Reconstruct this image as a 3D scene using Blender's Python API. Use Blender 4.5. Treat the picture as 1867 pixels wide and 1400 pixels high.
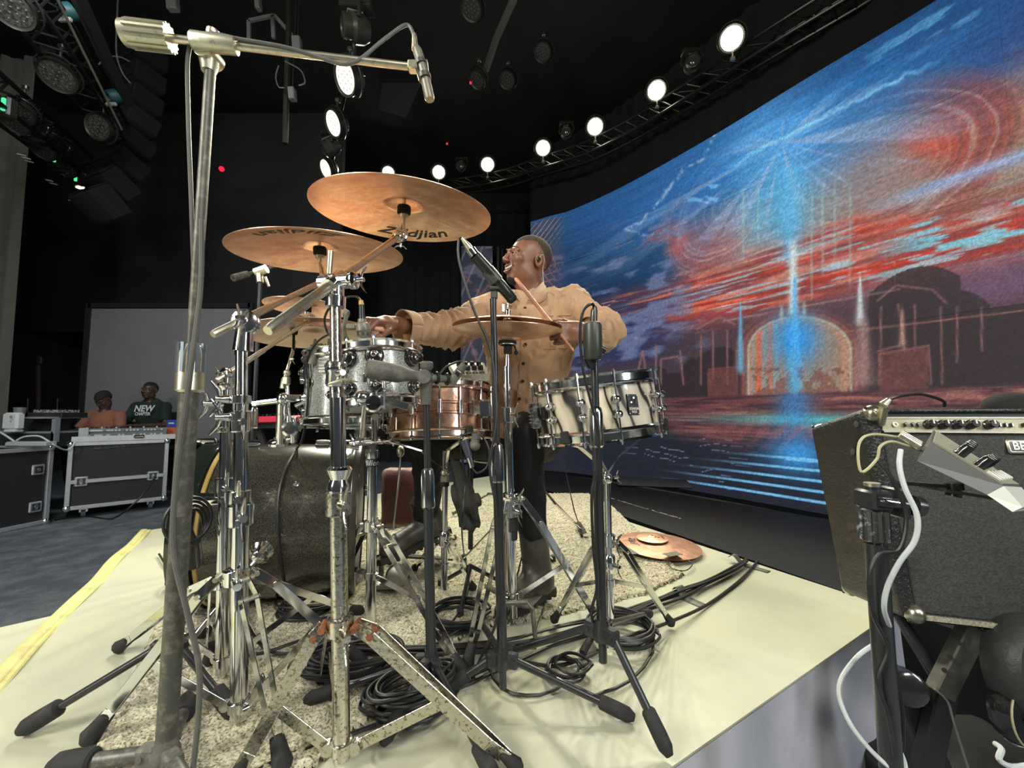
import bpy, math, random
import numpy as np
from math import sin, cos, pi, radians as R, sqrt

for o in list(bpy.data.objects):
    bpy.data.objects.remove(o, do_unlink=True)
SC = bpy.context.scene
COL = SC.collection
rng = np.random.RandomState(7)
random.seed(7)

# ---------------------------------------------------------------- camera, world, light, exposure
W, H, FPX = 1867.0, 1400.0, 755.0
EYE = np.array([0.0, 0.0, 0.70])      # origin of the world: on the drum riser top, below the camera
PITCH = R(4.0)
cam_d = bpy.data.cameras.new('camera')
cam = bpy.data.objects.new('camera', cam_d)
COL.objects.link(cam)
cam.location = EYE
cam.rotation_euler = (pi / 2 + PITCH, 0, 0)
cam_d.sensor_width = 36.0
cam_d.lens = 36.0 * FPX / W
cam_d.clip_start = 0.02
cam_d.clip_end = 100
SC.camera = cam
SC.view_settings.view_transform = 'Standard'
SC.view_settings.look = 'None'
SC.view_settings.gamma = 1.0
SC.view_settings.use_curve_mapping = False
SC.view_settings.exposure = 0.45
SC.cycles.use_denoising = True
SC.cycles.max_bounces = 6
SC.cycles.glossy_bounces = 4
SC.cycles.sample_clamp_indirect = 4.0

world = bpy.data.worlds.new('hall_dark')
SC.world = world
world.use_nodes = True
bg = world.node_tree.nodes['Background']
bg.inputs[0].default_value = (0.62, 0.72, 0.75, 1)
bg.inputs[1].default_value = 0.05

def P(px, py, Y):
    """world point at depth Y seen at photograph pixel (px, py)"""
    u = (px - W / 2) / FPX
    v = (H / 2 - py) / FPX
    d = np.array([u, cos(PITCH) - v * sin(PITCH), sin(PITCH) + v * cos(PITCH)])
    return EYE + d * (Y / d[1])

def G(px, py, z=0.0):
    """world point at height z seen at photograph pixel (px, py)"""
    u = (px - W / 2) / FPX
    v = (H / 2 - py) / FPX
    d = np.array([u, cos(PITCH) - v * sin(PITCH), sin(PITCH) + v * cos(PITCH)])
    return EYE + d * ((z - EYE[2]) / d[2])

def PXA(p):
    """photograph pixels of world points (N,3)"""
    q = np.asarray(p, float) - EYE
    fy, fz = cos(PITCH), sin(PITCH)
    dep = q[..., 1] * fy + q[..., 2] * fz
    up = -q[..., 1] * fz + q[..., 2] * fy
    return W / 2 + FPX * q[..., 0] / dep, H / 2 - FPX * up / dep

def aim(o, target):
    import mathutils
    d = mathutils.Vector(tuple(np.asarray(target, float))) - o.location
    o.rotation_euler = d.to_track_quat('-Z', 'Y').to_euler()

def spot(loc, target, energy, color, size=50, radius=0.08, blend=0.6):
    l = bpy.data.lights.new('stage_spot_light', 'SPOT')
    l.energy = energy; l.color = color; l.spot_size = R(size); l.spot_blend = blend; l.shadow_soft_size = radius
    o = bpy.data.objects.new('stage_spot_light', l)
    COL.objects.link(o); o.location = tuple(loc); aim(o, target)
    return o

def area(loc, target, energy, color, sx, sy):
    l = bpy.data.lights.new('unseen_fill_light', 'AREA')
    l.shape = 'RECTANGLE'; l.size = sx; l.size_y = sy; l.energy = energy; l.color = color
    o = bpy.data.objects.new('unseen_fill_light', l)
    COL.objects.link(o); o.location = tuple(loc); aim(o, target)
    return o

# the row of lamps over the screen: pixel, depth, glowing face radius
ROW = [(1334, 70, 5.0), (1197, 165, 6.2), (1085, 231, 7.0), (990, 270, 7.7), (889, 300, 8.4), (800, 314, 8.8), (708, 315, 9.3)]
SIDE = [(630, 141, 4.3), (608, 225, 5.2), (594, 308, 6.2)]
WARM = (1.0, 0.955, 0.71)
for i, (x, y, Y) in enumerate(ROW):
    p = P(x, y, Y - 0.12)
    spot(p, (0.1, 1.0, 0.3), (345, 370, 295, 295, 290, 265, 230)[i], WARM, 46, 0.10)
for x, y, Y in SIDE:
    p = P(x, y, Y - 0.12)
    spot(p, (-0.3, 1.0, 0.2), 190, (1.0, 0.97, 0.78), 50, 0.10)
# unseen front fill standing in for house wash, audience side and above camera
area((-3.6, -1.6, 3.9), (0.0, 1.4, 0.5), 150, (1.0, 0.95, 0.84), 1.6, 0.8)
area((1.4, -2.4, 3.6), (0.2, 1.3, 0.4), 90, (1.0, 0.95, 0.82), 1.6, 0.8)

# added fill areas: low ones brighten chrome and skirt, one the desk area
area((2.9, -1.2, 1.9), (0.5, 1.2, 0.1), 42, (0.93, 0.96, 1.0), 0.5, 1.6)
area((-2.6, -0.9, 1.7), (-0.3, 1.3, 0.4), 30, (1.0, 0.97, 0.88), 0.4, 1.6)
area((-3.6, 2.2, 4.6), (-5.0, 5.0, 0.2), 60, (0.86, 0.93, 1.0), 1.2, 0.6)  # added dim fill, no lamp of the hall, lifts the desk area
# ---------------------------------------------------------------- mesh helpers
def nrm(v):
    v = np.asarray(v, float)
    n = np.linalg.norm(v)
    return v / n if n > 1e-12 else v

def frame(ax, ref=None):
    a = nrm(ax)
    if ref is None:
        ref = (0, 0, 1) if abs(a[2]) < 0.9 else (1, 0, 0)
    x = nrm(np.cross(ref, a))
    if np.linalg.norm(x) < 1e-6:
        x = nrm(np.cross((0, 1, 0), a))
    y = np.cross(a, x)
    return x, y, a

class MB:
    def __init__(s):
        s.v = []; s.f = []; s.n = 0
    def add(s, vs, fs):
        vs = np.asarray(vs, float)
        s.v.append(vs)
        b = s.n
        s.f.extend([tuple(i + b for i in f) for f in fs])
        s.n += len(vs)
        return s
    def tube(s, pts, r, n=12, cap=True, squash=1.0, ref=None):
        pts = [np.asarray(p, float) for p in pts]
        k = len(pts)
        rs = [r] * k if np.isscalar(r) else list(r)
        T = []
        for i in range(k):
            a = pts[max(i - 1, 0)]; b = pts[min(i + 1, k - 1)]
            T.append(nrm(b - a))
        x, y, _ = frame(T[0], ref)
        vs = []
        for i in range(k):
            x = x - T[i] * np.dot(x, T[i])
            if np.linalg.norm(x) < 1e-6: x = frame(T[i])[0]
            x = nrm(x); y = np.cross(T[i], x)
            for j in range(n):
                t = 2 * pi * j / n
                vs.append(pts[i] + rs[i] * (cos(t) * x + squash * sin(t) * y))
        fs = []
        for i in range(k - 1):
            for j in range(n):
                a = i * n + j; b = i * n + (j + 1) % n
                fs.append((a, b, b + n, a + n))
        if cap:
            fs.append(tuple(range(n - 1, -1, -1)))
            fs.append(tuple((k - 1) * n + j for j in range(n)))
        return s.add(vs, fs)
    def rod(s, a, b, r, n=14, r2=None):
        return s.tube([a, b], [r, r if r2 is None else r2], n)
    def lathe(s, o, ax, prof, n=24, ref=None, caps=True):
        """prof: (radius, height along ax) pairs"""
        o = np.asarray(o, float)
        x, y, a = frame(ax, ref)
        vs = []
        k = len(prof)
        for (r, h) in prof:
            for j in range(n):
                t = 2 * pi * j / n
                vs.append(o + a * h + max(r, 1e-5) * (cos(t) * x + sin(t) * y))
        fs = []
        for i in range(k - 1):
            for j in range(n):
                p = i * n + j; q = i * n + (j + 1) % n
                fs.append((p, q, q + n, p + n))
        if tuple(prof[0]) == tuple(prof[-1]): caps = False
        if caps and prof[0][0] > 1e-4: fs.append(tuple(range(n - 1, -1, -1)))
        if caps and prof[-1][0] > 1e-4: fs.append(tuple((k - 1) * n + j for j in range(n)))
        return s.add(vs, fs)
    def box(s, c, sz, ax=None, bev=0.0):
        """box centred on c; ax = three unit axes"""
        c = np.asarray(c, float)
        X, Yv, Z = ax if ax is not None else (np.array([1., 0, 0]), np.array([0, 1., 0]), np.array([0, 0, 1.]))
        X, Yv, Z = map(lambda q: np.asarray(q, float), (X, Yv, Z))
        hx, hy, hz = sz[0] / 2, sz[1] / 2, sz[2] / 2
        if bev <= 0:
            vs = [c + X * a * hx + Yv * b * hy + Z * d * hz for d in (-1, 1) for b in (-1, 1) for a in (-1, 1)]
            fs = [(0, 2, 3, 1), (4, 5, 7, 6), (0, 1, 5, 4), (2, 6, 7, 3), (0, 4, 6, 2), (1, 3, 7, 5)]
            return s.add(vs, fs)
        b_ = min(bev, hx * .99, hy * .99, hz * .99)
        outl = []
        for (a, b) in ((1, 1), (-1, 1), (-1, -1), (1, -1)):
            p1 = (a * hx, b * (hy - b_)); p2 = (a * (hx - b_), b * hy)
            outl += [p1, p2] if a * b > 0 else [p2, p1]
        def ring(k, z):
            out = []
            for (px, py) in outl:
                out.append(c + X * px * (1 - k * b_ / hx) + Yv * py * (1 - k * b_ / hy) + Z * z)
            return out
        vs = ring(1, -hz) + ring(0, -hz + b_) + ring(0, hz - b_) + ring(1, hz)
        fs = [tuple(range(7, -1, -1)), tuple(range(24, 32))]
        for i in range(3):
            for j in range(8):
                p = i * 8 + j; q = i * 8 + (j + 1) % 8
                fs.append((p, q, q + 8, p + 8))
        return s.add(vs, fs)
    def bar(s, a, b, w, t, up=(0, 0, 1), bev=0.0):
        """flat bar from a to b; w is the width across, t the thickness along up"""
        a = np.asarray(a, float); b = np.asarray(b, float)
        Z = nrm(b - a)
        U = np.asarray(up, float); U = U - Z * np.dot(U, Z)
        if np.linalg.norm(U) < 1e-5: U = frame(Z)[0]
        U = nrm(U); X = np.cross(U, Z)
        return s.box((a + b) / 2, (w, t, np.linalg.norm(b - a)), (X, U, Z), bev)
    def hexa(s, c8):
        """8 corners: bottom 4 (loop) then top 4 (same order)"""
        return s.add(c8, [(3, 2, 1, 0), (4, 5, 6, 7), (0, 1, 5, 4), (1, 2, 6, 5), (2, 3, 7, 6), (3, 0, 4, 7)])
    def ball(s, c, r, n=12, sc=(1, 1, 1), ax=None):
        c = np.asarray(c, float)
        X, Yv, Z = ax if ax is not None else np.eye(3)
        m = max(6, n // 2 + 2)
        vs = []
        for i in range(m + 1):
            th = pi * i / m
            for j in range(n):
                ph = 2 * pi * j / n
                d = (max(sin(th), 1e-4) * cos(ph) * sc[0], max(sin(th), 1e-4) * sin(ph) * sc[1], cos(th) * sc[2])
                vs.append(c + r * (np.asarray(X) * d[0] + np.asarray(Yv) * d[1] + np.asarray(Z) * d[2]))
        fs = []
        for i in range(m):
            for j in range(n):
                a = i * n + j; b = i * n + (j + 1) % n
                fs.append((a, a + n, b + n, b))
        return s.add(vs, fs)
    def ring(s, c, ax, R_, r, n=32, m=8, a0=0, a1=2 * pi, ref=None, sq=1.0):
        x, y, a = frame(ax, ref)
        c = np.asarray(c, float)
        full = abs(a1 - a0 - 2 * pi) < 1e-6
        k = n if full else n + 1
        vs = []
        for i in range(k):
            t = a0 + (a1 - a0) * i / n
            d = cos(t) * x + sin(t) * y
            for j in range(m):
                q = 2 * pi * j / m
                vs.append(c + d * (R_ + r * cos(q)) + a * r * sq * sin(q))
        fs = []
        for i in range(n):
            i2 = (i + 1) % k
            for j in range(m):
                j2 = (j + 1) % m
                fs.append((i * m + j, i2 * m + j, i2 * m + j2, i * m + j2))
        return s.add(vs, fs)
    def prism(s, poly, o, ux, uy, th):
        """outline poly in plane (ux, uy) at o, extruded by th along ux x uy"""
        o = np.asarray(o, float); ux = np.asarray(ux, float); uy = np.asarray(uy, float)
        nn = nrm(np.cross(ux, uy))
        k = len(poly)
        vs = [o + ux * a + uy * b for a, b in poly] + [o + ux * a + uy * b + nn * th for a, b in poly]
        fs = [tuple(range(k - 1, -1, -1)), tuple(range(k, 2 * k))]
        for i in range(k):
            j = (i + 1) % k
            fs.append((i, j, j + k, i + k))
        return s.add(vs, fs)
    def grid(s, f, nu, nv):
        vs = [f(i / nu, j / nv) for j in range(nv + 1) for i in range(nu + 1)]
        fs = [(j * (nu + 1) + i, j * (nu + 1) + i + 1, (j + 1) * (nu + 1) + i + 1, (j + 1) * (nu + 1) + i)
              for j in range(nv) for i in range(nu)]
        return s.add(vs, fs)
    def build(s, name, mat, parent=None, sharp=38, smooth=True):
        vs = np.concatenate(s.v) if s.v else np.zeros((0, 3))
        if parent is not None:
            vs = vs - world_loc(parent)
        me = bpy.data.meshes.new(name)
        me.from_pydata(vs.tolist(), [], s.f)
        if smooth:
            me.polygons.foreach_set('use_smooth', [True] * len(me.polygons))
            if sharp: me.set_sharp_from_angle(angle=R(sharp))
        me.materials.append(mat)
        o = bpy.data.objects.new(name, me)
        COL.objects.link(o)
        if parent is not None: o.parent = parent
        return o

def world_loc(o):
    p = np.zeros(3)
    while o is not None:
        p = p + np.array(o.location); o = o.parent
    return p

def tag(o, label=None, cat=None, group=None, kind=None):
    if label: o['label'] = label
    if cat: o['category'] = cat
    if group: o['group'] = group
    if kind: o['kind'] = kind
    return o

def thing(name, label, cat, loc=(0, 0, 0), group=None):
    o = bpy.data.objects.new(name, None)
    o.empty_display_size = 0.05
    COL.objects.link(o)
    o.location = tuple(float(q) for q in loc)
    return tag(o, label, cat, group)

def struct(o):
    o['kind'] = 'structure'
    return o

def spline(ctrl, n=8, closed=False):
    """Catmull-Rom through control points"""
    c = [np.asarray(p, float) for p in ctrl]
    k = len(c); out = []
    rng_ = range(k if closed else k - 1)
    for i in rng_:
        if closed:
            p0, p1, p2, p3 = c[(i - 1) % k], c[i], c[(i + 1) % k], c[(i + 2) % k]
        else:
            p0, p1, p2, p3 = c[max(i - 1, 0)], c[i], c[i + 1], c[min(i + 2, k - 1)]
        for j in range(n):
            t = j / n
            out.append(0.5 * ((2 * p1) + (-p0 + p2) * t + (2 * p0 - 5 * p1 + 4 * p2 - p3) * t * t + (-p0 + 3 * p1 - 3 * p2 + p3) * t ** 3))
    if not closed: out.append(c[-1])
    return out

def text_obj(body, name, mat, parent, o, ux, uy, height, shear=0.0, bold=0.0, width=1.0, depth=0.0006, bend=None, align='CENTER'):
    """flat lettering as a mesh; o = centre, ux = reading direction, uy = up; bend maps (x, y) to a world point"""
    cu = bpy.data.curves.new(name, 'FONT')
    cu.body = body; cu.size = 1.0; cu.shear = shear; cu.offset = bold
    cu.align_x = align; cu.align_y = 'CENTER'; cu.resolution_u = 3
    tmp = bpy.data.objects.new('tmp', cu)
    COL.objects.link(tmp)
    dg = bpy.context.evaluated_depsgraph_get()
    me0 = tmp.evaluated_get(dg).to_mesh()
    v = np.zeros(len(me0.vertices) * 3); me0.vertices.foreach_get('co', v); v = v.reshape(-1, 3)
    fs = [tuple(p.vertices) for p in me0.polygons]
    tmp.evaluated_get(dg).to_mesh_clear()
    bpy.data.objects.remove(tmp, do_unlink=True)
    bpy.data.curves.remove(cu)
    m = MB()
    nn = nrm(np.cross(ux, uy))
    o = np.asarray(o, float)
    if bend: vs = np.array([bend(p[0] * height * width, p[1] * height) for p in v])
    else: vs = o + np.outer(v[:, 0] * height * width, ux) + np.outer(v[:, 1] * height, uy) + nn * depth
    m.add(vs, fs)
    return m.build(name, mat, parent, smooth=False)

# ---------------------------------------------------------------- signed distance modelling
def sd_cap(p, a, b, ra, rb=None):
    a = np.asarray(a, float); b = np.asarray(b, float)
    rb = ra if rb is None else rb
    ab = b - a
    t = np.clip(((p - a) @ ab) / max(ab @ ab, 1e-12), 0, 1)
    d = p - a - t[:, None] * ab
    return np.sqrt((d * d).sum(1)) - (ra + (rb - ra) * t)

def sd_ell(p, c, r, ax=None):
    q = p - np.asarray(c, float)
    if ax is not None: q = q @ np.asarray(ax, float).T
    r = np.asarray(r, float)
    k0 = np.sqrt(((q / r) ** 2).sum(1)); k1 = np.sqrt(((q / (r * r)) ** 2).sum(1))
    return k0 * (k0 - 1) / np.maximum(k1, 1e-9)

def sd_box(p, c, h, rad, ax=None):
    q = p - np.asarray(c, float)
    if ax is not None: q = q @ np.asarray(ax, float).T
    q = np.abs(q) - (np.asarray(h, float) - rad)
    return np.sqrt((np.maximum(q, 0) ** 2).sum(1)) + np.minimum(q.max(1), 0) - rad

def smin(a, b, k=0.02):
    h = np.clip(0.5 + 0.5 * (b - a) / k, 0, 1)
    return b + (a - b) * h - k * h * (1 - h)

def smax(a, b, k=0.02):
    return -smin(-a, -b, k)

def surf(f, lo, hi, h):
    """surface nets over the box lo..hi with cell h: returns verts, quads"""
    lo = np.asarray(lo, float); hi = np.asarray(hi, float)
    n = np.ceil((hi - lo) / h).astype(int) + 1
    xs = [lo[i] + h * np.arange(n[i]) for i in range(3)]
    g = np.stack(np.meshgrid(*xs, indexing='ij'), -1).reshape(-1, 3)
    D = f(g).reshape(n)
    S = D < 0
    acc = np.zeros(tuple(n - 1) + (3,)); cnt = np.zeros(tuple(n - 1))
    def sl(o): return tuple(slice(o[i], n[i] - 1 + o[i]) for i in range(3))
    cs = [(a, b, c) for a in (0, 1) for b in (0, 1) for c in (0, 1)]
    for c0 in cs:
        for ax in range(3):
            if c0[ax]: continue
            c1 = list(c0); c1[ax] = 1
            d0 = D[sl(c0)]; d1 = D[sl(tuple(c1))]
            m = (d0 < 0) != (d1 < 0)
            t = np.where(m, d0 / np.where(m, d0 - d1, 1), 0)
            for k in range(3):
                acc[..., k] += m * (c0[k] + (t if k == ax else 0))
            cnt += m
    act = cnt > 0
    idx = -np.ones(act.shape, int); idx[act] = np.arange(act.sum())
    ii = np.stack(np.nonzero(act), -1)
    V = lo + h * (ii + acc[act] / cnt[act][:, None])
    Fs = []
    for ax in range(3):
        u, w = [(1, 2), (2, 0), (0, 1)][ax]
        s0 = [slice(1, -1)] * 3; s0[ax] = slice(0, -1)
        s1 = [slice(1, -1)] * 3; s1[ax] = slice(1, None)
        A = S[tuple(s0)]; B = S[tuple(s1)]
        m = A != B
        q = np.stack(np.nonzero(m), -1)
        if not len(q): continue
        base = q.copy()
        for k in range(3):
            if k != ax: base[:, k] += 1
        def cell(du, dw):
            b = base.copy(); b[:, u] -= du; b[:, w] -= dw
            return idx[b[:, 0], b[:, 1], b[:, 2]]
        quad = np.stack([cell(1, 1), cell(0, 1), cell(0, 0), cell(1, 0)], 1)
        flip = ~A[m]
        quad[flip] = quad[flip][:, ::-1]
        Fs.append(quad)
    F = np.concatenate(Fs)
    F = F[(F >= 0).all(1)]
    return V, F

def sdf_obj(name, parts, mat, parent=None):
    """parts: list of (f, lo, hi, h) meshed and joined into one object"""
    m = MB()
    for f, lo, hi, h in parts:
        V, F = surf(f, lo, hi, h)
        m.add(V, F.tolist())
    return m.build(name, mat, parent, sharp=0)

def vnoise(p, s, seed=0):
    """cheap smooth noise of (N,3) points"""
    out = np.zeros(len(p))
    r = np.random.RandomState(seed)
    for i in range(5):
        k = r.randn(3) * s * (1 + 0.6 * i); ph = r.rand() * 6.28
        out += np.sin(p @ k + ph + 1.3 * np.sin(p @ np.roll(k, 1) * 0.7 + ph * 2)) / (1 + 0.5 * i)
    return out / 3

def ridge(p, s, seed=0, k=2.6):
    return np.clip(1 - k * np.abs(vnoise(p, s, seed)), 0, 1) ** 1.4

# ---------------------------------------------------------------- materials
MATS = {}
def mat(name, col, rough=0.5, metal=0.0, noise=None, bump=None, emit=None, alpha=None, coat=0.0, spec=None, sheen=0.0):
    """noise=(scale, amount, second colour); bump=(scale, strength)"""
    if name in MATS: return MATS[name]
    m = bpy.data.materials.new(name); m.use_nodes = True
    nt = m.node_tree; b = nt.nodes['Principled BSDF']
    c = tuple(col) + (1,)
    b.inputs['Base Color'].default_value = c
    b.inputs['Roughness'].default_value = rough
    b.inputs['Metallic'].default_value = metal
    b.inputs['Coat Weight'].default_value = coat
    if sheen: b.inputs['Sheen Weight'].default_value = sheen
    if spec is not None: b.inputs['Specular IOR Level'].default_value = spec
    tc = nt.nodes.new('ShaderNodeTexCoord')
    if noise:
        nz = nt.nodes.new('ShaderNodeTexNoise'); nz.inputs['Scale'].default_value = noise[0]
        nz.inputs['Detail'].default_value = 6; nz.inputs['Roughness'].default_value = 0.65
        nt.links.new(tc.outputs['Object'], nz.inputs['Vector'])
        rp = nt.nodes.new('ShaderNodeValToRGB')
        w = noise[3] if len(noise) > 3 else 0.12
        rp.color_ramp.elements[0].position = 1 - noise[1] - w; rp.color_ramp.elements[1].position = 1 - noise[1] + w
        rp.color_ramp.elements[0].color = c; rp.color_ramp.elements[1].color = tuple(noise[2]) + (1,)
        nt.links.new(nz.outputs['Fac'], rp.inputs['Fac'])
        nt.links.new(rp.outputs['Color'], b.inputs['Base Color'])
    if bump:
        n2 = nt.nodes.new('ShaderNodeTexNoise'); n2.inputs['Scale'].default_value = bump[0]; n2.inputs['Detail'].default_value = 4
        nt.links.new(tc.outputs['Object'], n2.inputs['Vector'])
        bp = nt.nodes.new('ShaderNodeBump'); bp.inputs['Strength'].default_value = bump[1]; bp.inputs['Distance'].default_value = 0.01
        nt.links.new(n2.outputs['Fac'], bp.inputs['Height'])
        nt.links.new(bp.outputs['Normal'], b.inputs['Normal'])
    if emit:
        b.inputs['Emission Color'].default_value = tuple(emit[0]) + (1,)
        b.inputs['Emission Strength'].default_value = emit[1]
    if alpha is not None: b.inputs['Alpha'].default_value = alpha
    MATS[name] = m
    return m

CHROME = mat('chrome', (0.78, 0.79, 0.80), 0.13, 1.0, noise=(35, 0.33, (0.42, 0.42, 0.42), 0.05), bump=(6, 0.05))
WORN = mat('worn_chrome', (0.66, 0.63, 0.55), 0.24, 1.0, noise=(140, 0.42, (0.24, 0.19, 0.13), 0.04), bump=(90, 0.12))
RUST = mat('rusty_rivet', (0.30, 0.11, 0.05), 0.7, 0.2, noise=(80, 0.45, (0.14, 0.06, 0.03)))
NICKEL = mat('dull_nickel', (0.68, 0.64, 0.50), 0.36, 1.0, noise=(60, 0.36, (0.40, 0.38, 0.30)))
BLACKM = mat('black_painted_metal', (0.022, 0.024, 0.026), 0.32, 0.0, noise=(90, 0.30, (0.09, 0.085, 0.07), 0.03), coat=0.25)
OLD = mat('dusty_grey_metal', (0.085, 0.085, 0.07), 0.45, 0.3, noise=(50, 0.4, (0.22, 0.21, 0.17)))
DUSTY = mat('dusty_black_plastic', (0.10, 0.10, 0.085), 0.65, 0.0, noise=(40, 0.4, (0.20, 0.20, 0.16)))
RUBBER = mat('black_rubber', (0.018, 0.018, 0.018), 0.75, noise=(30, 0.35, (0.05, 0.05, 0.045)), bump=(60, 0.15))
CABLE = mat('black_cable_sheath', (0.014, 0.014, 0.015), 0.42, noise=(20, 0.35, (0.035, 0.034, 0.03)))
GREYCABLE = mat('grey_cable_sheath', (0.10, 0.10, 0.09), 0.5, noise=(20, 0.35, (0.15, 0.15, 0.13)))
WHITECABLE = mat('white_cable_sheath', (0.55, 0.60, 0.60), 0.45, noise=(12, 0.35, (0.42, 0.46, 0.46)))
BRASS = None
FELT = mat('black_felt', (0.012, 0.012, 0.012), 0.95, bump=(300, 0.3))
SKIN = mat('skin', (0.185, 0.080, 0.047), 0.42, noise=(16, 0.45, (0.25, 0.115, 0.07)), bump=(180, 0.06))
# ---------------------------------------------------------------- the setting
FLOOR_Z = -0.50
BLACKWALL = mat('black_painted_wall', (0.016, 0.018, 0.017), 0.85, noise=(1.2, 0.4, (0.024, 0.026, 0.024), 0.2))
BLACKCLOTH = mat('black_stage_cloth', (0.006, 0.007, 0.009), 0.95, noise=(3, 0.4, (0.011, 0.012, 0.015)), sheen=0.05)
STAGEFLOOR = mat('worn_grey_stage_floor', (0.10, 0.12, 0.135), 0.50, noise=(5.5, 0.45, (0.20, 0.22, 0.235), 0.12), bump=(14, 0.35))
BLACKDECK = mat('black_stage_deck', (0.004, 0.0045, 0.006), 0.6, noise=(4, 0.4, (0.008, 0.0085, 0.010)), spec=0.25)
VINYL = mat('cream_white_vinyl_sheet', (0.52, 0.515, 0.375), 0.42, noise=(2.3, 0.42, (0.38, 0.395, 0.34), 0.22), bump=(3.6, 0.45))
SKIRT = mat('lavender_grey_skirt_vinyl', (0.50, 0.51, 0.57), 0.5, noise=(3, 0.4, (0.34, 0.35, 0.40), 0.2))
YTAPE = mat('yellow_edge_piping', (0.62, 0.58, 0.24), 0.5, noise=(14, 0.4, (0.45, 0.41, 0.18)))

m = MB(); m.box((0, 2, FLOOR_Z - 0.05), (24, 24, 0.1))
struct(m.build('floor', STAGEFLOOR, smooth=False))
m = MB(); m.box((1.0, 11.6, 3.2), (22, 0.2, 7.6)); struct(m.build('wall_back', BLACKWALL, smooth=False))
m = MB(); m.box((-9.6, 3.0, 3.2), (0.2, 18, 7.6)); struct(m.build('wall_left', BLACKWALL, smooth=False))
m = MB(); m.box((8.6, 3.0, 3.2), (0.2, 18, 7.6)); struct(m.build('wall_right', BLACKWALL, smooth=False))
m = MB(); m.box((0, 2, 7.05), (24, 24, 0.1)); struct(m.build('ceiling', BLACKWALL, smooth=False))
# black partition wall behind the screen on the left, with the darker opening under it
A0, A1 = P(30, 500, 7.4), P(570, 500, 7.4)
m = MB(); m.box(((A0[0] + A1[0]) / 2 - 1.0, 7.9, 4.45), (A1[0] - A0[0] + 2.6, 0.12, 4.4)); struct(m.build('wall_partition', BLACKWALL, smooth=False))
# tall black drapes closing the back of the stage, folds are real
def drape(name, x0, x1, Y, z0, z1, amp, wl, matl, seed=0, slant=0):
    n = int((x1 - x0) / wl * 10)
    rr = np.random.RandomState(seed)
    ph = np.cumsum(rr.uniform(0.35, 0.9, n + 1))
    def f(u, v):
        i = int(round(u * n))
        x = x0 + (x1 - x0) * u
        return np.array([x, Y + slant * u + amp * sin(ph[i]) * (1 - 0.35 * v) + 0.3 * amp * sin(ph[i] * 2.3 + v * 2), z0 + (z1 - z0) * v])
    return MB().grid(f, n, 10).build(name, matl, sharp=0)
d = drape('black_drape', P(540, 500, 9.9)[0], P(960, 500, 9.9)[0], 10.3, FLOOR_Z, 5.8, 0.06, 0.28, BLACKCLOTH, 3)
tag(d, 'tall black stage drape hanging in folds behind the cymbals and the drummer', 'curtain')
BEIGE = mat('beige_curtain_cloth', (0.095, 0.088, 0.072), 0.9, noise=(4, 0.4, (0.075, 0.069, 0.057)), sheen=0.1)
d = drape('stage_curtain', -9.0, P(33, 500, 5.4)[0], 5.4, FLOOR_Z, 5.6, 0.07, 0.30, BEIGE, 5)
tag(d, 'beige grey curtain hanging in folds at the far left edge', 'curtain')

# drum riser: white vinyl top, skirt sides
C1, C2, C3 = G(262, 968), G(892, 868), G(1634, 1111)
e = nrm(G(1218, 1396) - G(1590, 1138))
sdir = nrm(G(0, 1230) - C1)
# near corner where the front edge meets the seam
M2 = np.array([[e[0], -sdir[0]], [e[1], -sdir[1]]]); uu = np.linalg.solve(M2, (C1 - C3)[:2])
C4 = C3 + e * uu[0]
def fan(name, loop, z, matl, sub=0):
    m = MB(); m.add([(p[0], p[1], z) for p in loop], [tuple(range(len(loop)))]); return m
def riser_block(name, loop, z1, z0, matl):
    m = MB(); k = len(loop)
    vs = [(p[0], p[1], z0) for p in loop] + [(p[0], p[1], z1) for p in loop]
    fs = [tuple(range(k, 2 * k))] + [(i, (i + 1) % k, (i + 1) % k + k, i + k) for i in range(k)]
    m.add(vs, fs); return m.build(name, matl, smooth=False)
loop = [C4, C3, C2, C1]
rs = thing('drum_riser', 'low drum riser covered in cream white vinyl under the whole kit', 'stage platform', (0, 1.5, FLOOR_Z))
def top_mesh():
    m = MB(); k = len(loop)
    vs = [(p[0], p[1], -0.012) for p in loop] + [(p[0], p[1], 0) for p in loop]
    m.add(vs, [tuple(range(k, 2 * k))] + [(i, (i + 1) % k, (i + 1) % k + k, i + k) for i in range(k)])
    return m
top_mesh().build('vinyl_top', VINYL, rs, smooth=False)
# the skirt hangs from the edge in soft folds
def skirt_side(a, b, seed):
    n = 60; rr = np.random.RandomState(seed); ph = np.cumsum(rr.uniform(0.1, 0.6, n + 1))
    out = nrm(np.cross(b - a, (0, 0, 1)))
    def f(u, v):
        p = a + (b - a) * u
        w = 0.004 + 0.022 * (1 - v) * (1 + sin(ph[int(round(u * n))]))
        return np.array([p[0] + out[0] * w, p[1] + out[1] * w, FLOOR_Z + 0.004 + (-0.006 - FLOOR_Z) * v])
    return MB().grid(f, n, 8)
for i, (a, b) in enumerate(((C4, C3), (C3, C2), (C2, C1))):
    skirt_side(a, b, i).build('skirt', SKIRT, rs, sharp=0)
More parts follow.
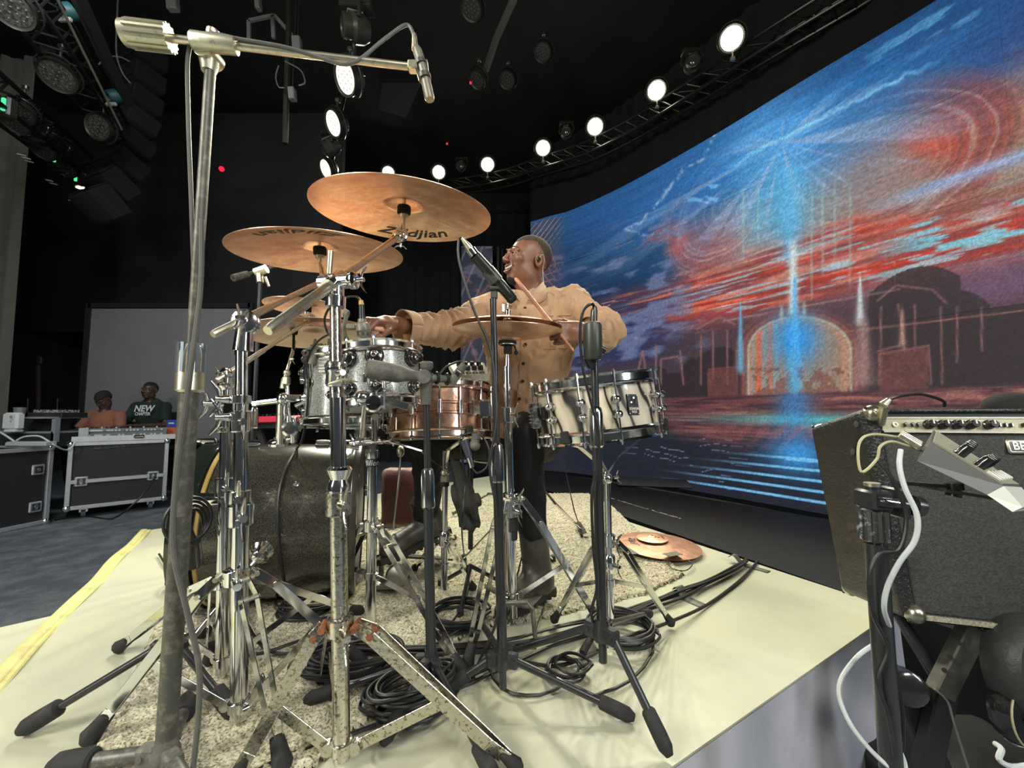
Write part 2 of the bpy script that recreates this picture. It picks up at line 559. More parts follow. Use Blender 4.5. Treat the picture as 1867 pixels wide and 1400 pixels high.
# second deck to the left of the yellow seam
L0 = G(0, 1141); L1 = G(98, 1119)
J = G(103, 1118); J = C1 + sdir * np.dot(J - C1, sdir)
nl = np.cross((0, 0, 1), sdir); nl = nl if nl[0] < 0 else -nl
J = J + nl * 0.004
Kf = J + nrm(L0 - L1) * 2.6; C4s = C4 + nl * 0.004
lp = [C4s, J, Kf, C4s + (Kf - J)]
m = MB(); k = 4
vs = [(p[0], p[1], FLOOR_Z) for p in lp] + [(p[0], p[1], -0.004) for p in lp]
m.add(vs, [(4, 5, 6, 7), (0, 1, 5, 4), (1, 2, 6, 5), (2, 3, 7, 6), (3, 0, 4, 7)])
o = m.build('side_deck', VINYL, smooth=False)
tag(o, 'white covered deck beside the riser, beyond the yellow seam at far left', 'stage platform')
m = MB()
pp = [C1 + (C4 - C1) * t + np.array([0, 0, 0.004 + 0.003 * sin(t * 37)]) + np.array([0.006 * sin(t * 23), 0, 0]) for t in np.linspace(0, 1, 60)]
m.tube(pp, 0.018, 8, squash=0.45)
m.tube([p + np.array([0.022, 0.012, -0.002]) for p in pp], 0.009, 6, squash=0.5)
o = m.build('edge_piping', YTAPE); tag(o, 'crumpled yellow seam piping along the left edge of the drum riser', 'trim')

# rug of grey beige pile
ang = [G(1305, 1025), G(1075, 900), G(885, 905), G(700, 925), G(450, 960), G(330, 1010), G(292, 1120), G(215, 1280), G(150, 1400), G(140, 1500),
       G(560, 1420), G(700, 1300), G(860, 1155), G(1000, 1130), G(1180, 1085)]
RUGM = bpy.data.materials.new('grey_beige_shaggy_pile'); RUGM.use_nodes = True
nt = RUGM.node_tree; b = nt.nodes['Principled BSDF']; b.inputs['Roughness'].default_value = 1.0
tc = nt.nodes.new('ShaderNodeTexCoord'); nz = nt.nodes.new('ShaderNodeTexNoise'); nz.inputs['Scale'].default_value = 190; nz.inputs['Detail'].default_value = 5
nz2 = nt.nodes.new('ShaderNodeTexNoise'); nz2.inputs['Scale'].default_value = 4; nz2.inputs['Detail'].default_value = 3
rp = nt.nodes.new('ShaderNodeValToRGB')
rp.color_ramp.elements[0].position = 0.36; rp.color_ramp.elements[0].color = (0.20, 0.175, 0.125, 1)
rp.color_ramp.elements[1].position = 0.54; rp.color_ramp.elements[1].color = (0.70, 0.65, 0.49, 1)
mx = nt.nodes.new('ShaderNodeMix'); mx.data_type = 'RGBA'; mx.blend_type = 'MULTIPLY'; mx.inputs[0].default_value = 0.3
nt.links.new(tc.outputs['Object'], nz.inputs['Vector']); nt.links.new(tc.outputs['Object'], nz2.inputs['Vector'])
nt.links.new(nz.outputs['Fac'], rp.inputs['Fac']); nt.links.new(rp.outputs['Color'], mx.inputs[6]); nt.links.new(nz2.outputs['Fac'], mx.inputs[7])
nt.links.new(mx.outputs[2], b.inputs['Base Color'])
def in_poly(x, y, poly):
    c = np.zeros(x.shape, bool)
    k = len(poly)
    for i in range(k):
        x0, y0 = poly[i][:2]; x1, y1 = poly[(i + 1) % k][:2]
        c ^= ((y0 > y) != (y1 > y)) & (x < (x1 - x0) * (y - y0) / (y1 - y0 + 1e-12) + x0)
    return c
h = 0.0095
xs = np.arange(-1.6, 0.75, h); ys = np.arange(0.68, 3.9, h)
gx, gy = np.meshgrid(xs, ys, indexing='ij')
gx = gx + rng.uniform(-.35, .35, gx.shape) * h; gy = gy + rng.uniform(-.35, .35, gy.shape) * h
ins = in_poly(gx, gy, ang)
z = 0.007 + 0.009 * rng.rand(*gx.shape) ** 1.0 + 0.004 * np.sin(gx * 9 + 2 * np.sin(gy * 5))
nx, ny = gx.shape
vid = np.arange(nx * ny).reshape(nx, ny)
q = ins[:-1, :-1] & ins[1:, :-1] & ins[:-1, 1:] & ins[1:, 1:]
z[~ins] = 0.002
edge = ins.copy(); edge[1:-1, 1:-1] = ins[1:-1, 1:-1] & ~(ins[:-2, 1:-1] & ins[2:, 1:-1] & ins[1:-1, :-2] & ins[1:-1, 2:])
z[edge] = 0.001
aa = vid[:-1, :-1][q]; bb = vid[1:, :-1][q]; cc = vid[1:, 1:][q]; dd = vid[:-1, 1:][q]
used = np.unique(np.concatenate([aa, bb, cc, dd])); remap = -np.ones(nx * ny, int); remap[used] = np.arange(len(used))
V = np.stack([gx.ravel(), gy.ravel(), z.ravel()], 1)[used]
m = MB(); m.add(V, np.stack([remap[aa], remap[bb], remap[cc], remap[dd]], 1).tolist())
rug = m.build('rug', RUGM, sharp=0, smooth=False)
tag(rug, 'grey beige shaggy rug spread under the drum kit', 'rug')

# black lower deck between the riser and the LED wall, with pale bits coloured as glints on its edge
LEDP = [(900, 437, 9.7), (968, 395, None)]
m = MB()
p0 = G(985, 884, -0.10); p1 = G(1640, 1100, -0.10); 
q0 = G(1000, 856, -0.10); q1 = G(1560, 948, -0.10)
e = p1 - p0; p0 = p0 - e * 0.8; p1 = p1 + e * 0.7
e = q1 - q0; q0 = q0 - e * 0.3; q1 = q1 + e * 0.5
m.hexa([(p[0], p[1], FLOOR_Z) for p in (p0, p1, q1, q0)] + [(p[0], p[1], -0.13) for p in (p0, p1, q1, q0)])
o = m.build('black_deck', BLACKDECK, smooth=False); tag(o, 'long low black deck on the floor between the white riser and the screen wall', 'stage platform')
GLINT = mat('painted_pale_glint', (0.42, 0.42, 0.33), 0.8)  # pale colour standing for light glinting on the deck edge
a, b_ = G(1112, 908, -0.128), G(1240, 946, -0.128)
for i in range(34):
    t = rng.rand(); c = a + (b_ - a) * t
    mm = MB(); mm.box(c + np.array([0, 0.02 * rng.rand(), 0.002]), (0.03 + 0.04 * rng.rand(), 0.012, 0.004), (nrm(b_ - a), np.cross((0, 0, 1), nrm(b_ - a)), np.array([0, 0, 1.])))
    if i == 0: glint_bits = mm
    else: glint_bits.add(np.concatenate(mm.v), mm.f)
o = glint_bits.build('edge_glints', GLINT, smooth=False); tag(o, 'pale painted glints along the edge of the black deck', 'debris', kind='stuff')
m = MB(); a = G(1190, 882, -0.12)
m.box((a[0], a[1], -0.105), (0.80, 0.42, 0.04), (nrm((1, -.25, 0)), nrm((.25, 1, 0)), np.array([0, 0, 1.])), 0.01)
o = m.build('flat_panel', mat('dark_grey_board', (0.035, 0.036, 0.038), 0.6)); tag(o, 'thin dark board lying on the black deck by the screen', 'board')
# ---------------------------------------------------------------- LED wall: curved run of cabinets; the picture it shows is painted in numpy
def hsh(ix, iy, s):
    v = np.sin(ix * 127.1 + iy * 311.7 + s * 74.7) * 43758.5453
    return v - np.floor(v)
def vn2(x, y, s=0):
    ix, iy = np.floor(x), np.floor(y); fx, fy = x - ix, y - iy
    fx = fx * fx * (3 - 2 * fx); fy = fy * fy * (3 - 2 * fy)
    return (hsh(ix, iy, s) * (1 - fx) + hsh(ix + 1, iy, s) * fx) * (1 - fy) + (hsh(ix, iy + 1, s) * (1 - fx) + hsh(ix + 1, iy + 1, s) * fx) * fy
def fbm(x, y, s=0, o=4):
    t = 0; a = 0.5
    for i in range(o):
        t = t + a * vn2(x * 2 ** i, y * 2 ** i, s + i); a *= 0.5
    return t / (1 - 0.5 ** o)
def mixc(A, B, t):
    t = np.clip(t, 0, 1)[:, None]
    return A * (1 - t) + np.asarray(B, float) / 255.0 * t
def sstep(a, b, x):
    t = np.clip((x - a) / (b - a), 0, 1); return t * t * (3 - 2 * t)
def seg(x, y, x0, y0, x1, y1):
    t = np.clip(((x - x0) * (x1 - x0) + (y - y0) * (y1 - y0)) / ((x1 - x0) ** 2 + (y1 - y0) ** 2), 0, 1)
    return np.hypot(x - x0 - t * (x1 - x0), y - y0 - t * (y1 - y0))

def picture(x, y, t):
    """colour shown by the screen: x, y = its layout grid, t = 0 top .. 1 bottom"""
    N = len(x); C = np.zeros((N, 3))
    w = x + 40 * (fbm(x / 90, y / 60, 3) - .5)
    # sky base by height
    C = mixc(C, (22, 70, 118), np.ones(N))
    C = mixc(C, (16, 34, 62), sstep(1330, 1050, x) * sstep(0.0, 0.2, t))
    C = mixc(C, (60, 60, 110), sstep(1600, 1860, x) * sstep(.05, .2, t) * .8)
    C = mixc(C, (128, 112, 112), sstep(.17, .27, t + .05 * (fbm(x / 80, y / 50, 9) - .5)) * sstep(1180, 1330, x) * .9)
    C = mixc(C, (150, 72, 68), sstep(.20, .30, t) * sstep(1560, 1780, x) * (.5 + .5 * fbm(x / 50, y / 30, 5)))
    # blue burst, with fine threads of light fanning out of it and curling down on both sides
    cx, cy = 1425, 262
    dx, dy = x - cx, y - cy; r = np.hypot(dx, dy * 1.15); th = np.arctan2(dy, dx)
    def rot(px, py, ang):
        u = (x - px) * np.cos(ang) + (y - py) * np.sin(ang); v = -(x - px) * np.sin(ang) + (y - py) * np.cos(ang); return u, v
    # olive and beige haze under the burst
    C = mixc(C, (158, 146, 124), sstep(.16, .30, t + .04 * (fbm(x / 60, y / 60, 9) - .5)) * sstep(1290, 1400, x) * sstep(.46, .36, t) * .85)
    # right lobe
    u, v = rot(1585, 318, -.47); e = np.hypot(u / 330, v / 150) + .05 * (fbm(x / 60, y / 60, 15) - .5)
    thr = fbm(e * 44 + 1.5 * fbm(x / 90, y / 90, 16), np.full(N, 3.3) + u / 400, 18, 3)
    lm = sstep(1.06, .80, e)
    C = mixc(C, (150, 160, 152), lm * .8 * sstep(60, -160, u)); C = mixc(C, (150, 122, 120), lm * .75 * np.exp(-(u / 120) ** 2))
    C = mixc(C, (158, 70, 62), lm * sstep(40, 180, u + 30 * (fbm(x / 40, y / 40, 22) - .5)) * .85)
    C = mixc(C, (198, 78, 58), np.exp(-(((x - 1700) / 60) ** 2 + ((y - 262) / 26) ** 2)) * .8)
    C = mixc(C, (196, 178, 168), lm * sstep(.52, .66, thr) * sstep(.30, .55, e) * .45)
    C = mixc(C, (96, 76, 86), lm * sstep(.46, .34, thr) * sstep(.30, .55, e) * .35)
    # left lobe
    u, v = rot(1322, 372, -.95); e = np.hypot(u / 150, v / 84) + .05 * (fbm(x / 50, y / 50, 25) - .5)
    thr = fbm(e * 30 + fbm(x / 70, y / 70, 26), u / 300, 28, 3); lm = sstep(1.1, .8, e)
    C = mixc(C, (164, 88, 84), lm * .8 * sstep(30, -60, u - .5 * (x - 1322))); C = mixc(C, (120, 178, 186), lm * sstep(1318, 1392, x) * .8)
    C = mixc(C, (205, 160, 150), lm * sstep(.50, .64, thr) * .55)
    # burst colours and long threads above
    ray = fbm(th * 9 + r / 900, r / 500, 2, 5)
    C = mixc(C, (42, 120, 190), np.exp(-((dx * .9 + dy * .5) / 250) ** 2 - ((dy * .9 + dx * .42) / 85) ** 2) * .9)
    C = mixc(C, (88, 168, 232), np.exp(-(r / 95) ** 2) * .9)
    C = mixc(C, (84, 168, 214), np.exp(-((x - 1428) / 52) ** 2) * sstep(260, 330, y) * sstep(510, 420, y) * .75)
    C = mixc(C, (170, 186, 214), np.exp(-(r / 360) ** 2) * sstep(.54, .66, ray) * .55 * sstep(.04, .12, t) * sstep(.34, .26, t))
    # bright cloud rim across the top and the diagonal one at left
    C = mixc(C, (130, 205, 240), np.exp(-((t - .115 - .018 * (fbm(x / 28, np.zeros(N), 23, 4) - .5) * 1.1 - .006 * (fbm(x / 9, y / 9, 36) - .5)) / (.003 + .004 * fbm(x / 30, y / 30, 35))) ** 2) * sstep(1300, 1380, x) * sstep(1760, 1600, x) * .85)
    C = mixc(C, (90, 160, 205), sstep(.60, .70, fbm(x / 110, t * 46 + x / 260, 24)) * sstep(.005, .03, t) * sstep(.10, .06, t) * sstep(1480, 1640, x) * .7)
    dl = np.full(N, 99.0); pp_ = ((1303, 246), (1284, 288), (1252, 306), (1230, 330), (1213, 352), (1190, 384), (1168, 406), (1142, 418), (1178, 430), (1214, 420), (1240, 430), (1232, 452))
    wob = 7 * (fbm(x / 11, y / 11, 33) - .5)
    for q0, q1 in zip(pp_[:-1], pp_[1:]): dl = np.minimum(dl, seg(x + wob, y + wob, *q0, *q1))
    C = mixc(C, (196, 92, 84), np.exp(-(dl / 17) ** 2) * (x > 1195 - (y - 420)) * .6); C = mixc(C, (150, 178, 204), np.exp(-(dl / 3.2) ** 2) * sstep(.35, .6, fbm(x / 7, y / 7, 38)) * .8)
    # red cloud belt with a great many streaks following the height lines of the wall
    st = fbm(x / 120, t * 110, 11, 4); st2 = fbm(x / 90, t * 170, 17, 3); st3 = fbm(x / 200, t * 60, 19, 3)
    edge = .05 * (fbm(x / 60, y / 30, 12) - .5)
    belt = sstep(.335, .42, t + edge - .05 * sstep(1500, 1800, x)) * sstep(.575, .50, t + edge)
    C = mixc(C, (176, 66, 56), belt * sstep(1120, 1270, x) * (.55 + .5 * st3))
    C = mixc(C, (208, 58, 36), belt * sstep(1180, 1330, x) * sstep(.46, .58, st3) * .85)
    C = mixc(C, (90, 48, 66), belt * sstep(1330, 1100, x) * .5); C = mixc(C, (110, 52, 58), belt * sstep(.50, .38, st) * .45)
    C = mixc(C, (212, 142, 120), belt * sstep(.56, .64, st) * sstep(1090, 1250, x) * .62)
    C = mixc(C, (158, 206, 216), belt * sstep(.57, .66, st2) * sstep(1130, 1290, x) * .72)
    C = mixc(C, (226, 104, 62), belt * sstep(1050, 1180, x) * sstep(1340, 1200, x) * sstep(.5, .62, st) * .8)
    up = sstep(1560, 1700, x)
    C = mixc(C, (150, 176, 214), up * np.exp(-((t - .355 - .012 * (st3 - .5)) / .012) ** 2) * .85)
    C = mixc(C, (120, 205, 225), up * sstep(.60, .68, fbm(x / 120, t * 70, 27)) * sstep(.38, .42, t) * sstep(.54, .48, t) * .85)
    C = mixc(C, (172, 110, 112), sstep(1480, 1620, x) * sstep(.50, .53, t) * sstep(.60, .54, t) * (.4 + .7 * st3))
    C = mixc(C, (120, 170, 190), sstep(1330, 1230, x) * sstep(1090, 1180, x) * sstep(.40, .42, t) * sstep(.46, .43, t) * sstep(.5, .6, st2) * .8)
    C = C * (.86 + .28 * fbm(x / 70, t * 190, 29, 3))[:, None]
    # dusk under the belt, small clouds at left
    low = sstep(.49, .57, t)
    C = mixc(C, (72, 52, 62), low * .92)
    C = mixc(C, (112, 84, 116), low * sstep(1600, 1800, x) * sstep(.62, .56, t) * .8)
    C = mixc(C, (30, 48, 98), sstep(1290, 1120, x) * sstep(.38, .5, t) * sstep(.66, .55, t) * .75)
    cl = fbm(x / 46, t * 34, 31, 5)
    lf = sstep(1345, 1180, x)
    C = mixc(C, (150, 165, 200), lf * sstep(.54, .72, cl) * sstep(.10, .2, t) * sstep(.66, .6, t) * .75)
    C = mixc(C, (70, 84, 122), lf * sstep(.52, .60, cl) * sstep(.10, .2, t) * sstep(.66, .6, t) * .5)
    C = mixc(C, (215, 150, 140), lf * sstep(.68, .74, fbm(x / 40, t * 60, 37)) * sstep(.3, .4, t) * sstep(.62, .5, t) * .7)
    C = mixc(C, (120, 190, 240), sstep(.66, .72, fbm(x / 50, y / 26, 41)) * sstep(1190, 1280, x) * sstep(1420, 1300, x) * sstep(.04, .1, t) * sstep(.3, .2, t) * .8)
    # ruined city silhouettes
    sil = np.zeros(N, bool)
    base_t = .735
    for (bx, bw, bt, rd) in ((1175, 16, .66, 0), (1200, 22, .635, 1), (1232, 14, .66, 0), (1262, 20, .62, 1), (1310, 46, .60, 1), (1620, 36, .60, 0),
                             (1668, 84, .50, 1), (1745, 60, .56, 1), (1800, 70, .60, 0), (1860, 40, .60, 1)):
        u = (x - bx) / bw
        top = bt + (.035 * u * u * (rd == 1))
        sil |= (np.abs(u) < 1) & (t > top) & (t < base_t)
    C = mixc(C, (38, 30, 34), sil * .72)
    # roof and arch line work
    ln = np.full(N, 99.0)
    for s4 in ((1270, 600, 1312, 578), (1312, 578, 1340, 592), (1278, 612, 1278, 700), (1300, 604, 1300, 690), (1326, 604, 1326, 700),
               (1600, 548, 1634, 520), (1634, 520, 1700, 528), (1700, 528, 1725, 552), (1606, 560, 1606, 680), (1668, 556, 1668, 640), (1715, 560, 1718, 700),
               (1638, 555, 1650, 640), (1600, 640, 1640, 630), (1603, 646, 1603, 700), (1693, 630, 1697, 700), (1603, 646, 1693, 630),
               (1790, 560, 1790, 640), (1745, 560, 1745, 660), (1160, 690, 1172, 640), (1172, 640, 1180, 700), (1196, 630, 1196, 700), (1240, 640, 1246, 700),
               (1205, 700, 1205, 655), (1205, 655, 1235, 650)):
        ln = np.minimum(ln, seg(x, y, *s4))
    C = mixc(C, (150, 104, 100), np.exp(-(ln / 2.0) ** 2) * .75)
    C = mixc(C, (176, 150, 150), np.exp(-(seg(x, y, 1320, 585, 1640, 527) / 1.6) ** 2) * .6)
    C = mixc(C, (190, 130, 105), np.exp(-(seg(x, y, 1540, 605, 1867, 566) / 1.6) ** 2) * .6)
    ruin = (t > .655) & (t < base_t) & (((x > 1290) & (x < 1340)) | ((x > 1603) & (x < 1693)))
    C = mixc(C, (125, 72, 64), ruin * (.35 + .6 * fbm(x / 12, y / 12, 44)))
    # glowing dome under the beam
    ex, ey = (x - 1458) / 92, (y - 640) / 62
    er = np.where(y < 640, np.hypot(ex, ey), np.abs(ex))
    dm = (t < base_t) & (y > 560)
    for rr_, c_, ww in ((1.12, (150, 84, 72), .05), (1.25, (120, 70, 66), .04), (1.0, (210, 200, 170), .05), (.9, (225, 96, 60), .06)):
        C = mixc(C, c_, dm * np.exp(-((er - rr_) / ww) ** 2) * .85)
    ins_ = dm & (er < 1)
    fade = sstep(730, 640, y)
    C = mixc(C, (176, 150, 122), ins_ * .75)
    C = mixc(C, (222, 92, 54), ins_ * sstep(1440, 1370, x) * .75)
    C = mixc(C, (90, 180, 200), ins_ * (.5 + .5 * np.sin(x / 3.4)) * sstep(1540, 1400, x) * .5)
    C = mixc(C, (40, 150, 240), np.exp(-(((x - 1450) / 42) ** 2 + ((y - 618) / 48) ** 2)) * .95 * (y > 562))
    C = mixc(C, (120, 70, 62), ins_ * (y > 670) * (fbm(x / 16, y / 14, 47) > .5) * .6)
    # beams and spires
    def beam(xc, y0, y1, w0, w1, col, a):
        ww = w0 + (w1 - w0) * np.clip((y - y0) / (y1 - y0), 0, 1)
        return mixc(C, col, np.exp(-(((x - xc) / ww) ** 2)) * a * sstep(y0 - 8, y0 + 12, y) * sstep(y1 + 12, y1 - 6, y))
    wst = .75 + .25 * np.sin(x / 2.6)
    C = beam(1440, 300, 480, 30, 10, (96, 190, 240), .55)
    for xb, y1b, wb in ((1355, 470, 3), (1382, 440, 3), (1500, 500, 3.5), (1522, 470, 3), (1550, 520, 3), (1480, 540, 3)):
        C = beam(xb, 340, y1b, wb * .7, wb * .7, (170, 215, 205), .38)
    C = beam(1446, 440, 570, 7, 9, (215, 230, 225), .95)
    C = beam(1449, 500, 730, 3, 14, (80, 180, 240), .75)
    C = beam(1350, 548, 676, 1.2, 7, (110, 180, 220), .9)
    C = beam(1568, 500, 590, 1.5, 9, (205, 215, 215), .95)
    C = beam(1574, 580, 700, 8, 24, (160, 128, 118), .8)
    C = beam(1645, 560, 630, 2, 7, (190, 150, 130), .8)
    C = beam(1425, 556, 582, 3, 4, (170, 195, 185), .8)
    C = beam(1466, 550, 576, 3, 4, (150, 195, 195), .7)
    # water
    wa = sstep(base_t - .006, base_t + .006, t)
    wst = fbm(x / 70, t * 210, 51, 3)
    C = mixc(C, (104, 62, 62), wa)
    C = mixc(C, (170, 110, 98), wa * sstep(.52, .7, wst) * .7)
    C = mixc(C, (44, 34, 44), wa * sstep(.46, .3, wst) * .7)
    C = mixc(C, (80, 190, 190), wa * np.exp(-((x - 1480) / 170) ** 2) * np.exp(-((t - .795) / .014) ** 2) * .85)
    C = mixc(C, (40, 150, 235), wa * np.exp(-((x - 1448) / 34) ** 2) * sstep(.9, .76, t) * .6)
    C = mixc(C, (185, 90, 90), wa * np.exp(-((x - 1440) / 130) ** 2) * (.5 + .5 * np.sin((x - 1440) / 5 + y / 6)) * sstep(.78, .84, t) * .6)
    dk = sstep(.80, .90, t + .08 * sstep(1330, 1050, x) + .03 * (fbm(x / 60, t * 20, 53) - .5))
    C = mixc(C, (24, 32, 46), dk * .93)
    C = mixc(C, (60, 160, 235), np.exp(-(((x - 1455) / 55) ** 2 + ((t - .875) / .045) ** 2)) * .9)
    k = (t - .885) / .0225
    lw = np.abs(k - np.round(k)) < (.11 + .05 * sstep(1200, 1450, x))
    C = mixc(C, (120, 195, 240), lw * (t > .878) * (t < .99) * sstep(1190, 1400, x + (t - .94) * 1500) * sstep(1175, 1250, x) * .95)
    thin = np.abs((t * 60 + fbm(x / 90, t * 8, 57) * 3) % 1 - .5) < .06
    C = mixc(C, (120, 140, 170), thin * (t > .85) * sstep(1100, 1180, x) * sstep(1420, 1300, x) * (fbm(x / 40, t * 30, 58) > .52) * .7)
    # drifting castle at the upper left
    fl = np.exp(-(((x - 985 + (t - .1) * 60) / 44) ** 2)) * sstep(0, .02, t) * sstep(.38, .3, t) * sstep(1040, 1015, x)
    C = mixc(C, (70, 66, 78), fl * .8)
    cr = np.maximum(np.abs(((x * .9 - y * .5) / 13 + fbm(x / 18, y / 18, 60) * .8) % 1 - .5), np.abs(((y + x * .35) / 15 + fbm(x / 15, y / 15, 62) * .8) % 1 - .5)) * 2
    C = mixc(C, (196, 104, 104), fl * (cr > .82) * .7 * sstep(.10, .2, t + .1 * (fbm(x / 20, y / 20, 61) - .5)))
    C = mixc(C, (130, 128, 140), fl * (np.abs(((x + y * .75) / 9) % 1 - .5) < .1) * sstep(.16, .06, t))
    C = C * (.86 + .28 * hsh(np.round(x * 1.7), np.round(y * 1.7), 91))[:, None]
    return np.clip(C, 0, 1)

def picture_left(x, y, t):
    N = len(x); C = np.zeros((N, 3))
    C = mixc(C, (34, 40, 54), np.ones(N))
    C = mixc(C, (58, 58, 72), sstep(.4, .7, fbm(x / 25, y / 25, 71)) * .8)
    lnw = np.abs(((x - 870) * .5 + (y - 440) * .22) / 14 % 1 - .5) < .07
    C = mixc(C, (120, 120, 132), lnw * .5)
    for s4 in ((845, 500, 897, 560), (862, 560, 890, 520), (850, 600, 880, 690), (868, 470, 895, 500), (846, 560, 846, 640)):
        d_ = seg(x, y, *s4); C = mixc(C, (150, 84, 84), np.exp(-(d_ / 2.6) ** 2) * (fbm(x / 8, y / 8, 73) > .45) * .6)
    C = mixc(C, (130, 120, 150), sstep(.62, .7, fbm(x / 24, y / 16, 77)) * .4)
    return np.clip(C, 0, 1)

LEDM = bpy.data.materials.new('glowing_led_pixels'); LEDM.use_nodes = True
nt = LEDM.node_tree; b = nt.nodes['Principled BSDF']
b.inputs['Base Color'].default_value = (0.01, 0.01, 0.012, 1); b.inputs['Roughness'].default_value = 0.6
at = nt.nodes.new('ShaderNodeVertexColor'); at.layer_name = 'shown'
tcl = nt.nodes.new('ShaderNodeTexCoord')
# the fine lattice of diodes
sx = nt.nodes.new('ShaderNodeSeparateXYZ'); nt.links.new(tcl.outputs['UV'], sx.inputs[0])
def wv(src):
    a = nt.nodes.new('ShaderNodeMath'); a.operation = 'MULTIPLY'; a.inputs[1].default_value = 2 * pi * 62
    nt.links.new(src, a.inputs[0])
    c = nt.nodes.new('ShaderNodeMath'); c.operation = 'SINE'; nt.links.new(a.outputs[0], c.inputs[0]); return c
w1, w2 = wv(sx.outputs[0]), wv(sx.outputs[1])
pr = nt.nodes.new('ShaderNodeMath'); pr.operation = 'MULTIPLY'; nt.links.new(w1.outputs[0], pr.inputs[0]); nt.links.new(w2.outputs[0], pr.inputs[1])
sc_ = nt.nodes.new('ShaderNodeMath'); sc_.operation = 'MULTIPLY_ADD'; sc_.inputs[1].default_value = 0.20; sc_.inputs[2].default_value = 0.66
nt.links.new(pr.outputs[0], sc_.inputs[0])
nt.links.new(at.outputs['Color'], b.inputs['Emission Color']); nt.links.new(sc_.outputs[0], b.inputs['Emission Strength'])
LEDBACK = mat('black_led_housing', (0.008, 0.008, 0.009), 0.6)

def s2l(c): return np.where(c < .04045, c / 12.92, ((c + .055) / 1.055) ** 2.4)

# plan of the wall: points on the curve, screen top at 4.76 m, bottom at -0.45 m
ZT, ZB = 4.76, -0.45
pl = np.array([(0.395, 8.56), (0.78, 8.30), (1.24, 8.0), (2.04, 7.11), (2.88, 5.92), (3.58, 4.77), (4.03, 4.07), (4.40, 3.42), (4.75, 2.75)])
cv = np.array(spline([(a, b, 0) for a, b in pl], 12))[:, :2]
L = np.concatenate([[0], np.cumsum(np.hypot(*np.diff(cv, axis=0).T))])
def on_curve(s): return np.stack([np.interp(s, L, cv[:, 0]), np.interp(s, L, cv[:, 1])], -1)
NC, NR = 9, 5
cw = L[-1] / NC; rh = (ZT - ZB) / NR
wall_led = thing('led_wall', 'huge curved LED wall showing a red and blue surreal sky over a ruined city', 'screen', (pl[4][0], pl[4][1], ZB))
def led_panel(parent, pts_fn, s0, s1, z0, z1, nu, nv, fn, gap=0.0004, th=0.07):
    ss = np.linspace(s0 + gap, s1 - gap, nu + 1); zz = np.linspace(z0 + gap, z1 - gap, nv + 1)
    xy = pts_fn(ss)
    g = np.zeros((nv + 1, nu + 1, 3)); g[..., :2] = xy[None]; g[..., 2] = zz[:, None]
    V = g.reshape(-1, 3)
    px, py = PXA(V); t = (ZT - V[:, 2]) / (ZT - ZB)
    col = s2l(fn(px, py, t))
    Fs = [(j * (nu + 1) + i, j * (nu + 1) + i + 1, (j + 1) * (nu + 1) + i + 1, (j + 1) * (nu + 1) + i) for j in range(nv) for i in range(nu)]
    me = bpy.data.meshes.new('led_panel')
    org = world_loc(parent)
    # housing rim: back rectangle behind the face
    tdir = nrm(np.append(xy[-1] - xy[0], 0)); back = np.cross((0, 0, 1), tdir)
    mid = (V[0] + V[nu]) / 2
    if np.dot(back, mid) < 0: back = -back
    cs = [V[0], V[nu], V[-1], V[nv * (nu + 1)]]
    bk = [c + back * th for c in cs]
    V2 = np.concatenate([V, cs, bk]); n0 = len(V)
    F2 = [(n0, n0 + 1, n0 + 5, n0 + 4), (n0 + 1, n0 + 2, n0 + 6, n0 + 5), (n0 + 2, n0 + 3, n0 + 7, n0 + 6), (n0 + 3, n0, n0 + 4, n0 + 7), (n0 + 7, n0 + 6, n0 + 5, n0 + 4)]
    me.from_pydata((V2 - org).tolist(), [], Fs + F2)
    me.materials.append(LEDM); me.materials.append(LEDBACK)
    for p in list(me.polygons)[-5:]: p.material_index = 1
    ca = me.color_attributes.new('shown', 'FLOAT_COLOR', 'POINT')
    full = np.concatenate([col, np.zeros((8, 3))]); full = np.concatenate([full, np.ones((len(full), 1))], 1)
    ca.data.foreach_set('color', full.astype(np.float32).ravel())
    uv = me.uv_layers.new(name='uv')
    li = np.zeros(len(me.loops), int); me.loops.foreach_get('vertex_index', li)
    S = np.concatenate([np.tile(ss, nv + 1), np.zeros(8)]); Z = np.concatenate([np.repeat(zz, nu + 1), np.zeros(8)])
    uv.data.foreach_set('uv', np.stack([S[li], Z[li]], 1).astype(np.float32).ravel())
    o = bpy.data.objects.new('led_panel', me); COL.objects.link(o); o.parent = parent
    return o
for c in range(NC):
    for r_ in range(NR):
        s0 = c * cw; mid = on_curve(np.array([s0 + cw / 2]))[0]
        dens = 68 if mid[1] > 4.5 else 84
        led_panel(wall_led, on_curve, s0, s0 + cw, ZB + r_ * rh, ZB + (r_ + 1) * rh, int(cw * dens), int(rh * dens), picture)
# second, narrower run of screen further back
wl2 = thing('led_banner', 'narrow LED banner of floating ruins behind the drummer, left of the big screen', 'screen', (-0.8, 9.7, ZB))
q0, q1 = P(841, 500, 9.7), P(898, 500, 9.7)
f2 = lambda s: np.stack([q0[0] + (q1[0] - q0[0]) * s, 9.7 + 0.0 * s], -1)
for r_ in range(NR):
    led_panel(wl2, f2, 0, 1, ZB + r_ * (4.7 - ZB) / NR, ZB + (r_ + 1) * (4.7 - ZB) / NR, 40, 60, picture_left, gap=0.002)
m = MB(); m.box((P(908, 500, 9.5)[0], 9.5, 2.05), (0.05, 0.05, 5.1)); m.box((P(916, 500, 9.5)[0], 9.5, 2.0), (0.02, 0.3, 5.0))
tag(m.build('screen_post', mat('dark_grey_steel', (0.05, 0.05, 0.045), 0.5, 0.6), smooth=False), 'dark steel post standing in the gap between the two screens', 'post')
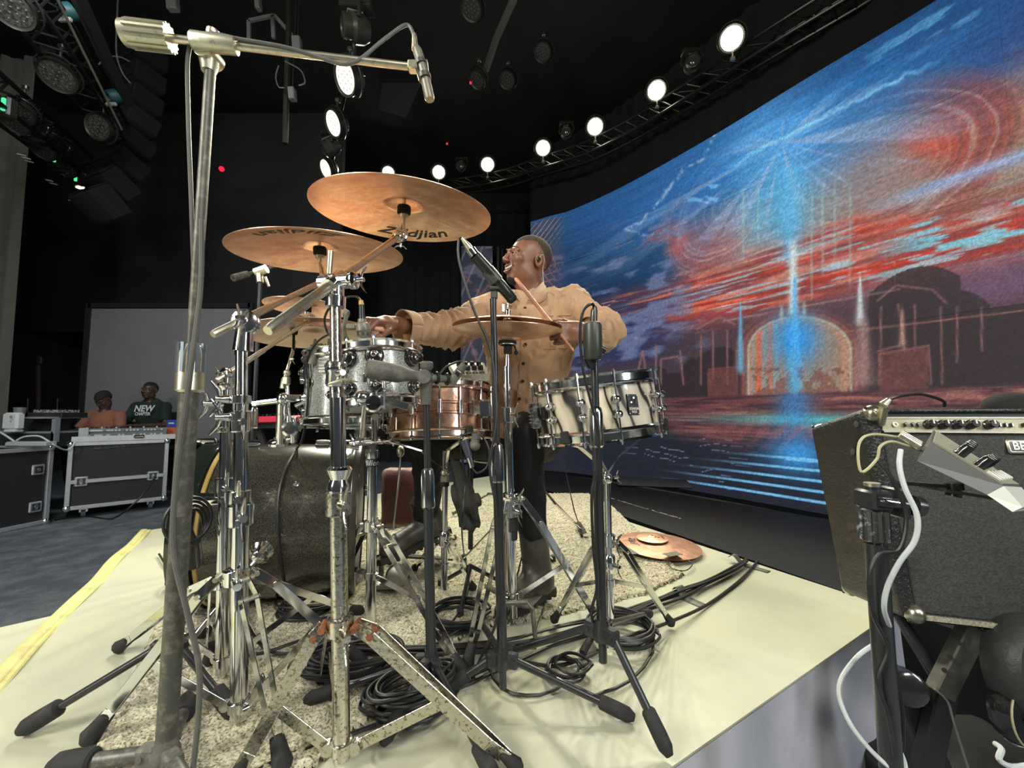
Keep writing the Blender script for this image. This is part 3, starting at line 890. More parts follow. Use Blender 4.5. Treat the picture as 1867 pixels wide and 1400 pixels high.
# kerb the wall stands on
m = MB()
bk = np.array([on_curve(np.array([s]))[0] for s in np.linspace(0, L[-1], 40)])
nn_ = np.gradient(bk, axis=0); nn_ = np.stack([-nn_[:, 1], nn_[:, 0]], 1); nn_ /= np.linalg.norm(nn_, axis=1)[:, None]
if np.dot(nn_[20], bk[20]) > 0: nn_ = -nn_
vs = []
for i in range(40):
    a = bk[i] + nn_[i] * 0.05; c = bk[i] - nn_[i] * 0.35
    vs += [(a[0], a[1], FLOOR_Z), (a[0], a[1], ZB - 0.003), (c[0], c[1], ZB - 0.003), (c[0], c[1], FLOOR_Z)]
fs = [(4 * i + j, 4 * i + (j + 1) % 4, 4 * i + 4 + (j + 1) % 4, 4 * i + 4 + j) for i in range(39) for j in range(4)] + [(3, 2, 1, 0), (156, 157, 158, 159)]
m.add(vs, fs); tag(m.build('screen_plinth', BLACKDECK, smooth=False), 'low black curved plinth the big LED wall stands on', 'plinth')
# black valance drape between truss and screen top
def val(u, v):
    s = u * L[-1]; p = on_curve(np.array([s]))[0]; d_ = nrm(p)
    k = 0.34 + 0.03 * sin(s * 21 + 2 * sin(s * 3))
    return np.array([p[0] + d_[0] * k, p[1] + d_[1] * k, ZT - 0.1 + 1.9 * v])
m = MB(); m.grid(val, 300, 4)
tag(m.build('black_valance', BLACKCLOTH, sharp=0), 'black pleated cloth hanging above the big LED wall under the lamp truss', 'curtain')

# ---------------------------------------------------------------- truss over the screen and its lamps
TRUSSM = mat('black_truss_tube', (0.05, 0.05, 0.045), 0.35, 0.7)
def truss(name, pts, r, w, h, label, seed=0, parent=None):
    t = thing(name, label, 'truss', pts[len(pts) // 2])
    up = np.array([0, 0, 1.0]); n = len(pts)
    side = [nrm(np.cross(nrm(pts[min(i + 1, n - 1)] - pts[max(i - 1, 0)]), up)) for i in range(n)]
    ch = []
    for (a, b) in ((-1, 0), (1, 0), (-1, 1), (1, 1)):
        line = [pts[i] + side[i] * a * w / 2 + up * b * h for i in range(n)]
        MB().tube(line, r, 8).build('chord', TRUSSM, t); ch.append(line)
    m = MB()
    for i in range(n - 1):
        m.tube([ch[0][i], ch[2][i + 1]], r * .5, 6); m.tube([ch[1][i], ch[3][i + 1]], r * .5, 6)
        m.tube([ch[0][i], ch[1][i]], r * .5, 6); m.tube([ch[2][i], ch[3][i + 1]], r * .5, 6) if i % 2 else m.tube([ch[3][i], ch[2][i + 1]], r * .5, 6)
    m.build('lacing', TRUSSM, t)['kind'] = 'stuff'
    return t
tp = [P(x, y, Y) for x, y, Y in ((1640, -50, 4.2), (1560, 2, 4.45), (1400, 97, 5.1), (1260, 184, 6.0), (1170, 238, 6.7), (1080, 283, 7.3), (990, 312, 8.0), (905, 338, 8.6), (800, 352, 9.3), (700, 360, 9.8))]
truss('lamp_truss', spline(tp, 4), 0.022, 0.24, 0.22, 'curved black truss running above the LED wall and carrying the row of lamps')
LAMPM = mat('lit_lamp_lens', (0.9, 0.9, 0.8), 0.3, emit=((1.0, 0.95, 0.74), 16.0))
LAMPW = mat('lit_white_lamp_lens', (0.9, 0.9, 0.8), 0.3, emit=((1.0, 0.97, 0.72), .85))
LAMPB = mat('black_lamp_housing', (0.03, 0.032, 0.026), 0.4, 0.2)
DARKLED = mat('dark_diode_cup', (0.25, 0.23, 0.15), 0.4, emit=((1.0, 0.9, 0.5), 0.10))
UNLITCUP = mat('unlit_diode_cup', (.16, .16, .13), .3)
def par_can(loc, face, rad, label, lens, name='stage_lamp', group=None, hanger=True, up=True):
    loc = np.asarray(loc, float); f = nrm(face)
    t = thing(name, label, 'stage light', loc, group)
    x, y, a = frame(f)
    m = MB(); m.lathe(loc, -f, [(rad * .98, -0.005), (rad * 1.12, -0.02), (rad * 1.14, 0.02), (rad * 1.10, 0.03), (rad * 1.1, 0.10), (rad * .7, 0.16), (0, 0.17)], 24); m.build('housing', LAMPB, t)
    m = MB()
    for k in range(16):
        d_ = cos(k * pi / 8) * x + sin(k * pi / 8) * y
        m.box(loc - f * 0.075 + d_ * rad * 1.13, (0.006, rad * .12, 0.09), (np.cross(f, d_), d_, f))
    m.build('cooling_fins', LAMPB, t)['kind'] = 'stuff'
    m = MB(); m.lathe(loc, f, [(rad * .95, 0), (rad * .95, 0.006), (0, 0.008)], 24); m.build('lens', lens, t)
    m = MB()
    for (rr, n) in ((0, 1), (.34, 6), (.70, 12)):
        for k in range(n):
            d_ = cos(2 * pi * k / n) * x + sin(2 * pi * k / n) * y
            m.lathe(loc + d_ * rad * rr + f * 0.008, f, [(rad * .055, 0), (0, 0.004)], 8)
    m.build('diode_cup', DARKLED if lens.name.startswith('lit_') else UNLITCUP, t)['kind'] = 'stuff'
    m = MB(); m.ring(loc - f * 0.05, (x if abs(x[2]) < abs(y[2]) else y) * 0 + nrm(np.cross(f, (0, 0, 1)) * 0 + f * 0.2 + np.array([0, 0, 0.0]) + f), rad * 1.28, 0.008, 24, 6)
    m.build('yoke', LAMPB, t)
    e = np.array([0, 0, 1.0]) * (1 if up else -1)
    m = MB(); m.tube([loc - f * 0.05 + e * rad * 1.28, loc - f * 0.05 + e * (rad * 1.28 + 0.10)], 0.012, 8); m.box(loc - f * 0.05 + e * (rad * 1.28 + 0.12), (0.06, 0.04, 0.05), None, 0.008)
    m.build('clamp', mat('steel_clamp', (0.45, 0.42, 0.36), 0.35, 1.0), t)
    return t
rowlab = ['warm lit stage lamp at the upper right end of the row', 'lit stage lamp, second from the upper right end of the row', 'lit stage lamp, third from the upper right end of the row',
          'lit stage lamp in the middle of the row above the drummer', 'lit stage lamp just left of the one above the drummer', 'lit stage lamp showing just above the right of the top cymbal', 'lit stage lamp half hidden behind the top edge of the highest cymbal']
for i, (x, y, Y) in enumerate(ROW):
    p = P(x, y, Y)
    par_can(p, np.array([0, 1.0, 0.4]) - p, 0.135, rowlab[i], LAMPM, group='lit lamps in the row above the screen', up=False)
sl = ['highest lit round lamp hanging left of the overhead microphone tip', 'middle lit round lamp in the hanging trio at left', 'lowest lit round lamp in the hanging trio, just above the cymbals']
for i, (x, y, Y) in enumerate(SIDE):
    p = P(x, y, Y)
    par_can(p, nrm(np.array([-0.75, -0.75, -0.62]) + 0.0 * p), (0.165, 0.155, 0.14)[i], sl[i], LAMPW, group='lit lamps hanging in a trio')

def moving_head(loc, ax, s, label, group=None, name='moving_head'):
    loc = np.asarray(loc, float); ax = nrm(ax)
    t = thing(name, label, 'stage light', loc, group)
    x, y, a = frame(ax)
    m = MB(); m.lathe(loc, ax, [(0, -.75 * s), (.55 * s, -.72 * s), (.75 * s, -.4 * s), (.8 * s, .1 * s), (.62 * s, .3 * s), (.66 * s, .75 * s), (.56 * s, .8 * s), (.5 * s, .72 * s), (0, .66 * s)], 24); m.build('head', mat('olive_black_lamp_shell', (0.05, 0.052, 0.04), 0.3, 0.2), t)
    m = MB(); m.ball(loc + ax * .60 * s, .46 * s, 16, (1, 1, .45), (x, y, a)); m.build('lens', mat('dark_lamp_glass', (0.05, 0.05, 0.05), 0.08, 0.0, coat=1.0, spec=1.0), t)
    for sg in (-1, 1):
        m = MB(); m.tube([loc + x * sg * .86 * s, loc + x * sg * 1.0 * s + np.array([0, 0, .5 * s]), loc + x * sg * .8 * s + np.array([0, 0, 1.15 * s])], .13 * s, 8); m.build('arm', LAMPB, t)
    m = MB(); m.box(loc + np.array([0, 0, 1.25 * s]), (1.9 * s, .9 * s, .35 * s), None, .06 * s); m.build('base', LAMPB, t)
    m = MB(); m.box(loc + ax * 0.0 - x * .0 + y * .78 * s, (.7 * s, .1 * s, .9 * s), (x, y, a), .02 * s); m.build('side_panel', mat('pale_lamp_panel', (0.22, 0.21, 0.15), 0.4), t)
    return t
moving_head(P(650, 52, 3.9), (-1, -.55, -.2), 0.17, 'unlit moving head lamp hanging above the overhead microphone boom')
moving_head(P(604, 268, 5.7), (-.7, -.3, -.6), 0.15, 'unlit moving head lamp between the middle and lowest lamps of the trio')
moving_head(P(1262, 118, 5.7), (-.3, -1, -.2), 0.15, 'unlit moving head on the truss between the two upper right lamps', 'dark moving heads on the truss')
moving_head(P(1033, 243, 7.4), (-.3, -1, -.2), 0.14, 'unlit moving head on the truss above the drummer', 'dark moving heads on the truss')
moving_head(P(842, 305, 8.8), (-.3, -1, -.2), 0.14, 'unlit moving head on the truss, the farthest left of its kind', 'dark moving heads on the truss')
# vertical pipe the trio hangs from
m = MB(); m.tube([P(668, -60, 4.2), P(640, 120, 4.6), P(618, 215, 5.5), P(605, 300, 6.5)], 0.03, 8)
tag(m.build('lighting_pipe', TRUSSM), 'black pipe receding behind the trio of hanging lamps', 'pipe')
# ---------------------------------------------------------------- dark rigging at upper left
def rig_bar(pts, r, name, label, matl=TRUSSM, cat='pipe'):
    return tag(MB().tube([np.asarray(p) for p in pts], r, 8).build(name, matl), label, cat)
tl = [P(150, -60, 3.3), P(180, 20, 3.6), P(215, 90, 4.0), P(258, 160, 4.6), P(320, 255, 6.0)]
truss('lighting_truss', spline([P(-60, -60, 3.0), P(10, -20, 3.2), P(75, 60, 3.6), P(130, 140, 4.2), P(190, 230, 5.2), P(215, 270, 5.8)], 3), 0.022, 0.28, 0.28, 'dark lighting truss at the top left corner with unlit lamps')
m = MB()
a_, b_ = P(95, -20, 3.4), P(222, 236, 4.9)
m.tube([a_, b_], 0.012, 8); o = m.build('pale_pipe', mat('pale_worn_pipe', (0.30, 0.28, 0.22), 0.5)); tag(o, 'thin pale pipe running down beside the dark beam at upper left', 'pipe')
m = MB(); m.tube([P(135, -20, 3.6), P(232, 190, 5.0)], 0.07, 4); tag(m.build('ceiling_beam', mat('dark_beam_paint', (0.035, 0.036, 0.034), 0.6)), 'dark square beam behind the pale pipe at upper left', 'beam')
TEAL = mat('teal_connector_plastic', (0.012, 0.075, 0.08), 0.5)
for i, (x, y, Y, s) in enumerate(((122, 22, 3.7, .075), (206, 176, 4.7, .075))):
    t = thing('power_connector', ('upper teal round power connector on the dark beam', 'lower teal round power connector on the dark beam')[i], 'connector', P(x, y, Y), 'teal connectors on the beam')
    m = MB(); m.lathe(P(x, y, Y), (-.5, -.5, -.6), [(s, -.05), (s, .03), (s * .8, .05), (s * .7, .02), (0, .02)], 20); m.build('shell', TEAL, t)
    m = MB(); m.box(P(x - 3, y + 14, Y - .03), (.12, .03, .04), None, .006); m.build('bracket', mat('pale_bracket', (.38, .36, .30), .5), t)
# unlit lamps of the corner truss
for i, (x, y, Y, f, lab) in enumerate(((20, 12, 3.2, (.2, -.6, -.8), 'unlit round lamp cut by the top left corner'), (105, 138, 4.0, (.25, -.5, -.85), 'unlit lamp facing down under the corner truss, upper one'),
                                  (180, 232, 4.9, (.0, -.9, -.4), 'unlit lamp with visible diode face at the lower end of the corner truss'))):
    dl = mat('unlit_diode_face', (.09, .09, .08), .35, noise=(45, .5, (.03, .03, .03), .03))
    par_can(P(x, y, Y), f, .14, lab, dl, group='unlit lamps of the corner truss')
MIR = mat('blue_grey_steel_tube', (.10, .14, .20), .25, .9)
rig_bar([P(88, 88, 3.9), P(82, 128, 4.0)], .055, 'lamp_bracket_tube', 'short blue grey steel tube above the upper downward lamp')
# lower left truss; its green glints are emitting strips on small housings
truss('stage_edge_truss', spline([P(-80, 150, 3.6), P(0, 210, 4.2), P(70, 262, 4.9), P(130, 310, 5.6), P(178, 352, 6.3)], 3), 0.025, 0.30, 0.30, 'dark truss with green glinting fixtures at the left edge')
GRN = mat('green_lit_strip', (.02, .3, .12), .4, emit=((.08, .85, .35), .8))  # emission stands for a green glint on the truss
for i, (x, y, Y) in enumerate(((6, 190, 4.0), (51, 235, 4.6), (62, 248, 4.8), (99, 286, 5.2), (108, 295, 5.3), (138, 322, 5.8))):
    t = thing('lamp_bar', 'small black lamp housing with a painted green glint, %s along the left truss' % ('nearest', 'second', 'third', 'fourth', 'fifth', 'farthest')[i], 'stage light', P(x, y, Y), 'green glinting lamps on the left truss')
    c = P(x, y, Y)
    m = MB(); m.box(c + np.array([-.04, .06, 0]), (.16, .1, .22), None, .02); m.build('housing', LAMPB, t)
    m = MB(); m.box(c, (.028, .02, .13)); m.build('strip', GRN, t)
for i, (x, y, Y) in enumerate(((30, 225, 4.4), (80, 275, 5.0), (120, 308, 5.5), (38, 205, 4.3), (92, 262, 5.1))):
    par_can(P(x, y, Y), (.1, -.5, -.9), .11, 'small unlit lamp clamped on the left truss, %s from the near end' % ('second', 'fourth', 'last', 'first', 'third')[i], mat('dim_lens', (.06, .07, .06), .15, .3), group='unlit lamps on the left truss')
p = P(146, 338, 5.9)
par_can(p, (.5, -.85, .05), .06, 'small bright yellow lamp at the low end of the left truss', mat('lit_small_lens', (.9, .9, .7), .3, emit=((1, .93, .5), 14)), name='small_lamp')
for i in range(7):
    pa = P(38 + i * 16 + (i > 3) * 14, 282 + i * 12.5 + (i > 3) * 10, 4.6 + i * .22)
    MB()
m = MB()
for (x, y, Y) in ((39, 281, 4.6), (48, 287, 4.7), (53, 293, 4.75), (90, 328, 5.3), (98, 334, 5.4), (131, 365, 5.9)):
    c = P(x, y, Y); m.bar(c - np.array([.045, 0, 0]), c + np.array([.045, 0, -.02]), .02, .012)
tag(m.build('reflective_tape', mat('reflective_tape', (.45, .45, .40), .3), smooth=False), 'small reflective tape marks along the underside of the left truss', 'tape', kind='stuff')
# line array speakers hanging in a J curve
ARR = mat('black_speaker_grille', (.0035, .0035, .004), .85)
arr = [(268, 70, 5.9, 0), (262, 110, 5.9, 2), (257, 150, 5.9, 4), (252, 190, 5.9, 8), (245, 228, 5.85, 12), (236, 268, 5.8, 18), (222, 306, 5.7, 26), (204, 342, 5.55, 36), (184, 374, 5.4, 46)]
for i, (x, y, Y, tilt) in enumerate(arr):
    c = P(x, y, Y); a = R(tilt)
    ax = (np.array([.93, -.36, 0]), np.array([.36 * cos(a), .93 * cos(a), -sin(a)]) * 1.0, np.array([.36 * sin(a), .93 * sin(a), cos(a)]))
    t = thing('array_speaker', 'black line array speaker box, %s from the top of the hanging column' % ('first', 'second', 'third', 'fourth', 'fifth', 'sixth', 'seventh', 'eighth', 'ninth')[i], 'speaker', c, 'line array speakers hanging at left')
    m = MB(); m.box(c, (.54, .40, .28), ax, .02); m.build('cabinet', ARR, t)
    m = MB(); m.box(c - ax[1] * .213, (.50, .012, .24), ax); m.build('grille', mat('speaker_mesh', (.005, .005, .005), .85), t)
# horizontal roof rails and lattice of battens
for i in range(9):
    y0 = 62 + i * 13
    a_, b_ = P(250, y0 - 14, 8.2), P(620, y0 + 62, 9.4)
    rig_bar([a_, b_], .014, 'roof_batten', 'thin dark batten in the roof lattice, row %s from the top' % ('one', 'two', 'three', 'four', 'five', 'six', 'seven', 'eight', 'nine')[i], mat('dark_batten', (.035, .035, .033), .6), 'batten')['group'] = 'battens of the roof lattice'
for i, x in enumerate((300, 352, 410, 470, 530, 585)):
    o = rig_bar([P(x, 20, 8.6), P(x, 160 + i * 9, 8.8)], .012, 'batten_hanger', 'thin vertical hanger of the roof lattice, %s from the left' % ('first', 'second', 'third', 'fourth', 'fifth', 'sixth')[i], mat('dark_batten', (.035, .035, .033), .6), 'hanger')
    o['group'] = 'hangers of the roof lattice'
GREYP = mat('pale_grey_box_paint', (.17, .18, .17), .5)
# white frame and hanging control boxes
t = thing('ceiling_bracket', 'pale open rectangular frame hanging under the roof, left of the grey control boxes', 'frame', P(478, 70, 5.2))
for a_, b_ in (((454, 38), (500, 28)), ((500, 28), (532, 64)), ((454, 38), (454, 74)), ((497, 30), (499, 70))):
    MB().bar(P(*a_, 5.2), P(*b_, 5.2), .045, .03, (0, 1, 0)).build('rail', GREYP, t, smooth=False)
for i, (x, y, w_, h_) in enumerate(((542, 84, .10, .23), (533, 172, .075, .16), (470, -2, .06, .30), (315, 6, .12, .2))):
    c = P(x, y, 4.9)
    t = thing('control_box', ('tall pale control box hanging right of the open frame', 'small pale control box hanging lowest under the roof', 'narrow pale box cut by the top edge above the frame', 'pale strip cut by the top edge, right of the line array')[i], 'box', c)
    m = MB(); m.box(c, (w_, .08, h_), (nrm((1, .1, .12)), nrm((0, 1, 0)), nrm((-.12, 0, 1))), .008); m.build('case', GREYP, t)
    MB().tube([c + (0, 0, h_ / 2), (c[0], c[1], 7.0)], .006, 6).build('hanger', LAMPB, t)
rig_bar([P(527, -30, 5.0), P(526, 60, 5.0), P(522, 180, 5.0), P(520, 262, 5.0)], .035, 'hanging_pole', 'black vertical pole hanging beside the pale control boxes', LAMPB, 'pole')
for i, pts in enumerate(([(508, 120), (503, 140), (508, 158), (518, 160)], [(520, 112), (548, 128), (556, 150), (545, 156)], [(215, 0), (212, 90), (222, 130), (238, 152)], [(180, 118), (195, 104), (218, 104), (236, 112)])):
    o = rig_bar(spline([P(x, y, 4.85) for x, y in pts], 6), .009, 'hanging_cable', ('pale cable loop left of the black hanging pole', 'pale cable loop right of the black hanging pole', 'dark cable dangling left of the microphone counterweight', 'dark cable arching over the line array top')[i], GREYCABLE, 'cable')
# rigging right of the boom microphone
rig_bar([P(945, -20, 4.8), P(905, 70, 5.4), P(885, 130, 6.0)], .05, 'roof_pipe', 'diagonal dull grey pipe at top centre above the drummer', mat('dull_grey_pipe', (.10, .10, .09), .6), 'pipe')
for i, (x, y, Y, f) in enumerate(((860, 15, 5.0, (-.3, -.4, -.9)), (870, 145, 6.0, (-.5, -.3, -.8)), (990, 95, 6.2, (-.3, -.5, -.8)), (925, 145, 6.6, (-.3, -.5, -.8)))):
    par_can(P(x, y, Y), f, .13, ('unlit dark lamp at top centre', 'unlit dark lamp with a red dot above the right cymbal edge', 'unlit dark lamp hanging right of the diagonal roof pipe', 'unlit dark lamp at the lower end of the diagonal roof pipe')[i], mat('dim_lens', (.06, .07, .06), .15, .3))
for i, (x, y, Y) in enumerate(((404, 308, 7.0), (858, 151, 5.9), (815, 262, 7.5))):
    m = MB(); m.ball(P(x, y, Y), .045 if i == 0 else .02, 10)
    tag(m.build('indicator_light', mat('red_indicator', (.4, .01, .02), .4, emit=((1, .02, .06), .8))), ('red indicator light on the black wall right of the tall microphone pole', 'tiny red indicator on the dark lamp above the cymbal', 'tiny red indicator low above the top cymbal')[i], 'light')
# leaning black flat at top centre
m = MB(); m.hexa([P(715, 20, 7.5), P(860, -60, 7.5), P(860, -60, 7.7), P(715, 20, 7.7), P(690, 200, 7.5), P(740, 215, 7.5), P(740, 215, 7.7), P(690, 200, 7.7)])
tag(m.build('ceiling_flat', mat('charcoal_flat', (.03, .033, .031), .9), smooth=False), 'charcoal slanted panel hanging at top centre behind the boom microphone', 'panel')
# ---------------------------------------------------------------- stands
def flatleg(parent, top, knee, foot, w, th, matl, spread=0.012, rub=True, name='leg', double=True, rsize=0.02):
    """leg of a chrome tripod: two parallel flat bars meeting at a rubber foot"""
    top, knee, foot = (np.asarray(q, float) for q in (top, knee, foot))
    d = nrm(foot - top); side = nrm(np.cross(d, (0, 0, 1)))
    nn = np.cross(side, d)
    m = MB()
    end = foot + (top - foot) / np.linalg.norm(top - foot) * rsize * 1.6
    if double:
        for sg in (-1, 1):
            a, b, c, e_ = top + side * sg * spread * .8, knee + side * sg * spread * 1.5, top + (foot - top) * .82 + side * sg * spread * .9, end + side * sg * spread * .35
            m.bar(a, b, th, w, nn, .0008); m.bar(b, c, th, w, nn, .0008); m.bar(c, e_, th, w, nn, .0008)
    else:
        m.bar(top, end, w, th * 2, nn, .001)
    leg = m.build(name, matl, parent)
    r = MB()
    for (q, rr) in ((top, w * .28), (knee, w * .26)):
        r.tube([q - side * (spread * 1.6 + .003), q + side * (spread * 1.6 + .003)], rr, 8)
    r.build('rivet', RUST if matl is WORN else NICKEL, leg)['kind'] = 'stuff'
    if rub:
        k = MB()
        ax = nrm(end - foot)
        k.tube([foot + ax * rsize * 2.6, foot + ax * rsize * 1.2, foot + ax * rsize * .2, foot - ax * rsize * .5], [rsize * .62, rsize * .78, rsize * .95, rsize * .55], 10)
        k.build('rubber_foot', RUBBER, leg)
    return leg

def collar(parent, c, ax, r, h, matl=CHROME, name='collar', wing=None, n=20):
    m = MB(); m.lathe(np.asarray(c) - nrm(ax) * h / 2, ax, [(r * .92, 0), (r * 1.04, h * .06), (r * 1.04, h * .94), (r * .92, h)], n)
    o = m.build(name, matl, parent)
    if wing is not None: wingnut(o, np.asarray(c) + np.asarray(wing) * r, wing, matl, r * .9)
    return o

def wingnut(parent, c, ax, matl=CHROME, s=0.012, name='wing_nut'):
    x, y, a = frame(ax)
    m = MB(); c = np.asarray(c, float)
    m.tube([c, c + a * s * 1.3], [s * .5, s * .35], 10)
    for sg in (-1, 1):
        m.tube([c + a * s * .7, c + a * s * 1.0 + y * sg * s * 1.1, c + a * s * 1.7 + y * sg * s * 2.0], [s * .34, s * .34, s * .18], 8, squash=.5)
    return m.build(name, matl, parent)

def chrome_stand(name, label, top, bot, r, legs, collar_py, hub, matl=CHROME, w=.02, th=.0022, group=None, joints=(), braces=True, knee_t=.18, cat='cymbal stand', rlow=None, spread=.012, rsize=.02):
    """tube with tripod; legs = foot points; collar_py / hub = points on the tube"""
    top, bot = np.asarray(top, float), np.asarray(bot, float)
    t = thing(name, label, cat, (bot[0], bot[1], 0), group)
    ax = nrm(top - bot)
    cuts = sorted(joints, key=lambda q: q)
    prev, rad = 0.0, (rlow or r)
    L_ = np.linalg.norm(top - bot)
    for j in list(cuts) + [1.0]:
        a, b = bot + (top - bot) * prev, bot + (top - bot) * j
        MB().tube([a, b], rad, 20).build('tube', matl, t)
        if j < 1.0:
            collar(t, b, ax, rad * 1.45, .05, matl, wing=nrm((.6, -.75, 0)))
            rad *= .84
        prev = j
    col_o = collar(t, collar_py, ax, (rlow or r) * 1.5, .035, matl, 'leg_collar', wing=nrm((.55, -.8, -.1)))
    hub_o = collar(t, hub, ax, (rlow or r) * 1.25, .022, matl, 'hub')
    for f in legs:
        f = np.asarray(f, float)
        out = nrm((f - bot) * np.array([1, 1, 0]))
        tp = np.asarray(collar_py) + out * (rlow or r) * 2.0
        kn = tp + (f - tp) * knee_t + np.array([0, 0, .012])
        flatleg(t, tp, kn, f, w, th, matl, spread=spread, rsize=rsize)
        if braces:
            q = tp + (f - tp) * .55
            h0 = np.asarray(hub) + out * (rlow or r) * 1.6
            b_ = MB(); b_.bar(h0, q, .003, w * .85, np.cross(nrm(q - h0), np.cross(out, (0, 0, 1))), .0006)
            s_ = np.cross(out, (0, 0, 1))
            b_.tube([h0 - s_ * .008, h0 + s_ * .008], w * .5, 10)
            b_.build('brace', matl, t)
    return t

def boom(parent, a, b, r, matl=CHROME, name='boom_arm', tip=None):
    a = np.asarray(a, float); b = np.asarray(b, float)
    m = MB(); d = b - a
    m.tube([a, a + d * .02, a + d * .45, a + d * .46, b], [r * .8, r, r, r * .8, r * .8], 16)
    return m.build(name, matl, parent)

def hinge(parent, c, ax, s, matl=CHROME, name='tilter'):
    """toothed hinge disc pair with its bolt"""
    x, y, a = frame(ax)
    m = MB()
    m.lathe(np.asarray(c) - a * s * .55, a, [(s * .7, 0), (s, s * .12), (s, s * .45), (s * .86, s * .52), (s * .86, s * .58), (s, s * .65), (s, s * .98), (s * .7, s * 1.1)], 24)
    m.lathe(np.asarray(c) + a * s * .55, a, [(s * .42, 0), (s * .42, s * .22), (s * .2, s * .3)], 10)
    o = m.build(name, matl, parent)
    wingnut(o, np.asarray(c) + a * s * .8, a, matl, s * .5)
    return o

# --- bronze
def bronze(name, c1, c2, rough=.34):
    m = bpy.data.materials.new(name); m.use_nodes = True
    nt = m.node_tree; b = nt.nodes['Principled BSDF']; b.inputs['Metallic'].default_value = .85; b.inputs['Roughness'].default_value = rough
    tc = nt.nodes.new('ShaderNodeTexCoord')
    mp = nt.nodes.new('ShaderNodeMapping'); nt.links.new(tc.outputs['Object'], mp.inputs['Vector'])
    nz = nt.nodes.new('ShaderNodeTexNoise'); nz.inputs['Scale'].default_value = 17; nz.inputs['Detail'].default_value = 5
    nt.links.new(mp.outputs['Vector'], nz.inputs['Vector'])
    rp = nt.nodes.new('ShaderNodeValToRGB'); rp.color_ramp.elements[0].position = .38; rp.color_ramp.elements[1].position = .64
    rp.color_ramp.elements[0].color = tuple(c1) + (1,); rp.color_ramp.elements[1].color = tuple(c2) + (1,)
    nt.links.new(nz.outputs['Fac'], rp.inputs['Fac']); nt.links.new(rp.outputs['Color'], b.inputs['Base Color'])
    # lathe rings from the distance to the centre axis, plus hammer dimples
    sp = nt.nodes.new('ShaderNodeSeparateXYZ'); nt.links.new(tc.outputs['Object'], sp.inputs[0])
    cb = nt.nodes.new('ShaderNodeCombineXYZ'); nt.links.new(sp.outputs[0], cb.inputs[0]); nt.links.new(sp.outputs[1], cb.inputs[1])
    ln = nt.nodes.new('ShaderNodeVectorMath'); ln.operation = 'LENGTH'; nt.links.new(cb.outputs[0], ln.inputs[0])
    mu = nt.nodes.new('ShaderNodeMath'); mu.operation = 'MULTIPLY'; mu.inputs[1].default_value = 1700; nt.links.new(ln.outputs['Value'], mu.inputs[0])
    sn = nt.nodes.new('ShaderNodeMath'); sn.operation = 'SINE'; nt.links.new(mu.outputs[0], sn.inputs[0])
    vo = nt.nodes.new('ShaderNodeTexVoronoi'); vo.inputs['Scale'].default_value = 42; nt.links.new(tc.outputs['Object'], vo.inputs['Vector'])
    ad = nt.nodes.new('ShaderNodeMath'); ad.operation = 'MULTIPLY_ADD'; ad.inputs[1].default_value = .10
    nt.links.new(sn.outputs[0], ad.inputs[0]); nt.links.new(vo.outputs['Distance'], ad.inputs[2])
    bp = nt.nodes.new('ShaderNodeBump'); bp.inputs['Strength'].default_value = .22; bp.inputs['Distance'].default_value = .004
    nt.links.new(ad.outputs[0], bp.inputs['Height']); nt.links.new(bp.outputs['Normal'], b.inputs['Normal'])
    return m
BRONZE = bronze('hammered_bronze', (.78, .46, .30), (.96, .70, .50))
BRONZE2 = bronze('dull_red_bronze', (.36, .19, .13), (.50, .29, .20), .45)
BRONZE3 = bronze('pale_bronze', (.60, .44, .34), (.72, .55, .43), .4)
INK = mat('black_print_ink', (.012, .010, .008), .6)

def cymbal(name, label, c, n, rad, matl, bow=.10, bell=.16, group=None, logo=None, flip=1):
    """c = centre of the bell top plane, n = upward axis"""
    c = np.asarray(c, float); x, y, a = frame(n)
    import mathutils
    t = bpy.data.objects.new(name, None)
    m = MB()
    pr = []
    br = rad * bell * 1.35
    for q in np.linspace(0, 1, 10): pr.append((.006 + (br - .006) * q, rad * .075 * (1 - q ** 2.2)))
    for q in np.linspace(.04, 1, 22): pr.append((br + (rad - br) * q, -rad * bow * q ** 1.6))
    top = pr; bot = [(r_, h - .0016) for r_, h in reversed(pr)]
    prof = bot + [(rad + .0006, pr[-1][1] - .0008)] + list(reversed(bot[::-1])) if False else None
    full = [(r_, h) for r_, h in pr] + [(r_, h - .0016) for r_, h in reversed(pr)]
    m.lathe((0, 0, 0), (0, 0, 1), full + [full[0]], 72)
    o = m.build(name, matl, None, sharp=60)
    M_ = mathutils.Matrix(((x[0], y[0], a[0]), (x[1], y[1], a[1]), (x[2], y[2], a[2])))
    o.rotation_euler = M_.to_euler(); o.location = tuple(c)
    tag(o, label, 'cymbal', group)
    if logo:
        body, ang_, rr, hgt = logo
        # lettering curved on the underside, kept just off the metal
        def hgt_at(r_):
            q = min(max((r_ - br) / (rad - br), 0), 1); return -rad * bow * q ** 1.6 - .0016
        def bend(u, v):
            r_ = rr + v; th = ang_ + u / rr * flip
            z_ = hgt_at(r_) - .0009 if flip > 0 else hgt_at(r_) + .0028
            return np.array([r_ * cos(th), r_ * sin(th), z_])
        ob = text_obj(body, 'printed_logo', INK, None, (0, 0, 0), (1, 0, 0), (0, 1, 0), hgt, shear=.35, bold=.012, width=1.35, bend=bend)
        ob.parent = o
    return o, (x, y, a)

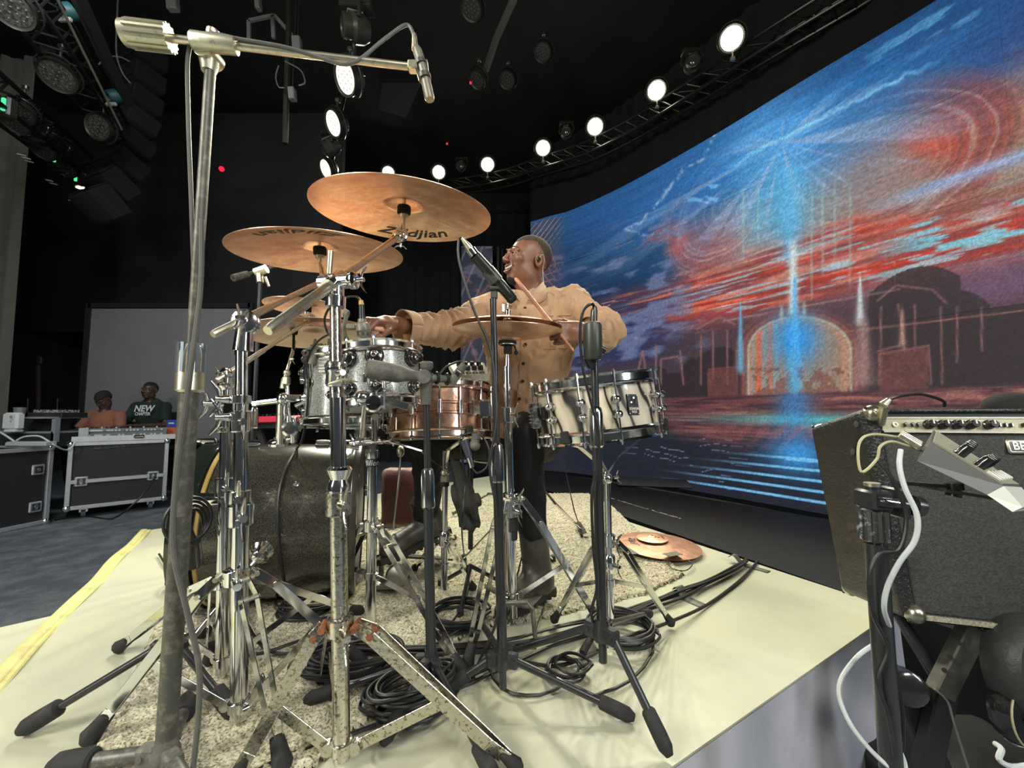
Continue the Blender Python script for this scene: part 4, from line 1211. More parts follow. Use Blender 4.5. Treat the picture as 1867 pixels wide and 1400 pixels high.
def cym_hardware(parent, c, n, down, matl=CHROME, felt=.019, rodr=.005, name='rod'):
    """rod, felts and sleeve carrying a cymbal centred on c"""
    c = np.asarray(c, float); a = nrm(n)
    MB().tube([c + a * .035, c - a * down], rodr, 10).build(name, matl, parent)
    MB().lathe(c - a * .028, a, [(felt * .8, 0), (felt, .004), (felt, .022), (felt * .9, .026)], 20).build('felt', FELT, parent)
    MB().lathe(c - a * .036, a, [(felt * .7, 0), (felt * .75, .008)], 16).build('washer', matl, parent)
    MB().lathe(c + a * .02, a, [(felt * .7, 0), (felt * .7, .014), (rodr * 1.6, .016), (rodr * 1.6, .028)], 14).build('top_felt', FELT, parent)

def cyl_tilt(px, py, rise, side=0.0):
    pass

# ---- C: central chrome boom stand, nearest, with the highest cymbal
YC = .868
ct, cb = P(611, 520, YC), P(624, 1345, YC)
cbot = np.array([cb[0], cb[1], .02])
stC = chrome_stand('boom_cymbal_stand', 'worn speckled chrome boom stand nearest the camera holding the highest cymbal', ct, cbot, .0145,
                   [G(428, 1418, .012), G(944, 1398, .012), G(588, 1236, .02)], P(621, 1140, YC), cbot + (0, 0, .022), WORN, w=.026, th=.0028, joints=(.52, .80), rlow=.0165, spread=.010, rsize=.016, knee_t=.10)
# lower part of the middle section is smooth chrome: a sleeve
m = MB(); m.tube([P(618, 925, YC), P(616, 725, YC)], .0155, 20); m.build('middle_tube', CHROME, stC)
m = MB(); m.lathe(P(617.5, 900, YC), (0, 0, 1), [(.022, 0), (.024, .012), (.018, .03), (.026, .05), (.022, .055)], 24); m.build('clamp_cup', CHROME, stC)
m = MB(); m.lathe(P(614, 700, YC), (0, 0, 1), [(.020, -.006), (.023, 0), (.0215, .022), (.024, .026), (.024, .034)], 24); m.build('clamp_cup', CHROME, stC)
w_ = MB(); w_.tube([P(600, 700, YC - .03), P(628, 692, YC - .035), P(652, 696, YC - .03)], [.004, .006, .003], 10, squash=.6); w_.build('wing_bolt', NICKEL, stC)
bc1 = P(737, 374, 1.16)
nea, tipb = P(488, 603, .70), P(731, 428, 1.14)
boom(stC, nea, tipb, .0105, NICKEL)
cl = P(611, 512, YC); bd = nrm(tipb - nea)
side_ = nrm(np.cross(bd, (0, 0, 1)))
# boom clamp: cast block, saddle, big bolt and wing
m = MB(); m.lathe(P(612, 560, YC), (0, 0, 1), [(.021, 0), (.021, .022), (.017, .024), (.017, .06)], 20); m.build('socket', CHROME, stC)
q = nea + bd * np.dot(cl - nea, bd)
m = MB(); m.tube([q - bd * .028, q + bd * .028], .017, 16); m.build('boom_saddle', CHROME, stC)
m = MB(); m.tube([q - side_ * .035, q + side_ * .035], .016, 16); m.lathe(q - side_ * -.035, side_, [(.016, 0), (.019, .004), (.019, .012), (.012, .016)], 16); m.build('clamp_barrel', CHROME, stC)
wingnut(stC, q + side_ * .05, side_, CHROME, .014)
m = MB(); m.tube([P(600, 500, YC), P(603, 458, YC)], [.0055, .0065], 10); m.build('memory_lever', NICKEL, stC)
# tilter at the tip and its rod
hinge(stC, tipb, nrm((.35, -.93, 0)), .019)
m = MB(); m.ball(tipb - bd * .02, .017, 14); m.build('tilter_body', CHROME, stC)
wingnut(stC, tipb + np.array([.0, 0, -.025]), (-.1, 0, -1), CHROME, .009)
n1 = nrm((-.055, .10, 1.0)) * 1.0
n1 = nrm((.045, -.10, 1.0))
cymA, fA = cymbal('crash_cymbal', 'largest highest bronze cymbal seen from below, upright logo on its right side', bc1, n1, .252, BRONZE, logo=None)
cym_hardware(stC, bc1, n1, np.linalg.norm(bc1 - tipb) - .006, NICKEL)

# ---- D: second chrome stand with round hinge, cymbal in front left
YD = .975
dt, db = P(441, 590, YD), P(437, 1284, YD)
dbot = np.array([db[0], db[1], .02])
stD = chrome_stand('boom_cymbal_stand', 'bright chrome boom stand with a round hinge at left, holding the lower left cymbal', dt, dbot, .0155,
                   [G(162, 1345, .016), G(516, 1398, .012), G(660, 1205, .02)], P(432, 1050, YD), dbot + (0, 0, .03), CHROME, w=.021, th=.0025, joints=(.50, .74), rlow=.018, spread=.011, rsize=.021, knee_t=.15)
hc = P(448, 588, YD)
hinge(stD, hc, nrm((.15, -1, .1)), .029)
m = MB(); m.tube([P(443, 640, YD), P(446, 600, YD)], [.022, .018], 18); m.build('hinge_socket', CHROME, stD)
m = MB(); m.tube([P(431, 648, YD), P(432, 615, YD), P(440, 600, YD)], [.004, .005, .004], 8); m.build('wing_bolt', CHROME, stD)
d0, d1_ = P(388, 610, .90), P(590, 512, 1.17)
boom(stD, d0, d1_, .0095, NICKEL)
bc2 = P(583, 449, 1.22)
m = MB(); m.tube([d1_, P(588, 495, 1.20), bc2 - nrm((-.03, -.07, 1)) * .05], [.011, .009, .005], 12); m.build('goose_neck', NICKEL, stD)
m = MB(); m.ball(P(592, 508, 1.18), .015, 12); m.build('tilter_body', CHROME, stD)
n2 = nrm((-.02, -.10, 1.0))
cymB, fB = cymbal('crash_cymbal', 'bronze cymbal just below the highest one, its logo upside down', bc2, n2, .243, BRONZE, logo=None)
cym_hardware(stD, bc2, n2, .05, NICKEL)

# ---- D2: slimmer chrome stand beside it with the small splash
YE = 1.13
et, eb = P(413, 690, YE), P(408, 1172, YE)
ebot = np.array([eb[0], eb[1], .025])
stE = chrome_stand('boom_cymbal_stand', 'slim chrome stand clamped left of the round-hinged one, holding the splash', et, ebot, .0125,
                   [G(216, 1180, .016), G(657, 1114, .02), G(383, 1205, .02)], P(408, 1058, YE), ebot + (0, 0, .03), CHROME, w=.021, th=.0022, joints=(.62,), rlow=.0165, rsize=.02)
hinge(stE, P(412, 682, YE), nrm((-.4, -.9, 0)), .017)
m = MB(); m.lathe(P(412, 705, YE), (0, 0, 1), [(.012, -.012), (.021, 0), (.021, .006), (.013, .012), (.011, .03)], 18); m.build('top_collar', CHROME, stE)
e0, e1 = P(396, 694, YE - .02), P(566, 583, 1.32)
boom(stE, e0, e1, .0075, NICKEL)
bc3 = P(561, 554, 1.33)
n3 = nrm((.03, .02, 1))
hinge(stE, e1, nrm((.3, -.95, 0)), .019)
cymC, _ = cymbal('splash_cymbal', 'small splash cymbal seen edge-on under the left crash cymbal', bc3, n3, .128, BRONZE3, bow=.10)
cym_hardware(stE, bc3, n3, np.linalg.norm(bc3 - e1) - .004, NICKEL, felt=.013, rodr=.004)
m = MB(); m.box(P(425, 745, (YD + YE) / 2), (.045, .16, .05), (nrm((1, .1, 0)), nrm((P(408, 745, YE) - P(437, 745, YD)) * (1, 1, 0)), np.array([0, 0, 1.])), .008); m.build('stand_to_stand_clamp', CHROME, stE)
for (x, y) in ((410, 736), (437, 728), (437, 760)):
    collar(stE, P(x, y, YE if x < 420 else YD), (0, 0, 1), .0225, .02, CHROME, 'clamp_ring', wing=nrm((-.7, -.7, 0)))
BLKL = mat('black_enamel', (.01, .01, .01), .3)
m = MB(); m.lathe(P(409, 788, YE), (0, 0, 1), [(.0192, 0), (.0194, .014)], 20); m.build('badge_ring', NICKEL, stE)
def cylbend(c, r, ax=(0, 0, 1)):
    x, y, a = frame(ax)
    def f(u, v):
        th = u / r
        fwd = np.array([0, -1.0, 0]); rt = np.array([1.0, 0, 0])
        return np.asarray(c) + (fwd * cos(th) + rt * sin(th)) * r + np.array([0, 0, v])
    return f
text_obj('GLPEX', 'printed_label', BLKL, stE, (0, 0, 0), (1, 0, 0), (0, 0, 1), .012, bold=.02, bend=cylbend(P(409, 783.5, YE), .0199))
m = MB(); a_ = P(372, 913, YE - .02); b_ = P(418, 910, YE - .05)
m.tube([P(362, 912, 1.15), P(405, 909, 1.13)], [.02, .016], 16); m.build('side_pipe', CHROME, stE)
collar(stE, P(436, 905, YD), (0, 0, 1), .0235, .03, CHROME, 'clamp_ring', wing=nrm((.5, -.85, 0)))

# ---- M: chrome stand in front of the bass drum with a black maker band
YM = 1.40
mt, mbp = P(680, 812, YM), P(676, 1118, YM)
mbot = np.array([mbp[0], mbp[1], .02])
stM = chrome_stand('rack_stand', 'chrome stand before the bass drum with a black lettered band near its top', mt, mbot, .0165,
                   [G(604, 1092, .02), G(846, 1228, .02), G(690, 1020, .02)], P(677, 958, YM), P(677, 1048, YM), CHROME, w=.022, th=.0025, cat='stand', rlow=.0165, braces=True)
m = MB(); m.lathe(P(679, 850, YM), (0, 0, 1), [(.0205, 0), (.0212, .003), (.0212, .026), (.0205, .029)], 24); m.build('black_band', BLACKM, stM)
text_obj('Millen', 'printed_label', mat('white_print_ink', (.8, .8, .75), .5), stM, (0, 0, 0), (1, 0, 0), (0, 0, 1), .026, shear=.2, bend=cylbend(P(679, 843, YM), .0218))
m = MB(); m.lathe(P(679, 838, YM), (0, 0, 1), [(.02, 0), (.022, .01), (.022, .03), (.016, .034), (.016, .05)], 24); m.build('top_collar', CHROME, stM)
wingnut(stM, P(655, 815, YM - .03), (-1, -.3, .1), CHROME, .02)
m = MB(); m.tube([P(640, 808, YM), P(722, 800, YM - .02)], .012, 12); m.box(P(662, 790, YM - .03), (.05, .04, .04), None, .008); m.box(P(716, 797, YM - .03), (.045, .04, .045), None, .008); m.build('multi_clamp', CHROME, stM)

# ---------------------------------------------------------------- microphone stands
def mic_stand(name, label, top, hub, r, feet, matl=BLACKM, clutch=None, hubmat=None, footr=.016, legr=.009, stub=.07, group=None, rlow=None, extra_hub=True):
    top, hub = np.asarray(top, float), np.asarray(hub, float)
    t = thing(name, label, 'microphone stand', (hub[0], hub[1], 0), group)
    ax = nrm(top - hub)
    if clutch is None:
        MB().tube([hub - ax * .01, top], r, 16).build('pole', matl, t)
    else:
        cp = hub + (top - hub) * clutch
        MB().tube([hub - ax * .01, cp], rlow or r * 1.35, 16).build('lower_pole', matl, t)
        MB().tube([cp, top], r, 16).build('upper_pole', matl, t)
        k = (rlow or r * 1.35)
        m = MB(); m.tube([cp - ax * .05, cp - ax * .045, cp + ax * .03, cp + ax * .045, cp + ax * .05], [k * 1.1, k * 1.45, k * 1.4, k * 1.2, r * 1.1], 12); m.build('clutch', CHROME if matl is BLACKM else NICKEL, t)
    m = MB(); m.lathe(hub - ax * .022, ax, [(r * 2.0, 0), (r * 2.4, .006), (r * 2.3, .026), (r * 1.9, .034), (r * 1.7, .05)], 16)
    o = m.build('hub', hubmat or BLACKM, t)
    for f in feet:
        f = np.asarray(f, float); out = nrm((f - hub) * (1, 1, 0)); sd = np.cross(out, (0, 0, 1))
        m = MB(); m.box(hub + out * r * 3.0 - ax * .002, (r * 2.6, r * 3.4, .036), (sd, out, np.array([0, 0, 1.])), .004)
        m.tube([hub + out * r * 3.6 - sd * r * 1.6, hub + out * r * 3.6 + sd * r * 1.6], .006, 8)
        m.build('leg_bracket', hubmat or BLACKM, t)
        a = hub + out * r * 3.4; d = nrm(f - a)
        l = MB(); l.tube([a, f - d * .02], legr, 12); lg = l.build('leg', matl, t)
        k = MB(); k.tube([f - d * .075, f - d * .07, f - d * .03, f - d * .008, f + d * .006], [legr * 1.3, footr * .95, footr, footr * .95, footr * .5], 14); k.build('rubber_foot', RUBBER, lg)
    if stub: MB().tube([hub - ax * stub, hub], r * 1.05, 12).build('hub_stub', hubmat or BLACKM, t)
    return t

# N: black stand with the large condenser
YN = 1.07
hubN = P(916, 1200, YN)
stN = mic_stand('microphone_stand', 'black straight microphone stand in front of the hi-hat, carrying the slanting microphone', P(899, 545, YN), hubN, .0085, [G(1152, 1306, .015), G(806, 1262, .015), G(868, 1120, .02)], clutch=.53, rlow=.0125)
# O: black stand right
YO = 1.02
hubO = P(1098, 1150, YO)
stO = mic_stand('microphone_stand', 'black microphone stand in front of the wooden snare drum with a thick cylindrical microphone', P(1083, 640, YO), hubO, .0095, [G(1218, 1372, .018), G(905, 1196, .02), G(1184, 1118, .02)], clutch=.72, rlow=.0125)
# M2: low black boom stand in the middle
YK = 1.06
hubK = P(786, 1205, YK)
stK = mic_stand('boom_microphone_stand', 'dusty black boom stand in the middle whose boom ends in a thick counterweight', P(777, 705, YK), hubK, .0085, [G(700, 1352, .016), G(905, 1425, .015), G(560, 1275, .02)], clutch=.62, rlow=.0125)
bkA, bkB = P(668, 672, .98), P(905, 708, 1.15)
bkA2 = bkA + nrm(bkB - bkA) * .13
m = MB(); m.tube([bkA, bkA + nrm(bkB - bkA) * .01, bkA + nrm(bkB - bkA) * .075, bkA + nrm(bkB - bkA) * .10, bkA + nrm(bkB - bkA) * .13], [.020, .024, .023, .016, .012], 16); m.build('counterweight', DUSTY, stK)
bkC = P(822, 692, 1.09)
m = MB(); m.tube([bkA2, bkC], .0095, 12); m.build('boom_arm', DUSTY, stK)
pj = P(777, 688, YK)
m = MB(); m.tube([pj + (0, -.03, 0), pj + (0, .03, 0)], .018, 14); m.tube([pj - (0, 0, .07), pj], [.014, .016], 12); m.build('swivel_joint', DUSTY, stK)
m = MB(); m.lathe(P(778, 676, YK), (0, 0, 1), [(.011, 0), (.017, .008), (.017, .02), (.013, .024)], 12); m.build('knob', DUSTY, stK)
m = MB()
for t_ in (.62, .72, .82, .95):
    c = bkA + (bkC - bkA) * t_
    m.ring(c, nrm(bkC - bkA + (0, 0, .02)), .014, .0035, 20, 6)
m.build('wrapped_cable', CABLE, stK)
# A: tall overhead microphone stand at left
YA = .85
hubA = P(302, 1372, YA)
stA = mic_stand('overhead_microphone_stand', 'tall dusty metal boom stand at far left reaching to the top of the picture', P(384, 118, YA), hubA, .0105, [G(96, 1398, .03), G(420, 1560, .02), G(345, 1275, .02)], matl=OLD, clutch=.53, rlow=.0175, hubmat=DUSTY, stub=0, footr=.024, legr=.014)
m = MB()
for k in range(12):
    a0 = k * pi / 6
    m.box(hubA + (P(384, 118, YA) - hubA) * .545 + np.array([cos(a0) * .0235, sin(a0) * .0235, 0]), (.006, .005, .060), (np.array([-sin(a0), cos(a0), 0]), np.array([cos(a0), sin(a0), 0]), np.array([0, 0, 1.])))
m.build('clutch_ribs', mat('blue_grey_steel', (.20, .24, .27), .4, .8), stA)
jA = P(383, 85, YA); wA, tA = P(226, 60, .80), P(752, 122, .90)
bA = nrm(tA - wA)
m = MB()
m.tube([wA, wA + bA * .085], .0245, 20)
for k in range(14):
    a0 = k * 2 * pi / 14; x_, y_, _ = frame(bA)
    m.box(wA + bA * .048 + (x_ * cos(a0) + y_ * sin(a0)) * .0245, (.0045, .006, .074), (np.cross(bA, x_ * cos(a0) + y_ * sin(a0)), x_ * cos(a0) + y_ * sin(a0), bA))
m.build('counterweight', mat('ribbed_dusty_steel', (.50, .49, .38), .38, .75, noise=(70, .35, (.2, .2, .17))), stA)
MB().tube([wA + bA * .08, tA], .0082, 14).build('boom_arm', NICKEL, stA)
q0_ = wA + bA * .125
m = MB(); m.tube([q0_, q0_ + bA * .004, q0_ + bA * .085, q0_ + bA * .087], [.017, .0195, .0175, .012], 18); m.build('boom_clamp', MATS['ribbed_dusty_steel'], stA)
m = MB(); m.tube([jA + (-.004, 0, .0), jA - (0, 0, .012)], [.017, .019], 14); m.tube([jA + (0, -.022, -.022), jA + (0, .022, -.022)], .019, 18); m.tube([jA - (0, 0, .035), jA - (0, 0, .058)], [.019, .014], 14); m.build('swivel_joint', MATS['ribbed_dusty_steel'], stA)
m = MB(); m.lathe(jA + np.array([0, -.024, -.020]), (0, -1, .1), [(.011, 0), (.010, .008), (0, .010)], 12); m.lathe(jA + np.array([.004, 0, .022]), (.1, 0, 1), [(.011, 0), (.014, .006), (.013, .014), (0, .018)], 12); m.build('knob', NICKEL, stA)
# B: low black stand beside the bass drum front
YB = 1.02
hubB = P(312, 1178, YB)
stB = mic_stand('low_microphone_stand', 'low black tripod stand behind the tall dusty pole, before the bass drum', P(336, 905, YB + .06), hubB, .0085, [G(40, 1330, .016), G(428, 1302, .018), G(376, 1150, .02)], legr=.0085, footr=.019)
m = MB(); m.tube([P(322, 915, 1.06), P(352, 985, 1.12), P(362, 1010, 1.2)], .009, 12); m.build('boom_arm', BLACKM, stB)
m = MB(); m.tube([P(352, 985, 1.12), P(350, 1025, 1.16)], [.016, .026], 14); m.build('drum_microphone', BLACKM, stB)
for i in range(4):
    m = MB(); m.ring(P(344 + 3 * i, 948 + 4 * i, 1.05 + .01 * i), nrm((1, -.4 + .2 * i, .1)), .055 - .004 * i, .004, 28, 6, sq=1.0); m.build('hung_cable', CABLE, stB)
# stand at the back left with a small boom (behind the cymbals)
YF = 2.0
stF = mic_stand('microphone_stand', 'thin dark microphone stand behind the left cymbals, its short boom end tilting down', P(474, 515, YF), P(452, 1000, YF), .010, [G(400, 1020, .02), G(500, 1020, .02), G(450, 985, .02)], clutch=.48, rlow=.014)
fa, fb = P(425, 507, 1.9), P(520, 480, 2.15)
m = MB(); m.tube([fa, fa + nrm(fb - fa) * .08], [.017, .016], 12); m.tube([fa, fb], .008, 10); m.build('boom_arm', OLD, stF)
m = MB(); m.tube([P(466, 497, YF), P(486, 490, YF)], .022, 12); m.tube([P(474, 515, YF), P(472, 495, YF)], .018, 12); m.tube([P(484, 505, YF), P(490, 522, YF)], .007, 8); m.build('swivel_joint', NICKEL, stF)
# ---------------------------------------------------------------- drums
def sparkle(name, c1, c2, rough=.3, scale=420):
    m = bpy.data.materials.new(name); m.use_nodes = True
    nt = m.node_tree; b = nt.nodes['Principled BSDF']; b.inputs['Roughness'].default_value = rough; b.inputs['Metallic'].default_value = .35; b.inputs['Coat Weight'].default_value = .8; b.inputs['Coat Roughness'].default_value = .08
    tc = nt.nodes.new('ShaderNodeTexCoord'); vo = nt.nodes.new('ShaderNodeTexNoise'); vo.inputs['Scale'].default_value = scale; vo.inputs['Detail'].default_value = 2
    nt.links.new(tc.outputs['Object'], vo.inputs['Vector'])
    rp = nt.nodes.new('ShaderNodeValToRGB'); rp.color_ramp.elements[0].position = .45; rp.color_ramp.elements[1].position = .68
    rp.color_ramp.elements[0].color = tuple(c1) + (1,); rp.color_ramp.elements[1].color = tuple(c2) + (1,)
    nt.links.new(vo.outputs['Fac'], rp.inputs['Fac']); nt.links.new(rp.outputs['Color'], b.inputs['Base Color'])
    return m
SPARK = sparkle('silver_sparkle_wrap', (.22, .24, .24), (.80, .82, .74))
BASSWRAP = sparkle('dark_sparkle_wrap', (.018, .018, .014), (.13, .125, .095), .20, 620)
HEADW = mat('drum_head_film', (.62, .62, .58), .45)
LUGBLK = mat('black_lug_enamel', (.014, .014, .015), .2, coat=.6)

def hoop(parent, c, ax, r, h=.026, matl=CHROME, flare=1):
    m = MB()
    m.lathe(c, ax, [(r * 1.0, -h * .15), (r + .004, 0), (r + .004, h * .8), (r + .009 * flare, h), (r + .001, h * 1.04), (r - .001, h * .9), (r - .001, -.002), (r, -h * .15)], 64)
    m.ring(np.asarray(c) + nrm(ax) * h * .1, ax, r + .006, .0035, 64, 6)
    return m.build('hoop', matl, parent)

def drum_frame(top, bot):
    a = nrm(np.asarray(top, float) - np.asarray(bot, float))
    # x towards camera
    x = np.array([0, -1.0, 0]); x = nrm(x - a * np.dot(x, a)); y = np.cross(a, x)   # y = to the right for a=z
    return x, -y if y[0] < 0 else y, a

def around(top, bot, deg):
    """direction on the shell: 0 faces the camera, positive to the right"""
    x, y, a = drum_frame(top, bot)
    return x * cos(R(deg)) + y * sin(R(deg))

def tension_rod(parent, p, a, L_, matl=CHROME, r=.0028):
    m = MB(); m.tube([p, p + a * L_], r, 8); m.tube([p + a * L_, p + a * (L_ + .006), p + a * (L_ + .014)], [.006, .0055, .0035], 8)
    return m.build('tension_rod', matl, parent)

def round_lug(parent, c, d, a, s=.024, blk=True):
    m = MB(); m.lathe(c, d, [(s, 0), (s, .006), (s * .9, .010), (s * .86, .010)], 24)
    o = m.build('lug', CHROME if not blk else LUGBLK, parent)
    m = MB(); m.ring(np.asarray(c) + nrm(d) * .012, d, s * .80, .0011, 28, 6); m.build('lug_rim', CHROME, o)
    m = MB(); m.lathe(np.asarray(c), d, [(s * .80, .010), (s * .78, .014), (s * .6, .016), (s * .58, .020), (s * .42, .022)], 24); m.build('lug_ring', LUGBLK, o)
    m = MB(); m.lathe(np.asarray(c), d, [(s * .34, .020), (s * .33, .024), (s * .24, .026), (0, .0265)], 20); m.build('lug_cap', CHROME, o)
    m = MB(); m.lathe(np.asarray(c), d, [(s * .14, .0262), (s * .12, .0275), (0, .028)], 12); m.build('lug_dot', LUGBLK, o)
    return o

def tom(name, label, top, bot, r, degs, low=True):
    top, bot = np.asarray(top, float), np.asarray(bot, float)
    t = thing(name, label, 'drum', (top + bot) / 2)
    a = nrm(top - bot); L_ = np.linalg.norm(top - bot)
    m = MB(); m.lathe(bot, a, [(r, .014), (r, L_ - .014)], 64); m.lathe(bot, a, [(r * .985, .02), (r * .985, L_ - .02)], 48); m.build('shell', SPARK, t)
    for (h_, s_) in ((L_ - .008, 1), (.008, -1)):
        hoop(t, bot + a * h_ - a * s_ * .012, a * s_, r + .006)
        m = MB(); m.lathe(bot + a * (h_ + s_ * .001), a * s_, [(r + .002, -.006), (r, .001), (0, .0015)], 48); m.build('drum_head', HEADW, t)
    for dg in degs:
        d = around(top, bot, dg)
        c1 = bot + a * (L_ * .76) + d * r; c2 = bot + a * (L_ * .27) + d * r
        round_lug(t, c1, d, a, .0265)
        tension_rod(t, bot + a * (L_ * .76) + d * (r + .010), a, L_ * .24 + .006)
        if low:
            round_lug(t, c2, d, a, .0195)
            tension_rod(t, bot + a * (L_ * .27) + d * (r + .010), -a, L_ * .27 + .004)
    return t, a

T1t, T1b = P(688, 644, 1.27), P(693, 746, 1.25)
tomR, a1 = tom('rack_tom', 'silver sparkle rack tom, right one of the two, under the yellow ringed microphone', T1t, T1b, .123, (-62, -20, 14, 66, 110, 180, -110))
T2t, T2b = P(640, 652, 1.47), P(636, 775, 1.45)
tomL, a2 = tom('rack_tom', 'silver sparkle rack tom behind the chrome pole, with an oval badge', T2t, T2b, .145, (-78, 10, 60, 110, 180, -115))
d = around(T2t, T2b, -36); cB = (T2t + T2b) / 2 + d * .146 + a2 * .012
x_, y_, _ = frame(d)
rt = nrm(np.cross((0, 0, 1), d)); rt = rt if rt[0] > 0 else -rt
m = MB(); m.prism([(.021 * cos(q), .015 * sin(q)) for q in np.linspace(0, 2 * pi, 25)[:-1]], cB - d * .002, rt, a2, .003); m.build('badge', BLKL, tomL)
m = MB(); m.ring(cB + d * .0012, d, .018, .0012, 32, 6); m.build('badge_rim', NICKEL, tomL)
WHITEINK = MATS['white_print_ink']
text_obj('X7', 'printed_label', WHITEINK, tomL, cB + d * .0035, rt, a2, .016, bold=.03)
text_obj('DDR', 'printed_label', WHITEINK, tomL, cB + d * .0035 + a2 * .009, rt, a2, .006)
# tom mounts
m = MB()
m.tube([P(660, 795, 1.30), P(668, 715, 1.16)], .0085, 12); m.tube([P(678, 655, 1.13), P(676, 700, 1.13)], .0095, 12)
m.build('mount_rod', CHROME, tomR)
m = MB(); m.box(P(674, 690, 1.145), (.035, .03, .035), None, .006); m.build('mount_bracket', CHROME, tomR)
hb = P(662, 725, 1.13)
m = MB(); m.ball(hb, .022, 14); m.box(hb + (0.012, 0, .004), (.03, .03, .024), None, .005); m.build('ball_clamp', CHROME, tomR)
# round hinge with black cap below the tom
hh = P(681, 734, 1.12)
m = MB(); m.lathe(hh + (0, .012, 0), (0, -1, 0), [(.022, -.014), (.026, 0), (.026, .014), (.021, .016), (.021, .012), (0, .012)], 24); m.build('round_hinge', CHROME, tomR)
m = MB(); m.lathe(hh + (0, .002, 0), (0, -1, 0), [(.0195, 0), (.0185, .006), (0, .0085)], 24); m.build('hinge_cap', LUGBLK, tomR)
wingnut(tomR, P(700, 707, 1.12), (0, 0, 1), CHROME, .014)
m = MB(); m.tube([P(700, 712, 1.12), P(701, 745, 1.13)], .005, 8); m.tube([P(684, 760, 1.2), P(684, 800, 1.33)], .011, 12); m.build('mount_rod', CHROME, tomR)
m = MB(); m.bar(P(655, 716, 1.13), P(745, 742, 1.14), .02, .006, (0, -1, .2), .001); m.build('hinge_plate', CHROME, tomR)
# left tom mount on the bass drum
m = MB(); m.tube([P(512, 806, 1.42), P(514, 735, 1.36)], .016, 16); m.tube([P(534, 806, 1.42), P(536, 760, 1.4)], .010, 12); m.build('mount_tube', CHROME, tomL)
m = MB(); m.tube([P(462, 736, 1.36), P(470, 736, 1.36)], .010, 8); m.tube([P(470, 735, 1.36), P(560, 724, 1.36)], .010, 12); m.ball(P(516, 727, 1.36), .020, 12); m.box(P(538, 725, 1.36), (.05, .03, .02), None, .005); m.build('mount_arm', CHROME, tomL)
m = MB(); m.lathe(P(530, 782, 1.39), (.2, -1, 0), [(.024, -.01), (.026, 0), (.026, .008), (.018, .010), (.018, .006), (0, .006)], 24); m.build('round_hinge', CHROME, tomL)
for (x, y) in ((557, 694), (563, 722), (560, 750)):
    m = MB(); m.tube([P(x - 10, y, 1.36), P(x + 12, y - 2, 1.38)], .011, 12); m.build('mount_roller', CHROME, tomL)
m = MB(); m.tube([P(556, 672, 1.36), P(557, 708, 1.36)], .006, 8); m.tube([P(538, 740, 1.35), P(560, 730, 1.36), P(566, 728, 1.37)], [.006, .006, .004], 8); m.build('mount_lever', CHROME, tomL)
m = MB()
for i in range(5):
    q = 655 + i * 5.4
    m.tube([P(582, q, 1.31), P(618, q - 1, 1.31)], .0042, 8)
m.build('spring_coil', CHROME, tomL)
# holder plate on the bass drum
m = MB(); m.lathe(P(512, 806, 1.45), (0, -.2, 1), [(.042, -.006), (.042, .002), (.036, .008), (.02, .012), (.02, .02)], 24); m.build('base_plate', CHROME, tomL)

# low ride on an L-arm over the bass drum
rc = P(566, 600, 1.50); n4 = nrm((-.075, .045, 1))
arm = thing('cymbal_arm', 'thin chrome arm rising from the bass drum mount, carrying the low left cymbal', 'cymbal stand', P(527, 780, 1.38))
MB().tube([P(527, 770, 1.38), P(523, 700, 1.40)], .0075, 12).build('tube', CHROME, arm)
MB().tube([P(519, 690, 1.39), P(534, 640, 1.42), P(537, 622, 1.44)], .006, 10).build('upper_rod', CHROME, arm)
m = MB(); m.ball(P(523, 680, 1.39), .012, 10); m.box(P(522, 694, 1.39), (.022, .02, .03), None, .004); m.tube([P(514, 708, 1.385), P(516, 690, 1.39)], [.007, .005], 8); m.build('tilter', NICKEL, arm)
wingnut(arm, P(530, 655, 1.40), (1, -.2, .1), NICKEL, .009)
m = MB(); m.tube([P(535, 640, 1.42), P(536, 590, 1.44)], .0045, 8); m.lathe(P(536, 610, 1.44), (0, 0, 1), [(.010, 0), (.012, .006), (.012, .016)], 12); m.tube([P(534, 580, 1.44), P(543, 576, 1.44)], .005, 8); m.build('felt_stack', FELT, arm)
cymD, _ = cymbal('ride_cymbal', 'wide pale cymbal seen nearly edge-on behind the left stand booms', P(572, 600, 1.46), n4, .226, BRONZE3, bow=.09)

# ---- bass drum
bc = np.array([-.858, 1.63, .300]); br_ = .278
axb = nrm((-1, -.30, .015)); Lb = .48
bass = thing('bass_drum', 'big dark sparkle bass drum lying on its side behind the chrome stands', 'drum', (bc[0], bc[1], .02))
fr = bc + axb * Lb / 2; rear = bc - axb * Lb / 2
m = MB(); m.lathe(rear, axb, [(br_, .0), (br_, Lb)], 96); m.lathe(rear, axb, [(br_ * .985, .01), (br_ * .985, Lb - .01)], 64); m.build('shell', BASSWRAP, bass)
HOOPB = mat('black_gloss_hoop', (.010, .014, .012), .12, coat=1.0)
HOOPG = mat('dark_olive_hoop', (.04, .038, .028), .25, coat=.5)
for (c, s_, ml) in ((fr, 1, HOOPB), (rear, -1, HOOPG)):
    m = MB(); m.lathe(c - axb * s_ * (.022 if s_ > 0 else .004), axb * s_, [(br_ + .003, 0), (br_ + .013, 0), (br_ + .014, .002), (br_ + .014, .062 if s_ > 0 else .022), (br_ + .004, .064 if s_ > 0 else .024), (br_ + .003, 0)], 96); m.build('hoop', ml, bass)
    m = MB(); m.lathe(c + axb * s_ * .012, axb * s_, [(br_ + .003, -.01), (br_ - .004, .002), (0, .002)], 64); m.build('drum_head', mat('black_drum_head', (.015, .015, .015), .35), bass)
m = MB(); m.lathe(fr - axb * .05, axb, [(br_ + .001, .010), (br_ + .006, .012), (br_ + .006, .022), (br_ + .001, .024)], 96, caps=False); m.build('shell_band', mat('amber_hoop_inlay', (.45, .30, .10), .25, .3, coat=.8), bass)
